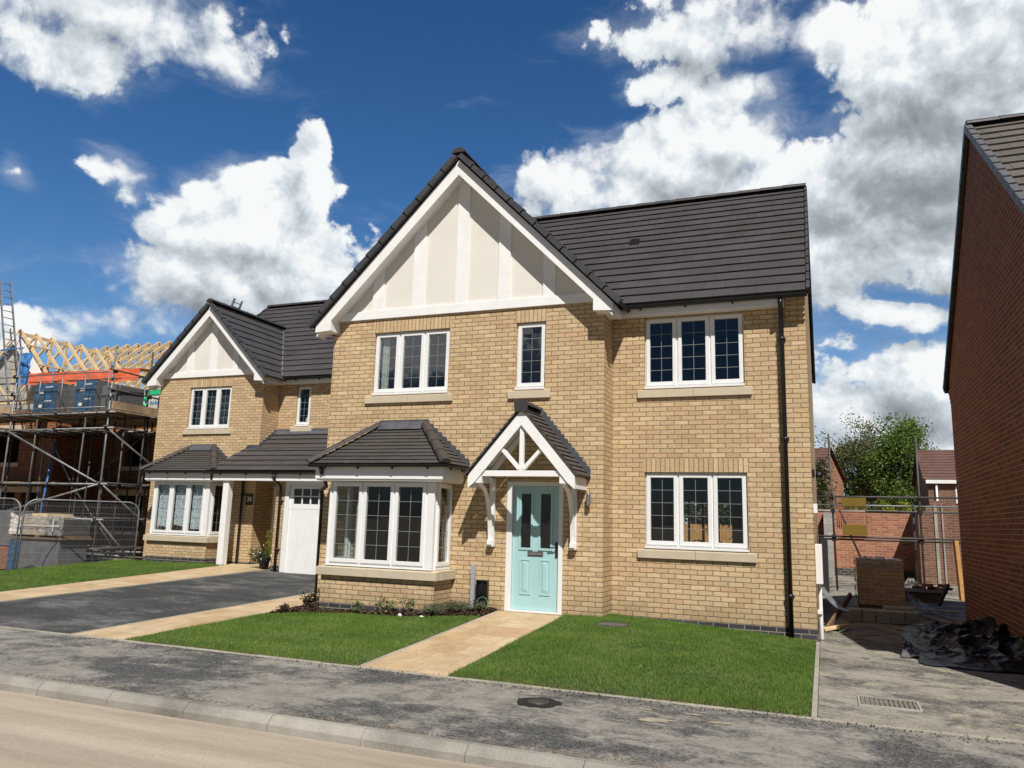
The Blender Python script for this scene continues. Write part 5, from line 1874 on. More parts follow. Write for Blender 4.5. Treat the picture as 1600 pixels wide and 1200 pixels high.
def tree(loc, label, h, crown, leaf, size, tips, per, spread, trunk_r=.18, trunk_h=.35, name='tree', bark='bark', seed=1, group=None, lean=0, bare=False):
    rs = random.Random(seed)
    root = thing(name, loc, label, 'tree' if name.endswith('tree') else 'bush', group)
    L0 = Vector(loc)
    cx, cy, cz0 = crown        # radii x, y and lower edge of the crown
    mb = MB(bark)
    top = L0 + Vector((lean, 0, h * .86))
    fork = L0 + Vector((lean * .3, 0, h * trunk_h))
    mb.tube([L0 - Vector((0, 0, .3)), L0 + Vector((.02, 0, h * trunk_h * .5)), fork], [trunk_r * 1.25, trunk_r, trunk_r * .8], 9)
    pts = []
    mid = cz0 + (h - cz0) / 2
    nl = 9
    limbs = []
    for i in range(nl):
        a = 2 * math.pi * i / nl + rs.uniform(-.3, .3)
        k = rs.uniform(.35, .8)
        e = L0 + Vector((math.cos(a) * cx * k + lean, math.sin(a) * cy * k, cz0 + (h - cz0) * rs.uniform(.3, .85)))
        m = fork.lerp(e, .5) + Vector((0, 0, .12 * h * rs.uniform(-.2, .8)))
        mb.tube([fork, m, e], [trunk_r * .5, trunk_r * .3, trunk_r * .14], 6)
        limbs.append((m, e))
    mb.tube([fork, fork.lerp(top, .5) + Vector((rs.uniform(-.1, .1), 0, 0)), top], [trunk_r * .6, trunk_r * .35, trunk_r * .1], 6)
    limbs.append((fork.lerp(top, .5), top))
    for i in range(tips):
        # points through the ellipsoid, denser to the outside, with random hollows
        for _ in range(30):
            d = Vector((rs.gauss(0, 1), rs.gauss(0, 1), rs.gauss(0, 1))).normalized() * (rs.uniform(.15, 1) ** .45)
            bump = .78 + .3 * math.sin(d.x * 5 + seed) * math.cos(d.z * 6 + seed * 2) + .12 * math.sin(d.y * 9)
            p = L0 + Vector((d.x * cx * bump + lean, d.y * cy * bump, mid + d.z * (h - cz0) / 2 * min(1.02, bump + .1)))
            if math.sin(p.x * 2.1 + seed) * math.sin(p.z * 2.3 + seed * 3) < .62:
                break
        pts.append(tuple(p))
        m, e = limbs[rs.randrange(len(limbs))] if rs.random() < .3 else min(limbs, key=lambda q: (q[1] - p).length)
        s = m.lerp(e, rs.uniform(.3, 1))
        c = s.lerp(p, .5) + Vector((rs.uniform(-.1, .1), rs.uniform(-.1, .1), rs.uniform(0, .2)))
        mb.tube([s, c, p], [trunk_r * .12, trunk_r * .08, trunk_r * .03], 4, caps=False)
        if bare:
            for _ in range(4):
                q = p + Vector((rs.gauss(0, .35), rs.gauss(0, .35), rs.uniform(0, .6)))
                mb.tube([c.lerp(p, rs.uniform(.3, 1)), q], [trunk_r * .04, trunk_r * .015], 3, caps=False)
    mb.build('trunk', root)
    if per:
        npmesh('crown', leafcloud(pts, size, per, spread), 4, leaf, parent=root)
    return root

def bush(loc, label, r, h, leaf, size, n, name='shrub', group=None, stems=6, seed=0, upright=.0, flat=.6, aspect=.55, stem='bark'):
    rs = random.Random(seed + 5)
    root = thing(name, loc, label, 'plant', group)
    L0 = Vector(loc)
    mb = MB(stem)
    pts = []
    for i in range(stems):
        a = rs.uniform(0, 6.28)
        k = rs.uniform(.2, .95)
        e = L0 + Vector((math.cos(a) * r * k, math.sin(a) * r * k, h * rs.uniform(.55, 1.0) * (1 - .35 * k * (1 - upright))))
        m = L0.lerp(e, .5) + Vector((0, 0, h * .12))
        mb.tube([L0 - Vector((0, 0, .03)), m, e], [max(.003, r * .03), max(.0025, r * .022), max(.0015, r * .01)], 5, caps=False)
        for t in (.35, .55, .75, .9, 1):
            p = (L0.lerp(m, t * 2) if t < .5 else m.lerp(e, t * 2 - 1))
            pts.append(tuple(p))
    mb.build('stem', root)
    npmesh('foliage', leafcloud(pts, size, max(1, n // len(pts)), (r * .16, r * .16, h * .1), flat, aspect), 4, leaf, parent=root)
    return root

def gl(x, y, d=.02):
    return (x, y, gz(x, y) + d)
bush(gl(-8.05, -1.62), 'low dark purple leaved shrub at the left tip of the planting bed', .15, .15, 'leaf_mauve', .035, 240, seed=1, stems=8)
bush(gl(-7.93, -1.22), 'taller bronze leaved shrub left of the bay between path and bed', .17, .3, 'leaf_mauve', .045, 420, seed=2, stems=9, upright=.6)
bush(gl(-7.82, -.92), 'dark bronze shrub standing against the left corner of the bay', .17, .36, 'leaf_mauve', .045, 520, seed=3, stems=10, upright=.6)
bush(gl(-7.45, -1.4), 'very small green seedling plant at the front left corner of the bay', .08, .09, 'leaf_green', .04, 50, seed=4, stems=4)
bush(gl(-6.85, -1.36), 'small broad leaved green plant under the left part of the bay', .1, .15, 'leaf_green', .065, 50, seed=5, stems=5, upright=.5)
bush(gl(-6.36, -1.36), 'larger cream and green variegated plant below the middle of the bay', .19, .24, 'leaf_varieg', .07, 210, seed=6, stems=12, upright=.5, aspect=.4)
bush(gl(-5.95, -1.36), 'smaller spiky variegated plant below the right part of the bay', .13, .25, 'leaf_varieg', .065, 90, seed=7, stems=7, upright=.8, aspect=.4)
bush(gl(-5.52, -1.34), 'spreading grey green shrub at the right front corner of the bay', .26, .17, 'leaf_silver', .032, 1300, seed=8, stems=20, aspect=.4)
bush(gl(-5.28, -1.0), 'grey green shrub below the grey duct beside the bay', .3, .2, 'leaf_silver', .032, 1400, seed=9, stems=20, aspect=.4)
bush(gl(-4.96, -.8), 'small grey green shrub beside the front path and meter box', .15, .15, 'leaf_silver', .035, 420, seed=10, stems=10, aspect=.4)
mb = MB('hose')
c = Vector(gl(-4.97, -.72, .1))
mb.tube([c + Vector((.1 * math.cos(t), .03 * math.sin(t), .12 * math.sin(t))) for t in lin(-.6, math.pi + .6, 18)], .006, 6)
tag(mb.build('hose_loop', loc=c), 'thin green hose loop sticking up under the meter box', 'hose')
for i, (x, y, lab) in enumerate([(-5.98, -1.545, 'upright white pebble at the lawn edge nearest the variegated plant'), (-5.6, -1.55, 'flat white pebble at the lawn edge before the grey green shrub')]):
    mb = MB('white')
    mb.lathe((x, y, gz(x, y) + .0), [(0, 0), (.03, .008), (.034, .022), (.02, .04), (0, .044)], 9)
    o = mb.build('pebble', loc=(x, y, gz(x, y)))
    o.scale = (1.1, .6, 1.2 if i == 0 else .7)
    tag(o, lab, 'stone')

# potted plant by the neighbour's entrance
pp = (-13.0, 3.85, gz(-13.0, 3.85) + .01)
root = thing('potted_plant', pp, 'dark plant pot with white flowers and a small bright conifer by the porch pier', 'plant')
mb = MB('terracotta')
mb.lathe(pp, [(0, 0), (.1, 0), (.15, .24), (.165, .25), (.165, .28), (.14, .28), (.135, .25), (0, .25)], 18)
mb.build('pot', root)
pts = [(pp[0] - .06 + .02 * math.sin(i), pp[1] - .1, pp[2] + .28 + .02 * (i % 5)) for i in range(12)]
npmesh('foliage', leafcloud(pts, .06, 40, (.13, .1, .09)), 4, 'leaf_dark', parent=root)
npmesh('flowers', leafcloud([(p[0], p[1] - .04, p[2] + .05) for p in pts[:8]], .05, 5, (.12, .07, .09), aspect=.9), 4, 'flower', parent=root)
npmesh('conifer', leafcloud([(pp[0] + .08, pp[1] + .05, pp[2] + .25 + .055 * i) for i in range(13)], .06, 34, (.05, .05, .03), flat=0, aspect=.25), 4, 'leaf_yellow', parent=root)
bush(gl(-14.45, 3.9, .02), 'small low green plant on the ground beside the white porch post', .17, .13, 'leaf_green', .04, 260, seed=15, stems=9)

MAT['coverlid'] = plain('dusty_iron_lid', (.12, .12, .11), .8, .3, 9)
# ================================================================== street furniture and covers
mb = MB('blackmatt')
mc = (-2.39, -5.2)
zc = gz(*mc) + .004
ring = [(.0, 0), (.19, .0)]
n = 40
rim = []
for i in range(n):
    t = 2 * math.pi * i / n
    r = .2 + .012 * math.sin(5 * t) + .008 * math.sin(11 * t + 1)
    rim.append((mc[0] + 1.05 * r * math.cos(t), mc[1] + r * math.sin(t), zc))
mb.face(rim)
mb.use('steeldark')
mb.lathe((mc[0], mc[1], zc), [(.1, .0005), (.1, .008), (.088, .008), (.088, .004), (.08, .004), (.08, .009), (0, .01)], 28)
tag(mb.build('stopcock_cover', loc=(mc[0], mc[1], zc)), 'small round iron cover in a dark tarmac ring on the pavement', 'cover')
gx0, gx1, gy0, gy1 = .41, .92, -3.83, -3.42
zg = gz(.6, -3.6) + .002
MAT['gratebar'] = plain('dusty_grate', (.2, .18, .15), .85, .3, 9)
root = thing('drain_grate', (.66, -3.6, zg), 'rectangular slotted drain grate set in the dusty side drive', 'drain')
mb = MB('concrete')
mb.box(gx0 - .02, gx1 + .02, gy0 - .02, gy0, zg - .1, zg + .008)
mb.box(gx0 - .02, gx1 + .02, gy1, gy1 + .02, zg - .1, zg + .008)
mb.box(gx0 - .02, gx0, gy0 + .0005, gy1 - .0005, zg - .1, zg + .008)
mb.box(gx1, gx1 + .02, gy0 + .0005, gy1 - .0005, zg - .1, zg + .008)
mb.build('frame', root, bevel=.003)
mb = MB('gratebar')
for i in range(12):
    x = gx0 + .02 + i * (gx1 - gx0 - .04) / 11
    mb.box(x - .015, x + .015, gy0 + .001, gy1 - .001, zg - .03, zg + .005)
mb.box(gx0 + .001, gx1 - .001, -3.64, -3.62, zg - .032, zg + .003)
mb.use('blackmatt')
mb.box(gx0 + .001, gx1 - .001, gy0 + .001, gy1 - .001, zg - .08, zg - .06)
mb.build('grating', root)
zl_ = gz(-2.75, -1.1)
root = thing('inspection_cover', (-2.74, -1.1, zl_), 'flat grey rectangular inspection cover in the right hand lawn', 'cover')
mb = MB('steeldark')
mb.box(-2.96, -2.52, -1.28, -.92, zl_ - .05, zl_ + .006)
mb.build('frame', root, bevel=.003)
mb = MB('coverlid')
mb.box(-2.93, -2.55, -1.25, -.95, zl_ + .0065, zl_ + .009)
for i in range(6):
    mb.box(-2.9 + .06 * i, -2.87 + .06 * i, -1.23, -.97, zl_ + .0092, zl_ + .012)
mb.build('lid', root, bevel=.0015)

# dried mortar splashes and loose grit on the pavement
def splash(x, y, rx, ry, seed):
    rs = random.Random(seed)
    ph = [rs.uniform(0, 6.28) for _ in range(4)]
    mb = MB('mortar')
    n = 44
    c = Vector((x, y, gz(x, y) + .005))
    P = []
    for i in range(n):
        t = 2 * math.pi * i / n
        r = 1 + .28 * math.sin(2 * t + ph[0]) + .2 * math.sin(5 * t + ph[1]) + .12 * math.sin(9 * t + ph[2]) + .08 * math.sin(15 * t + ph[3])
        P.append(c + Vector((rx * r * math.cos(t), ry * r * math.sin(t), 0)))
    for i in range(n):
        mb.face([c, P[i], P[(i + 1) % n]])
    o = mb.build('mortar_splash', loc=c)
    return tag(o, 'dried pale mortar splashes and spills on the dusty tarmac', 'mortar', kind='stuff')
MAT['mortar'] = plain('dried_mortar', (.37, .325, .24), .9, .25, 9, bstr=.3)
for i, (x, y, rx, ry) in enumerate([(-1.28, -5.33, .17, .06), (-.75, -5.16, .09, .05), (-2.56, -4.93, .09, .04), (-1.45, -5.0, .08, .03), (-1.0, -4.98, .07, .03)]):
    splash(x, y, rx, ry, i)

def grit(n, region, name, mat, s=(.003, .009), dz=.0, edge=None, label=''):
    V = []
    for _ in range(n):
        x = rng.uniform(region[0], region[1])
        y = rng.uniform(region[2], region[3]) if edge is None else region[3] - abs(rng.normal(0, 1)) * edge
        r = rng.uniform(*s)
        c = np.array((x, y, gz(x, y) + dz + r * .3))
        d = [np.array(q) * r * rng.uniform(.6, 1.3) for q in ((1, 0, 0), (0, 1, 0), (-1, 0, 0), (0, -1, 0), (0, 0, 1))]
        for i in range(4):
            V += [c + d[i], c + d[(i + 1) % 4], c + d[4]]
    return tag(npmesh(name, np.array(V), 3, mat, loc=((region[0] + region[1]) / 2, (region[2] + region[3]) / 2, -.2)), label, 'grit', kind='stuff')
grit(700, (-9, 2.2, -6.5, -4.66), 'grit', 'edging', s=(.002, .006), label='pale loose grit scattered over the pavement')
grit(1300, (-9, 2.2, -5.5, -4.66), 'grit', 'blackmatt', edge=.09, label='dark tarmac crumbs along the edging kerb')
grit(600, (.05, 2.4, -4.55, .6), 'grit', 'mortar', s=(.003, .008), label='pale stones and crumbs scattered over the side drive')
grit(900, (-9, 2.2, -6.6, -6.5), 'grit', 'earth', s=(.004, .013), label='brown earth crumbs along the back of the kerb')
grit(500, (-9, 2.2, -4.66, -4.58), 'grit', 'earth', s=(.003, .01), dz=.012, label='brown earth crumbs on the edging kerb')
grit(260, (-4.7, -3.67, -4.5, -.6), 'grit', 'mulchbase', s=(.002, .006), dz=.006, label='dark bark crumbs dropped on the front path')
grit(500, (-9, 1.0, -7.6, -6.76), 'grit', 'edging', s=(.003, .008), dz=-.125, label='small stones along the gutter of the road')

# ================================================================== right hand side yard
RY = lambda x, y: gz(x, y)
def loose_box(name, c, size, rot, mat, label, cat, group=None, bevel=.004, tilt=(0, 0)):
    mb = MB(mat)
    a, b, h = size
    mb.box(-a / 2, a / 2, -b / 2, b / 2, 0, h)
    o = mb.build(name, bevel=bevel)
    o.location = c
    o.rotation_euler = (tilt[0], tilt[1], rot)
    return tag(o, label, cat, group)

# pallet of wrapped bricks
bx0, bx1, by0, by1 = .74, 1.56, 5.0, 5.95
zb = RY(1.1, 5.4)
root = thing('brick_pallet', (1.15, 5.4, zb), 'tall pack of brown bricks in torn clear plastic on a pallet between the houses', 'brick pack')
mb = MB('packbrick')
mb.box(bx0, bx1, by0, by1, zb + .11, zb + .98)
mb.build('brick_stack', root)
mb = MB('oldwood')
for y in (by0 + .05, (by0 + by1) / 2, by1 - .05):
    mb.box(bx0, bx1, y - .05, y + .05, zb, zb + .085)
for i in range(6):
    x = bx0 + .05 + i * (bx1 - bx0 - .1) / 5
    mb.box(x - .05, x + .05, by0 - .01, by1 + .01, zb + .0855, zb + .109)
mb.build('pallet', root)
def crumple(mb, nx, ny, fn):
    G_ = [[fn(i / nx, j / ny) for j in range(ny + 1)] for i in range(nx + 1)]
    for i in range(nx):
        for j in range(ny):
            mb.face([G_[i][j], G_[i + 1][j], G_[i + 1][j + 1], G_[i][j + 1]], smooth=True)
from mathutils import noise as mnoise
def nz(x, y, z=0, o=4):
    return mnoise.fractal(Vector((x, y, z)), 1.0, 2.0, o)
mb = MB('film')
crumple(mb, 24, 20, lambda a, b: Vector((bx0 - .03 + .04 * nz(a * 3, b * 4, 1), by0 + (by1 - by0) * a, zb + .1 + .92 * b)))
crumple(mb, 24, 24, lambda a, b: Vector((bx0 + (bx1 - bx0) * a, by0 + (by1 - by0) * b, zb + 1.0 + .05 * nz(a * 3, b * 4, 3))))
crumple(mb, 20, 10, lambda a, b: Vector((bx0 + (bx1 - bx0) * a, by0 - .02 + .02 * nz(a * 4, b * 3, 7), zb + .8 + .21 * b + .06 * nz(a * 3, 0, 5))))
mb.build('plastic_wrap', root)
mb = MB('bluewrap')
for k in range(5):
    crumple(mb, 6, 6, lambda a, b: Vector((bx0 - .05 - .02 * a, by0 + .04 + .16 * (k % 2) + .14 * a, zb + .2 + .17 * k + .1 * b + .03 * nz(a * 3, b * 3, k))))
crumple(mb, 8, 6, lambda a, b: Vector((bx0 + .1 + .4 * a, by0 + .08 + .2 * b, zb + 1.03 + .03 * nz(a * 4, b * 4, 9))))
mb.build('blue_print', root)
# concrete blocks in a low row in front of the pallet
def cblock(c, rot, label, group):
    return loose_box('concrete_block', c, (.22, .44, .1), rot, 'concrete', label, 'block', group, .006)
G1 = 'grey concrete blocks laid before the brick pack'
for i in range(5):
    x = .58 + i * .228
    cblock((x, 3.25 + .01 * (i % 2), RY(x, 3.2) + .0), random.uniform(-.02, .02), 'grey concrete block in the bottom row on the ground before the brick pack', G1)
    cblock((x + .01, 3.26 + .012 * (i % 3), RY(x, 3.2) + .101), random.uniform(-.03, .03), 'grey concrete block on top of the low row before the brick pack', 'upper grey concrete blocks before the brick pack')
for i in range(2):
    cblock((1.2 + .235 * i, 3.62, RY(1.2, 3.6) + .14), .02, ['left grey block of the two set highest behind the low row', 'right grey block of the two set highest behind the low row'][i], 'raised concrete blocks')
for i in range(4):
    cblock((.6 + i * .24, 3.72, RY(.6, 3.7) + .0), .03, 'grey concrete block in the rear row touching the pallet', 'rear row of concrete blocks')
# crumpled black plastic sheet
MAT['blacksheet'] = plain('black_plastic_sheet', (.009, .009, .01), .42, .3, 4, spec=.22, bstr=.3, fine=25)
mb = MB('blacksheet')
def sheet(a, b):
    x = 1.14 + 1.42 * a
    y = -1.15 + 4.2 * b
    ed = min(1, 5 * min(a, b, 1 - b) + .02)
    x += .28 * (1 - b) * (1 - a) * 0 + .25 * abs(b - .3) * (1 - a)
    r = 1 - abs(nz(x * 1.7, y * 1.25, 2, 2))
    r2 = 1 - abs(nz(x * 3.2 + .5 * y, y * 2.4, 6, 2))
    r3 = abs(nz(x * 9, y * 8, 6, 2))
    z = RY(x, y) + .012 + ed * (.03 + .2 * a ** .8 * r ** 2 + .1 * (.4 + .6 * a) * r2 ** 3 + .015 * r3)
    return Vector((x + .05 * nz(x * 3, y * 3, 8), y + .08 * nz(x * 3, y * 3, 11), z))
crumple(mb, 90, 170, sheet)
tag(mb.build('plastic_sheet', loc=(1.9, .8, -.2)), 'crumpled heap of black plastic sheeting at the foot of the red brick wall', 'plastic sheet')
mb = MB('greywrap')  # grey colour stands in for light on a folded edge of the black sheet
crumple(mb, 16, 16, lambda a, b: Vector((1.02 + .34 * a + .1 * b * (1 - a), -.62 + .5 * b, RY(1.1, -.4) + .015 + .16 * b * (1 - a) ** 1.2 + .03 * nz(a * 3, b * 3, 4))))
tag(mb.build('plastic_flap', loc=(1.15, -.4, -.2)), 'grey sunlit flap of plastic at the near tip of the black heap', 'plastic sheet')
mb = MB('film')
crumple(mb, 26, 20, lambda a, b: Vector((1.62 + .5 * a, 4.9 + .7 * b, RY(1.8, 5.2) + .02 + .34 * (1 - a) * (1 - abs(2 * b - 1)) + .1 * abs(nz(a * 5, b * 5, 2)))))
tag(mb.build('plastic_film', loc=(1.8, 5.2, -.15)), 'crumpled clear plastic film lying right of the brick pack', 'plastic film')
# timber and scrap beside the house corner
def plank(a, b, w, h, mat, label, name='timber_offcut', cat='timber', group=None):
    a, b = v3(a), v3(b)
    mb = MB(mat)
    mb.beam(a, b, w, h)
    return tag(mb.build(name, loc=(a + b) / 2, bevel=.003), label, cat, group)
plank((.12, 1.6, -.17), (.52, 2.5, .33), .045, .09, 'oldwood', 'dark timber batten leaning up among the scrap by the house corner')
plank((.06, 1.35, -.15), (.42, 1.75, -.1), .1, .04, 'wood', 'pale short board lying flat in the scrap by the house corner')
plank((.2, 1.9, -.17), (.5, 1.75, -.05), .1, .03, 'board', 'short brown board end resting on the scrap by the house corner')
plank((.12, 2.3, -.18), (.3, 1.5, -.12), .06, .05, 'oldwood', 'thin weathered batten lying under the leaning channel')
mb = MB('steel')
ch = [(.06 + .43 * t, 2.1 - .25 * t, .46 - .34 * t - .1 * math.sin(math.pi * t)) for t in lin(0, 1, 10)]
for (a, b) in zip(ch, ch[1:]):
    mb.beam(a, b, .16, .012)
tag(mb.build('metal_channel', loc=(.27, 2, .1)), 'bent grey metal strip sloping down from the side of the house', 'metal strip')
plank((1.75, 4.6, -.13), (2.05, 3.5, -.14), .02, .02, 'steeldark', 'thin steel bar on the ground pointing at the black sheet', 'steel_bar', 'bar')
plank((2.1, 4.7, -.13), (2.25, 3.9, -.13), .02, .02, 'steeldark', 'short steel bar on the ground near the red wall', 'steel_bar', 'bar')
plank((1.5, 1.9, -.16), (1.2, 2.35, -.15), .09, .025, 'concrete', 'grey flat board on the ground behind the grey plastic flap', 'loose_board', 'board')
plank((1.7, 5.9, -.13), (2.5, 5.6, -.13), .12, .04, 'board', 'scaffold board lying on the ground before the timber bench', 'loose_board', 'board')
mb = MB('hose')
mb.tube([(.1, 1.2, -.17), (.25, 1.05, -.15), (.4, 1.2, -.1), (.45, 1.5, -.05), (.35, 1.7, .0)], .006, 6)
tag(mb.build('hose', loc=(.3, 1.3, -.15)), 'thin green hose end trailing out of the scrap by the house corner', 'hose')
# bench with loose bricks
root = thing('timber_bench', (2.15, 7.9, -.1), 'boarded bench with a pale stone top standing in shade behind the brick pack', 'bench')
mb = MB('concrete')
mb.box(1.72, 2.62, 7.5, 8.2, .1, .155)
mb.build('top', root, bevel=.005)
mb = MB('oldwood')
mb.box(1.78, 2.5, 7.56, 7.6, -.2, .099)
mb.box(1.78, 1.83, 7.601, 8.1, -.2, .099)
mb.box(2.45, 2.5, 7.601, 8.1, -.2, .099)
mb.build('panel', root)
LB = ['nearest', 'second', 'third', 'fourth', 'fifth', 'sixth', 'seventh']
for i in range(7):
    loose_box('loose_brick', (2.05 + .1 * i + .02 * math.sin(i * 3), 7.7 + .08 * math.cos(i * 2.3), .157 + (.066 if i in (2, 5) else 0)), (.215, .102, .065), .4 + i * 1.1, 'redlit', 'loose red brick in the small heap on the boarded bench', 'brick', 'loose bricks on the bench', .003)
mb = MB('film')
crumple(mb, 22, 18, lambda a, b: Vector((1.72 + .5 * a, 7.75 + .4 * b, .165 + .3 * math.sin(a * 3.1) * (1 - .5 * b) * abs(nz(a * 3, b * 3, 3)) * 1.8 + .05 * abs(nz(a * 8, b * 8, 1)))))
tag(mb.build('plastic_film', loc=(1.95, 7.9, .16)), 'crumpled pale plastic film on the boarded bench beside the bricks', 'plastic film')
plank((3.02, 8.5, -.1), (2.98, 8.6, 1.25), .09, .09, 'fence', 'orange brown timber post behind the corner of the red brick house', 'timber_post', 'post')
plank((2.35, 6.9, -.12), (2.52, 6.6, .35), .07, .05, 'steeldark', 'grey bar leaning against the red brick house near its rear corner', 'leaning_bar', 'bar')
# unfinished pier with a white frame
root = thing('unfinished_wall', (3.3, 13.2, 0), 'unfinished brick wall with ragged top and a white frame post in shade', 'wall')
mb = MB('brown')  # darker brick stands in for shade that no object casts here
FW_ = Fr((0, 13.0, 0), (1, 0, 0), (0, -1, 0))
steps = [(2.66, 2.86, 2.02), (2.86, 2.98, 2.17), (2.98, 3.42, 2.32), (3.42, 3.55, 2.2), (3.55, 3.9, 2.05)]
for a, b, t in steps:
    mb.box(a, b, 13.0, 13.22, -.2, t)
mb.box(2.66, 2.88, 13.2205, 15.0, -.2, 2.0)
mb.build('wall', root)
mb = MB('concrete')  # white frame coloured grey, its shade put into the colour
mb.box(3.07, 3.15, 12.96, 12.998, -.1, 2.2)
mb.box(3.26, 3.3, 12.96, 12.998, -.1, 2.2)
mb.build('frame', root)
# low garage wall at the back
root = thing('garden_wall', (1.5, 15.2, 0), 'sunlit orange red brick wall across the rear of the side yard', 'wall')
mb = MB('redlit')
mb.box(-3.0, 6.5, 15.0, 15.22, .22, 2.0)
mb.build('wall', root)
mb = MB('blue')
mb.box(-3.0, 6.5, 15.0, 15.22, -.3, .2195)
mb.build('plinth', root)
mb = MB('concrete')
mb.box(-3.02, 6.52, 14.98, 15.24, 2.0005, 2.06)
mb.build('coping', root, bevel=.006)
mb = MB('block')
mb.box(.12, .38, 14.6, 14.98, -.2, 1.95)
tag(mb.build('block_pier', loc=(.25, 14.8, 0)), 'pale grey concrete block pier at the left end of the rear wall', 'pier')
mb = MB('blackmatt')
mb.hexa([(.0, 8.9, -.2), (.2, 8.9, -.2), (.2, 8.95, -.2), (.0, 8.95, -.2), (.03, 9.1, 1.18), (.2, 9.1, 1.18), (.2, 9.15, 1.18), (.03, 9.15, 1.18)])
tag(mb.build('dark_board', loc=(.1, 9, -.2)), 'black board leaning against the scaffold behind the house corner', 'board')

def pole(mb, a, b, r=.0245, jit=0):
    mb.tube([a, b], r, 8)
def coupler(mb, p):
    mb.box(p[0] - .05, p[0] + .05, p[1] - .045, p[1] + .045, p[2] - .05, p[2] + .05)

root = thing('scaffold', (1.3, 9.5, -.1), 'thin tube scaffold with rails spanning between the two houses', 'scaffold')
SY = 9.5
def part_tube(root, name, segs, mat='steeldark', r=.0245, joints=()):
    mb = MB(mat)
    for a, b in segs:
        mb.tube([a, b], r, 8)
    if joints:
        mb.use('blackmatt')
        for p in joints:
            coupler(mb, p)
    return mb.build(name, root)
for a, b in (((.39, SY, -.2), (.33, SY, 3.9)), ((2.37, SY, -.15), (2.37, SY, 3.82)), ((2.24, SY + .3, -.15), (2.24, SY + .3, 2.14)), ((-1.2, SY, -.2), (-1.2, SY, 3.2)), ((3.5, SY, -.2), (3.5, SY, 2.6))):
    part_tube(root, 'standard', [(a, b)])
for z, x0, x1, dy in ((2.26, -1.3, 3.6, -.04), (1.9, 1.12, 3.6, .04), (1.25, -1.3, 3.6, -.05), (1.18, -1.3, 3.6, .05)):
    part_tube(root, 'ledger', [((x0, SY + dy, z), (x1, SY + dy, z + .01))], joints=[(.36, SY, z), (2.37, SY, z)])
part_tube(root, 'ledger', [((-1.3, 11.2, 2.1), (3.8, 11.2, 2.1))], 'steel', .02)
part_tube(root, 'brace', [((.36, SY - .05, 2.35), (1.02, SY - .05, .6))])
root = thing('ladder_gate', (.85, 9.4, 1.2), 'yellow edged safety gate with red mesh hung on the scaffold rails', 'gate')
mb = MB('yellow')
for z0, z1 in ((2.02, 2.24), (1.3, 1.56)):
    mb.box(.57, 1.15, 9.38, 9.4, z0, z1)
mb.tube([(1.16, 9.39, 1.56), (1.16, 9.39, 2.02)], .012, 6)
mb.build('panel', root, bevel=.008)
mb = MB('redbar')
for i in range(11):
    mb.tube([(.6 + .052 * i, 9.39, 1.56), (.6 + .052 * i, 9.39, 2.02)], .003, 4)
for i in range(8):
    mb.tube([(.57, 9.392, 1.6 + .055 * i), (1.15, 9.392, 1.6 + .055 * i)], .003, 4)
for x in (.46, .5, .55):
    mb.tube([(x, 9.4, 1.45), (x, 9.4, 2.05)], .011, 6)
mb.build('bars', root)

# ================================================================== beyond the yard
# garden fence seen through the kitchen
root = thing('garden_fence', (-2.6, 13, 0), 'orange brown close boarded fence behind the house, seen through its ground floor window', 'fence')
mb = MB('fence')
for i in range(48):
    x = -5.6 + i * .115
    mb.box(x, x + .108, 13.0, 13.016 + .005 * (i % 2), -.2, 1.47)
mb.build('boards', root)
mb = MB('oldwood')
mb.box(-5.6, -.08, 13.03, 13.07, 1.1, 1.18)
mb.build('rail', root)
bush((-2.9, 14.3, 0), 'green shrub above the garden fence seen through the ground floor window', 2.2, 3.6, 'leaf_dark', .16, 4200, seed=30, stems=40)

tree((2.2, 43, 0), 'sparse olive brown tree, left one of the two big trees between the houses', 8.9, (2.8, 2.2, 1.8), 'leaf_olive', .15, 330, 56, (.34, .34, .28), .17, .3, seed=3, bark='barkgrey')
tree((4.75, 41, 0), 'fresh green full crowned tree, right one of the two big trees between the houses', 9.1, (2.3, 2.0, 1.6), 'leaf_green', .17, 330, 74, (.34, .34, .28), .2, .28, seed=8)
tree((7.3, 52, 0), 'bare twiggy tree behind the roof of the far brown house', 8.4, (2.6, 2.0, 3.0), 'leaf_mauve', .1, 120, 0, (.3, .3, .3), .16, .35, seed=12, bark='barkgrey', bare=True)
bush((1.35, 33, 0), 'rounded bright green bush beside the far orange brick gable', .95, 3.5, 'leaf_green', .17, 2600, name='bush', seed=31, stems=22)
bush((2.2, 34, 0), 'brownish green bush under the sparse tree', 1.1, 3.2, 'leaf_olive', .15, 2200, name='bush', seed=32, stems=20)
bush((3.6, 35, 0), 'dark green bush under the fresh green tree', 1.0, 3.0, 'leaf_dark', .16, 2200, name='bush', seed=33, stems=20)
bush((4.6, 34, 0), 'tall mixed green bush left of the far brown house', .9, 3.4, 'leaf_green', .15, 1800, name='bush', seed=36, stems=20)
root = thing('conifer_tree', (.1, 28, 0), 'dark green narrow conifer in front of the far orange brick gable', 'tree')
npmesh('crown', leafcloud([(.1 + .62 * (1 - k / 46) * math.cos(k * 2.4), 28 + .62 * (1 - k / 46) * math.sin(k * 2.4), .3 + k * .095) for k in range(46)], .2, 60, (.2, .2, .12), flat=0, aspect=.3), 4, 'leaf_dark', parent=root)
mb = MB('bark')
mb.tube([(.1, 28, -.2), (.1, 28, 3.8)], [.12, .03], 7)
mb.build('trunk', root)
root = thing('hedge', (3.3, 30, 0), 'yellow green clipped hedge behind the rear wall', 'hedge')
npmesh('foliage', leafcloud([(2.55 + .09 * i, 30 + .3 * math.sin(i * 5), .35 + .23 * (i * 7 % 11)) for i in range(24)] * 4, .13, 32, (.14, .2, .14)), 4, 'leaf_yellow', parent=root)
mb = MB('bark')
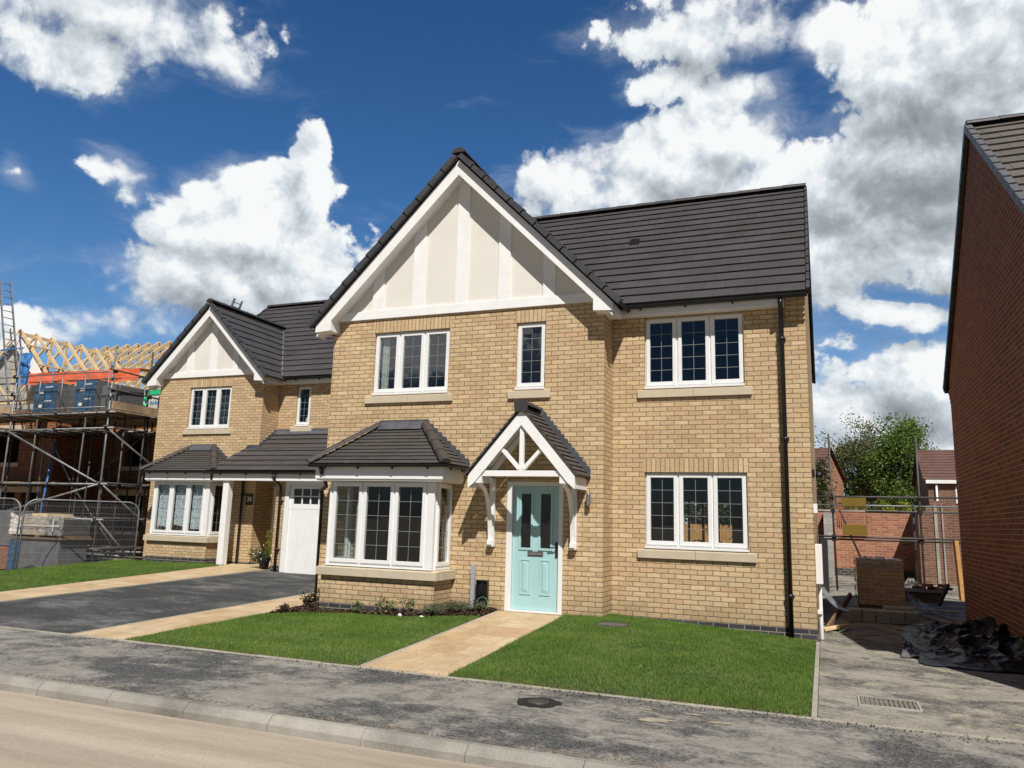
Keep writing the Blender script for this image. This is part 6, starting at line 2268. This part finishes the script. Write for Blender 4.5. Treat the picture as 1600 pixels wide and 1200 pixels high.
for i in range(5):
    mb.tube([(2.7 + .4 * i, 30, -.2), (2.72 + .4 * i, 30, 2.0)], .04, 5)
mb.build('stem', root)

for i, (bx, by, br, bh, lf, lab) in enumerate([(1.2, 56, 1.9, 5.2, 'leaf_dark', 'dark bushy tree mass far behind the sparse tree'), (4.6, 58, 2.3, 5.6, 'leaf_olive', 'olive bushy tree mass far behind the fresh green tree'), (8.0, 57, 2.2, 5.0, 'leaf_dark', 'dark bushy tree mass far behind the brown house')]):
    bush((bx, by, 0), lab, br, bh, lf, .26, 3600, name='bush', seed=50 + i, stems=30)

def far_house(name, label, c, rot, w, d, e, pitch, wallm, tilem, win=(), fascia='paint'):
    """plain pitched house: local x along the ridge (length w), y depth d, eaves e"""
    root = thing(name, c, label, 'house')
    Rm = Matrix.Rotation(rot, 4, 'Z')
    T = lambda p: Vector(c) + (Rm @ Vector(p))
    class LF(MB):
        def tf(s):
            s.v = [T(p) for p in s.v]
            return s
    mb = LF(wallm)
    r = e + d / 2 * pitch
    for q in ([(0, 0, -.5), (w, 0, -.5), (w, 0, e), (0, 0, e)], [(w, 0, -.5), (w, d, -.5), (w, d, e), (w, 0, e)], [(w, d, -.5), (0, d, -.5), (0, d, e), (w, d, e)], [(0, d, -.5), (0, 0, -.5), (0, 0, e), (0, d, e)],
              [(w, 0, e), (w, d, e), (w, d / 2, r)], [(0, d, e), (0, 0, e), (0, d / 2, r)]):
        mb.face(q)
    mb.tf().build('wall', root)
    tb = LF(tilem)
    o = .2
    tiled(tb, [(-o, -o, e - o * pitch + .06), (w + o, -o, e - o * pitch + .06), (w + o, d / 2, r + .06), (-o, d / 2, r + .06)], .3)
    tiled(tb, [(w + o, d + o, e - o * pitch + .06), (-o, d + o, e - o * pitch + .06), (-o, d / 2, r + .06), (w + o, d / 2, r + .06)], .3)
    ro = tb.tf().build('roof', root)
    fb = LF(fascia)
    fb.box(-.1, w + .1, -o - .02, -o + .02, e - o * pitch - .12, e - o * pitch + .05)
    fb.tf().build('fascia', root)
    for (a, b, z0, z1) in win:
        wb = LF('upvc')
        for q in ((a, a + .07, z0, z1), (b - .07, b, z0, z1), (a + .071, b - .071, z0, z0 + .07), (a + .071, b - .071, z1 - .07, z1)):
            wb.box(q[0], q[1], -.04, .02, q[2], q[3])
        wo = wb.tf().build('window', root)
        pb = LF('black')
        pb.box(a + .07, b - .07, -.01, .015, z0 + .07, z1 - .07)
        pb.tf().build('pane', wo)
    return root
fh = far_house('far_house', 'far brown brick house with ribbed brown roof right of the trees', (4.85, 30, 0), 0, 8, 5.2, 3.98, .6, 'brown', 'tile_red', win=[(1.15, 2.0, 2.8, 3.6), (2.5, 3.6, 2.8, 3.6)])
mb = MB('upvc')
mb.tube([(5.2, 29.9, 3.8), (5.2, 29.9, 0)], .05, 6)
mb.build('downpipe', fh)
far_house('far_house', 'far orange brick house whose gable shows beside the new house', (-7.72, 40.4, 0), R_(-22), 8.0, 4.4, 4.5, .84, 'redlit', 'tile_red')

# ================================================================== the unfinished house on the left
U = thing('unfinished_house', (-23, 9, -.3), 'half built red brick house with bare roof trusses behind scaffolding on the left', 'house')
UY, UM = 6.0, 7.8
UL, UG, UR = -28.8, -23.75, -19.7
uxm = -26.27
FU = Fr((0, UY, 0), (1, 0, 0), (0, -1, 0))
FM = Fr((0, UM, 0), (1, 0, 0), (0, -1, 0))
OP1 = [(-27.4, -25.4, .6, 1.9), (-27.2, -25.5, 2.9, 4.0), (-25.1, -24.3, -.3, 1.9)]
OP2 = [(-22.8, -21.5, .7, 1.9), (-22.6, -21.6, 2.9, 4.0), (-21.0, -20.2, -.3, 1.9)]
mb = MB('red')
wall(mb, FU, UL, UG, -.6, 4.7, OP1, reveal=.2)
wall(mb, FM, UG, UR, -.6, 4.9, OP2, reveal=.2)
wall(mb, Fr((UG, 0, 0), (0, 1, 0), (1, 0, 0)), UY, UM, -.6, 4.9)
wall(mb, Fr((UR, 0, 0), (0, 1, 0), (1, 0, 0)), UM, 15.6, -.6, 4.9)
wall(mb, Fr((UL, 0, 0), (0, -1, 0), (-1, 0, 0)), -15.6, -UY, -.6, 4.9)
wall(mb, Fr((0, 15.6, 0), (-1, 0, 0), (0, 1, 0)), -UR, -UL, -.6, 4.9)
mb.build('wall', U)
mb = MB('blackmatt')  # black sheets stand in for the unlit inside behind the openings
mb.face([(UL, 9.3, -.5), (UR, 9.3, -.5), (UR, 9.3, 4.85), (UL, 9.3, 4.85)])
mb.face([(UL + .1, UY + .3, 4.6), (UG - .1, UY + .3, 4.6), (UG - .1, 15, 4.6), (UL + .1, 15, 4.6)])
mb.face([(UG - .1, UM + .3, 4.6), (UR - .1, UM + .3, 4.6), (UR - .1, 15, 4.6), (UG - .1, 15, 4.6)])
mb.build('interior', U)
mb = MB('block')
mb.prism([(UL, 4.7), (UG, 4.7), (UG, 5.0), (uxm, 7.4), (UL, 5.0)], -.1, .002, fr=FU)
mb.build('block_gable', U)
for (a, b, c, d), fr in [(o, FU) for o in OP1] + [(o, FM) for o in OP2]:
    mb = MB('stone')
    mb.box(a - .15, b + .15, -.08, .004, d + .0005, d + .2, fr)
    mb.build('lintel', U)
    if c > 0:
        mb = MB('stone')
        mb.box(a - .1, b + .1, -.08, .05, c - .14, c - .0005, fr)
        mb.build('window_sill', U)
ho = 2.75
za = 7.72
for s in (-1, 1):
    mb = MB('paint')
    poly = [(uxm, za), (uxm, za - .5), (uxm + s * (ho - .3), za - .5 - (ho - .3)), (uxm + s * ho, za - .25 - ho), (uxm + s * ho, za - ho)]
    if s < 0: poly = poly[::-1]
    mb.prism(poly, .28, .31, fr=FU)
    mb.build('bargeboard', U, bevel=.003)
def truss_x(y, a=.045):      # triangle in the x-z plane (front gable)
    mb = MB('wood')
    ap = (uxm, y, 7.62)
    for s in (-1, 1):
        mb.beam(ap, (uxm + s * ho, y, 7.62 - ho), a, .11)
        mb.beam((uxm + s * .02, y + .001, 5.03), (uxm + s * 1.37, y + .001, 6.2), a * .98, .08)
        mb.beam((uxm + s * 1.37, y + .001, 6.2), (uxm + s * .75, y + .001, 5.03), a * .98, .08)
    mb.beam((uxm - 2.6, y + .002, 5.0), (uxm + 2.6, y + .002, 5.0), a, .1)
    mb.beam((uxm, y + .002, 5.05), (uxm, y + .002, 7.5), a, .09)
    return mb.build('roof_truss', U)
def truss_y(x, a=.045):
    mb = MB('wood')
    ap = 8.42
    yr, y0, y1 = 11.7, 7.45, 15.95
    k = .81
    for ye in (y0, y1):
        mb.beam((x, yr, ap), (x, ye, ap - abs(ye - yr) * k), a, .12)
        s = 1 if ye > yr else -1
        mb.beam((x + .001, yr + s * 1.4, 4.98), (x + .001, yr + s * 2.1, ap - 2.1 * k - .05), a * .98, .09)
        mb.beam((x + .001, yr + s * 1.4, 4.98), (x + .001, yr, ap - .08), a * .98, .09)
    mb.beam((x + .002, y0 + .1, 4.95), (x + .002, y1 - .1, 4.95), a, .11)
    return mb.build('roof_truss', U)
for i in range(7):
    truss_x(6.0 + .62 * i)
for i in range(16):
    truss_y(-28.75 + .6 * i)
mb = MB('wood')
mb.beam((uxm, 5.75, 7.5), (uxm, 10.2, 7.5), .04, .12)
mb.beam((-28.8, 11.68, 8.2), (-19.7, 11.68, 8.2), .04, .12)
for d, z in ((.7, 6.7), (1.45, 5.95), (2.1, 5.3)):
    mb.beam((uxm + d, 5.75, 7.62 - d + .09), (uxm + d, 6.7, 7.62 - d + .09), .09, .04)
mb.beam((-24.6, 9.2, 6.45), (-19.7, 9.2, 6.45), .04, .1)
mb.build('binder', U)
mb = MB('wood')
mb.beam((uxm + 2.2, 5.7, 5.55), (-21.6, 7.4, 5.3), .22, .05)
mb.build('loose_plank', U)

# orange sheet hung over the inner guard rail
mb = MB('orange')
def osh(a, b):
    return Vector((-25.2 + 5.3 * a, 5.62 + .03 * nz(a * 7, b * 2, 1) - .14 * (1 - b) * .3, 5.5 - .05 * a + .42 * b + .05 * nz(a * 6, 0, 3) * (1 - b) + .02 * nz(a * 9, b, 5)))
crumple(mb, 60, 8, osh)
crumple(mb, 60, 5, lambda a, b: osh(a, 1) + Vector((0, .7 * b, .04 * b + .04 * nz(a * 6, b * 3, 9))))
tag(mb.build('orange_sheet', loc=(-22.5, 5.6, 5.5)), 'long orange sheet hung above the packs on the scaffold deck', 'sheet')

# main scaffold
K = thing('scaffold', (-22, 4.6, -.35), 'large tube scaffold with boarded deck before the half built house', 'scaffold')
YF, YB = 4.0, 5.35
ZG = -.4
DK = 4.3
def st(x, y, z1, mat='steel', z0=ZG):
    part_tube(K, 'standard', [((x, y, z0), (x + random.uniform(-.05, .05), y + random.uniform(-.04, .04), z1))], mat, .028)
for x, y, z1, m in [(-19.1, YF, 6.2, 'steel'), (-19.15, YB, 6.3, 'steeldark'), (-19.2, 7.0, 6.2, 'steeldark'), (-23.25, YF, 6.4, 'steel'), (-21.9, YB, 4.4, 'steeldark'), (-23.4, YB, 5.9, 'steel'), (-26.6, YF, 6.0, 'steel'), (-26.4, YB, 5.6, 'steeldark'), (-20.6, YB, 4.4, 'steeldark'), (-22.5, YB + .8, 4.4, 'steeldark')]:
    st(x, y, z1, m)
for z in (.25, 1.1, 2.1, 3.72, 4.18):
    j = [(x, YF - .05, z) for x in (-19.1, -23.25, -21.2)]
    part_tube(K, 'ledger', [((-27, YF - .05, z), (-18.8, YF - .05, z + .02))], 'steel' if z > 1 else 'steeldark', .026, j)
    part_tube(K, 'ledger', [((-27, YB + .05, z + .05), (-18.8, YB + .05, z + .04))], 'steeldark', .026)
    part_tube(K, 'ledger', [((-19.05, YF - .2, z + .06), (-19.15, 7.4, z + .06))], 'steeldark', .026, [(-19.08, YB, z + .06), (-19.1, YF, z + .06)])
for x, y, z1 in ((-24.9, YB, 4.4), (-25.6, YF, 4.3), (-21.2, YB + .7, 4.3), (-24.4, 5.8, 4.3), (-20.0, 6.4, 6.0), (-19.6, 5.9, 4.4), (-22.9, 7.2, 4.4), (-21.4, 7.0, 4.4)):
    st(x, y, z1, 'steeldark')
for z in (1.14, 2.14, 3.78):
    part_tube(K, 'ledger', [((-27, 6.6, z), (-19.0, 6.6, z))], 'steeldark', .026)
for x in (-26.4, -25, -24.2, -23.3, -22.3, -21.7, -21.2, -20.6, -20.1, -19.5):
    for z in (2.1, 3.68, 4.24):
        part_tube(K, 'transom', [((x, YF - .25, z), (x, YB + .4, z))], 'steeldark', .024)
for a, b in [((-23.25, YF - .08, 3.72), (-19.15, YF - .08, 2.15)), ((-24.2, YF - .08, .95), (-19.1, YF - .08, 2.12)), ((-21.0, YF - .08, .1), (-19.15, YF - .08, 1.1)),
             ((-19.05, YF, 3.7), (-19.1, 7.0, 2.1)), ((-19.05, YF, 2.1), (-19.1, 6.2, .7)), ((-19.05, YF, 1.1), (-19.1, 5.6, -.3)), ((-23.2, YB, 3.7), (-21.9, YB, 2.1))]:
    part_tube(K, 'brace', [(a, b)], 'steel', .028)
for x, y in ((-19.15, 4.65), (-20.1, 4.02), (-22.1, 4.03), (-24.2, 4.02), (-20.9, 5.0), (-23.0, 4.7)):
    part_tube(K, 'standard', [((x, y, ZG), (x + random.uniform(-.06, .06), y, random.choice((2.3, 3.9, 4.3))))], 'steeldark', .026, [(x, y, 1.12), (x, y, 2.12)])
for a, b in [((-19.2, YB + .08, 3.7), (-21.4, YB + .08, 2.2)), ((-22.0, YB + .08, 2.1), (-20.0, YB + .08, .3)), ((-25.6, YF - .08, 2.1), (-23.6, YF - .08, 3.7))]:
    part_tube(K, 'brace', [(a, b)], 'steeldark', .026)
for z in (4.85, 5.42):
    part_tube(K, 'guard_rail', [((-27, YF - .05, z), (-22.9, YF - .05, z))], 'steel', .026, [(-23.25, YF - .05, z)])
    part_tube(K, 'guard_rail', [((-19.0, YF - .25, z + .03), (-19.1, 7.3, z - .02))], 'steeldark', .026, [(-19.05, YF, z), (-19.08, YB, z)])
part_tube(K, 'guard_rail', [((-27, YB + .25, 5.6), (-19, YB + .25, 5.56))], 'steeldark', .026)
part_tube(K, 'guard_rail', [((-26.8, YF + .4, 6.42), (-23.4, YF + .2, 6.42))], 'bluepaint', .022)
mb = MB('board')
y = YF - .02
while y < 7.55:
    xa = -27.0 if y < 5.75 else -23.7
    while xa < -19.0:
        xb = min(xa + 3.9, -18.95)
        mb.box(xa + .005, xb - .005, y, y + .222, DK - .06 + random.uniform(0, .008), DK - .02 + random.uniform(0, .006))
        xa = xb
    y += .232
mb.build('deck', K)
mb = MB('board')
for k in range(3):
    mb.box(-27.0, -22.5, YB - .1 + .235 * k, YB + .12 + .235 * k, 2.18, 2.22)
for k in range(9):
    mb.box(-23.6, -19.2, YB + .65 + .235 * k, YB + .87 + .235 * k, 2.18, 2.22)
mb.build('lower_deck', K)
mb = MB('board')
mb.beam((-27, YF - .02, DK + .09), (-23.3, YF - .02, DK + .09), .03, .22)
mb.build('toe_board', K)
mb = MB('board')
mb.beam((-19.02, YF, DK + .13), (-19.1, YB + 1.2, DK + .13), .035, .23)
mb.build('toe_board', K)
mb = MB('mesh')
mb.face([(-23.0, YF - .06, DK + .1), (-19.2, YF - .06, DK + .1), (-19.2, YF - .06, DK + 1.12), (-23.0, YF - .06, DK + 1.12)])
mb.use('steel')
for x in (-23.0, -22.05, -21.1, -20.15, -19.2):
    mb.tube([(x, YF - .07, DK + .05), (x, YF - .07, DK + 1.12)], .02, 6)
for z in (DK + .06, DK + 1.12):
    mb.tube([(-23.0, YF - .07, z), (-19.2, YF - .07, z)], .02, 6)
mb.build('guard_panel', K)

# packs on the deck
def pack(name, loc, size, mats, label, strap=None, cat='pack'):
    root = thing(name, loc, label, cat)
    a, b, h = size
    x, y, z = loc
    front, body = mats
    mb = MB(body)
    mb.box(x - a / 2, x + a / 2, y - b / 2, y + b / 2, z, z + h)
    mb.build('body', root, bevel=.02)
    mb = MB(front)
    crumple(mb, 12, 12, lambda p, q: Vector((x - a / 2 - .02 + (a + .03) * p, y - b / 2 - .012 - .012 * abs(nz(p * 4 + x, q * 4, 2)), z + h * q)))
    crumple(mb, 8, 8, lambda p, q: Vector((x - a / 2 - .02 + (a + .03) * p, y - b / 2 + b * .5 * q, z + h + .012 + .03 * abs(nz(p * 4 + x, q * 4, 2)))))
    mb.use('white')
    for k in range(2):
        zz = z + h * (.18 + .48 * k)
        mb.box(x - a * .28, x - a * .1, y - b / 2 - .03, y - b / 2 - .027, zz, zz + h * .1)
        for i in range(5):
            mb.box(x - a * .02 + i * a * .07, x + a * .03 + i * a * .07, y - b / 2 - .03, y - b / 2 - .027, zz + h * .2, zz + h * .24)
    mb.build('wrap', root)
    return root
pack('wrapped_pack', (-22.2, 4.75, DK), (.95, .95, .92), ('bluewrap', 'greywrap'), 'left blue wrapped pack of grey blocks on the scaffold deck')
pack('wrapped_pack', (-20.5, 4.75, DK), (.8, .95, .95), ('bluewrap', 'greywrap'), 'middle blue wrapped pack of grey blocks with torn cover on the scaffold deck')
loose_box('block_pack', (-19.62, 4.85, DK), (.75, .9, .8), 0, 'greywrap', 'plain grey block pack at the right end of the scaffold deck', 'pack', None, .02)
root = thing('insulation_pack', (-19.7, 6.6, 4.62), 'green topped white wrapped pack at the corner beside the finished house', 'pack')
mb = MB('whitewrap')
mb.box(-20.3, -18.9, 6.3, 7.0, 4.62, 5.1)
mb.build('body', root, bevel=.03)
mb = MB('greenwrap')
mb.box(-20.32, -18.88, 6.28, 7.02, 5.1005, 5.3)
for z in (4.75, 5.0):
    mb.lathe((-20.25, 6.27, z), [(0, -.1), (.09, -.06), (.1, .03), (.05, .09), (0, .1)], 10)
mb.build('green_cover', root, bevel=.03)
mb = MB('bluepaint')
for i in range(9):
    mb.box(-20.05 + .1 * i, -19.98 + .1 * i, 6.294, 6.297, 4.8, 4.9 - .02 * (i % 2))
mb.build('printed_marks', root)
loose_box('plywood_board', (-19.5, 6.4, 4.35), (1.5, .4, .27), 0, 'oldwood', 'brown timber pack under the green topped pack', 'timber', None, .01)

# ladder rising above the roof
root = thing('ladder', (-23.5, 4.3, DK), 'tall grey ladder rising from the scaffold deck above the trusses', 'ladder')
A0, A1 = Vector((-23.45, 4.25, DK)), Vector((-25.9, 4.95, 9.12))
wv = Vector((.05, .36, 0))
mb = MB('steel')
for s in (-.5, .5):
    mb.beam(A0 + wv * s, A1 + wv * s, .035, .07)
mb.build('stile', root)
for i in range(18):
    p = A0.lerp(A1, (i + .7) / 18.2)
    mb = MB('steel')
    mb.tube([p - wv * .5, p + wv * .5], .016, 6)
    mb.build('rung', root)
mb = MB('bluepaint')
crumple(mb, 8, 14, lambda a, b: Vector((-24.0 + .5 * a + .1 * nz(b * 3, a, 2), 4.55 + .1 * nz(a * 3, b * 3, 4), 5.3 + 1.05 * b)))
tag(mb.build('blue_cloth', loc=(-24, 4.5, 5.8)), 'pale blue sheeting tied to the guard rail behind the tall ladder', 'cloth')
mb = MB('bluepaint')
mb.tube([(-22.75, 5.2, 3.5), (-22.95, 5.1, .2)], .035, 8)
tag(mb.build('steel_prop', loc=(-22.85, 5.15, -.3)), 'blue painted steel prop standing under the scaffold deck', 'prop')
# ladder lying on the neighbour's roof
root = thing('roof_ladder', (nxm, 5.0, ZN), 'short ladder end poking above the ridge of the neighbouring gable', 'ladder')
mb = MB('steel')
q0 = Vector((nxm - .3, 5.15, ZN - .1))
for s in (-.16, .16):
    mb.beam(q0 + Vector((0, s, 0)), q0 + Vector((.22, s, .62)), .03, .06)
mb.build('stile', root)
mb = MB('steel')
for k in (.75, .95):
    c = q0.lerp(q0 + Vector((.22, 0, .62)), k - .12)
    mb.tube([c + Vector((0, -.16, 0)), c + Vector((0, .16, 0))], .014, 6)
mb.build('rung', root)

# ground level packs and fence panels
root = thing('block_pack', (-20.1, 3.4, -.35), 'tall grey wrapped block pack with dark blue corner at the base of the scaffold', 'pack')
mb = MB('greywrap')
mb.box(-20.75, -19.15, 2.95, 3.85, -.35, .56)
mb.build('body', root, bevel=.02)
mb = MB('bluewrap')
mb.box(-21.05, -20.7505, 2.93, 3.87, -.35, .5)
crumple(mb, 6, 8, lambda a, b: Vector((-21.04 + .42 * a, 2.915 - .01 * abs(nz(a * 4, b * 4, 2)), -.35 + .86 * b)))
mb.build('wrap', root)
root = thing('brick_pack', (-20.1, 3.4, .56), 'pack of buff and dark bricks in white wrapping on a pallet, topmost of the stack', 'brick pack')
mb = MB('oldwood')
mb.box(-21.05, -19.05, 2.9, 3.9, .561, .6)
mb.box(-21.0, -20.9, 2.92, 3.88, .6005, .66)
mb.box(-20.1, -20.0, 2.92, 3.88, .6005, .66)
mb.box(-19.2, -19.1, 2.92, 3.88, .6005, .66)
mb.build('pallet', root)
mb = MB('palebrick')
mb.box(-20.95, -19.8, 2.98, 3.82, .661, 1.16)
mb.use('wood')
mb.box(-20.4, -19.8, 3.0, 3.8, 1.1605, 1.25)
mb.use('darkbrick')
mb.box(-19.799, -19.1, 2.98, 3.82, .661, 1.1)
mb.build('bricks', root)
mb = MB('film')
crumple(mb, 20, 14, lambda a, b: Vector((-20.98 + 1.9 * a, 2.95 - .03 * abs(nz(a * 5, b * 4, 1)), .67 + .53 * b)))
crumple(mb, 20, 10, lambda a, b: Vector((-20.98 + 1.9 * a, 2.96 + .8 * b, 1.2 + .08 * abs(nz(a * 5, b * 4, 6)) - .06 * a)))
mb.build('plastic_wrap', root)
mb = MB('whitewrap')
crumple(mb, 8, 12, lambda a, b: Vector((-21.1 + .42 * a + .04 * nz(b * 3, a * 2, 2), 2.9 - .05 * abs(nz(a * 4, b * 4, 3)), .66 + .6 * b - .15 * a * b)))
mb.box(-20.7, -19.2, 2.915, 2.92, .9, .945)
mb.box(-19.45, -19.4, 2.91, 2.914, .78, 1.12)
mb.build('white_wrap', root)
loose_box('orange_brick_pack', (-22.0, 3.1, -.35), (.8, .9, .62), 0, 'redlit', 'low pack of orange red bricks at the left edge beside the grey packs', 'brick pack', None, .01)
loose_box('grey_cabinet', (-21.9, 3.6, .3), (.7, .6, 1.0), 0, 'greywrap', 'dark grey wrapped pack standing on the orange red bricks at the left edge', 'pack', None, .02)
loose_box('loose_board', (-18.6, 4.4, -.2), (1.7, .3, .08), .1, 'board', 'pale boards lying at the foot of the scaffold beside the lawn', 'board', None, .004)

for i, (x, y, L, r, z) in enumerate([(-18.9, 4.6, 2.4, .05, -.2), (-19.4, 4.9, 2.0, -.1, -.12), (-18.7, 5.1, 2.6, .12, -.16), (-19.2, 5.6, 1.8, .3, -.05), (-18.6, 4.2, 1.5, -.2, -.25)]):
    mb = MB('steel' if i % 2 else 'steeldark')
    d = Vector((math.cos(r), math.sin(r), 0)) * L / 2
    c = Vector((x - .6, y, z + .2))
    mb.tube([c - d, c + d], .03, 8)
    tag(mb.build('scaffold_tube', loc=c), 'loose scaffold tube lying in the stack at the foot of the scaffold corner', 'tube', 'loose tubes at the scaffold foot')
for i, (x, y, z) in enumerate([(-18.3, 4.25, -.1), (-18.0, 4.5, -.14), (-17.9, 4.2, -.16)]):
    loose_box('stone_block', (x, y, z - .1), (.3, .22, .24), .4 * i, 'palebrick', ['largest of the pale blocks at the lawn corner under the fence', 'second pale block at the lawn corner under the fence', 'rightmost pale block at the lawn corner under the fence'][i], 'block', None, .02)

def fence_panel(a, b, z0, h, label):
    a, b = Vector((*a, z0)), Vector((*b, z0))
    d = (b - a)
    L = d.length
    dn = d / L
    root = thing('fence_panel', (a + b) / 2, label, 'fence panel', 'mesh site fence panels')
    up = Vector((0, 0, 1))
    mb = MB('steel')
    r = .3
    pts = [a, a + up * (h - r)]
    pts += [a + dn * (r - r * math.cos(t)) + up * (h - r + r * math.sin(t)) for t in lin(0, math.pi / 2, 6)][1:]
    pts += [b - dn * (r - r * math.sin(t)) + up * (h - r + r * math.cos(t)) for t in lin(0, math.pi / 2, 6)]
    pts += [b]
    mb.tube(pts, .021, 8)
    mb.tube([a + up * .15, b + up * .15], .018, 6)
    mb.build('frame', root)
    mb = MB('mesh')
    q = [a + up * .15, b + up * .15, b + up * (h - .05), a + up * (h - .05)]
    mb.face(q, [(0, 0), (L, 0), (L, h), (0, h)])
    mb.build('mesh', root)
    mb = MB('concrete')
    for e in (a, b):
        mb.box(e.x - .12, e.x + .12, e.y - .35, e.y + .35, z0 - .12, z0 + .03)
    mb.build('foot', root, bevel=.02)
    return root
fence_panel((-19.05, 1.75), (-17.55, 4.02), -.4, 2.02, 'curved top mesh fence panel in front of the wrapped packs and scaffold')
fence_panel((-22.3, 1.0), (-19.15, 1.72), -.4, 2.02, 'mesh fence panel cut off by the left edge, before the orange red bricks')

# ------------------------------------------------------------------ output settings
scn.view_settings.view_transform = 'Standard'
scn.view_settings.look = 'None'
scn.view_settings.exposure = 0
scn.view_settings.gamma = 1
scn.render.engine = 'CYCLES'
scn.cycles.use_denoising = True
scn.cycles.denoiser = 'OPENIMAGEDENOISE'
scn.cycles.max_bounces = 8
scn.cycles.diffuse_bounces = 3
scn.cycles.glossy_bounces = 3
scn.cycles.transparent_max_bounces = 16
scn.cycles.caustics_reflective = False
scn.cycles.caustics_refractive = False
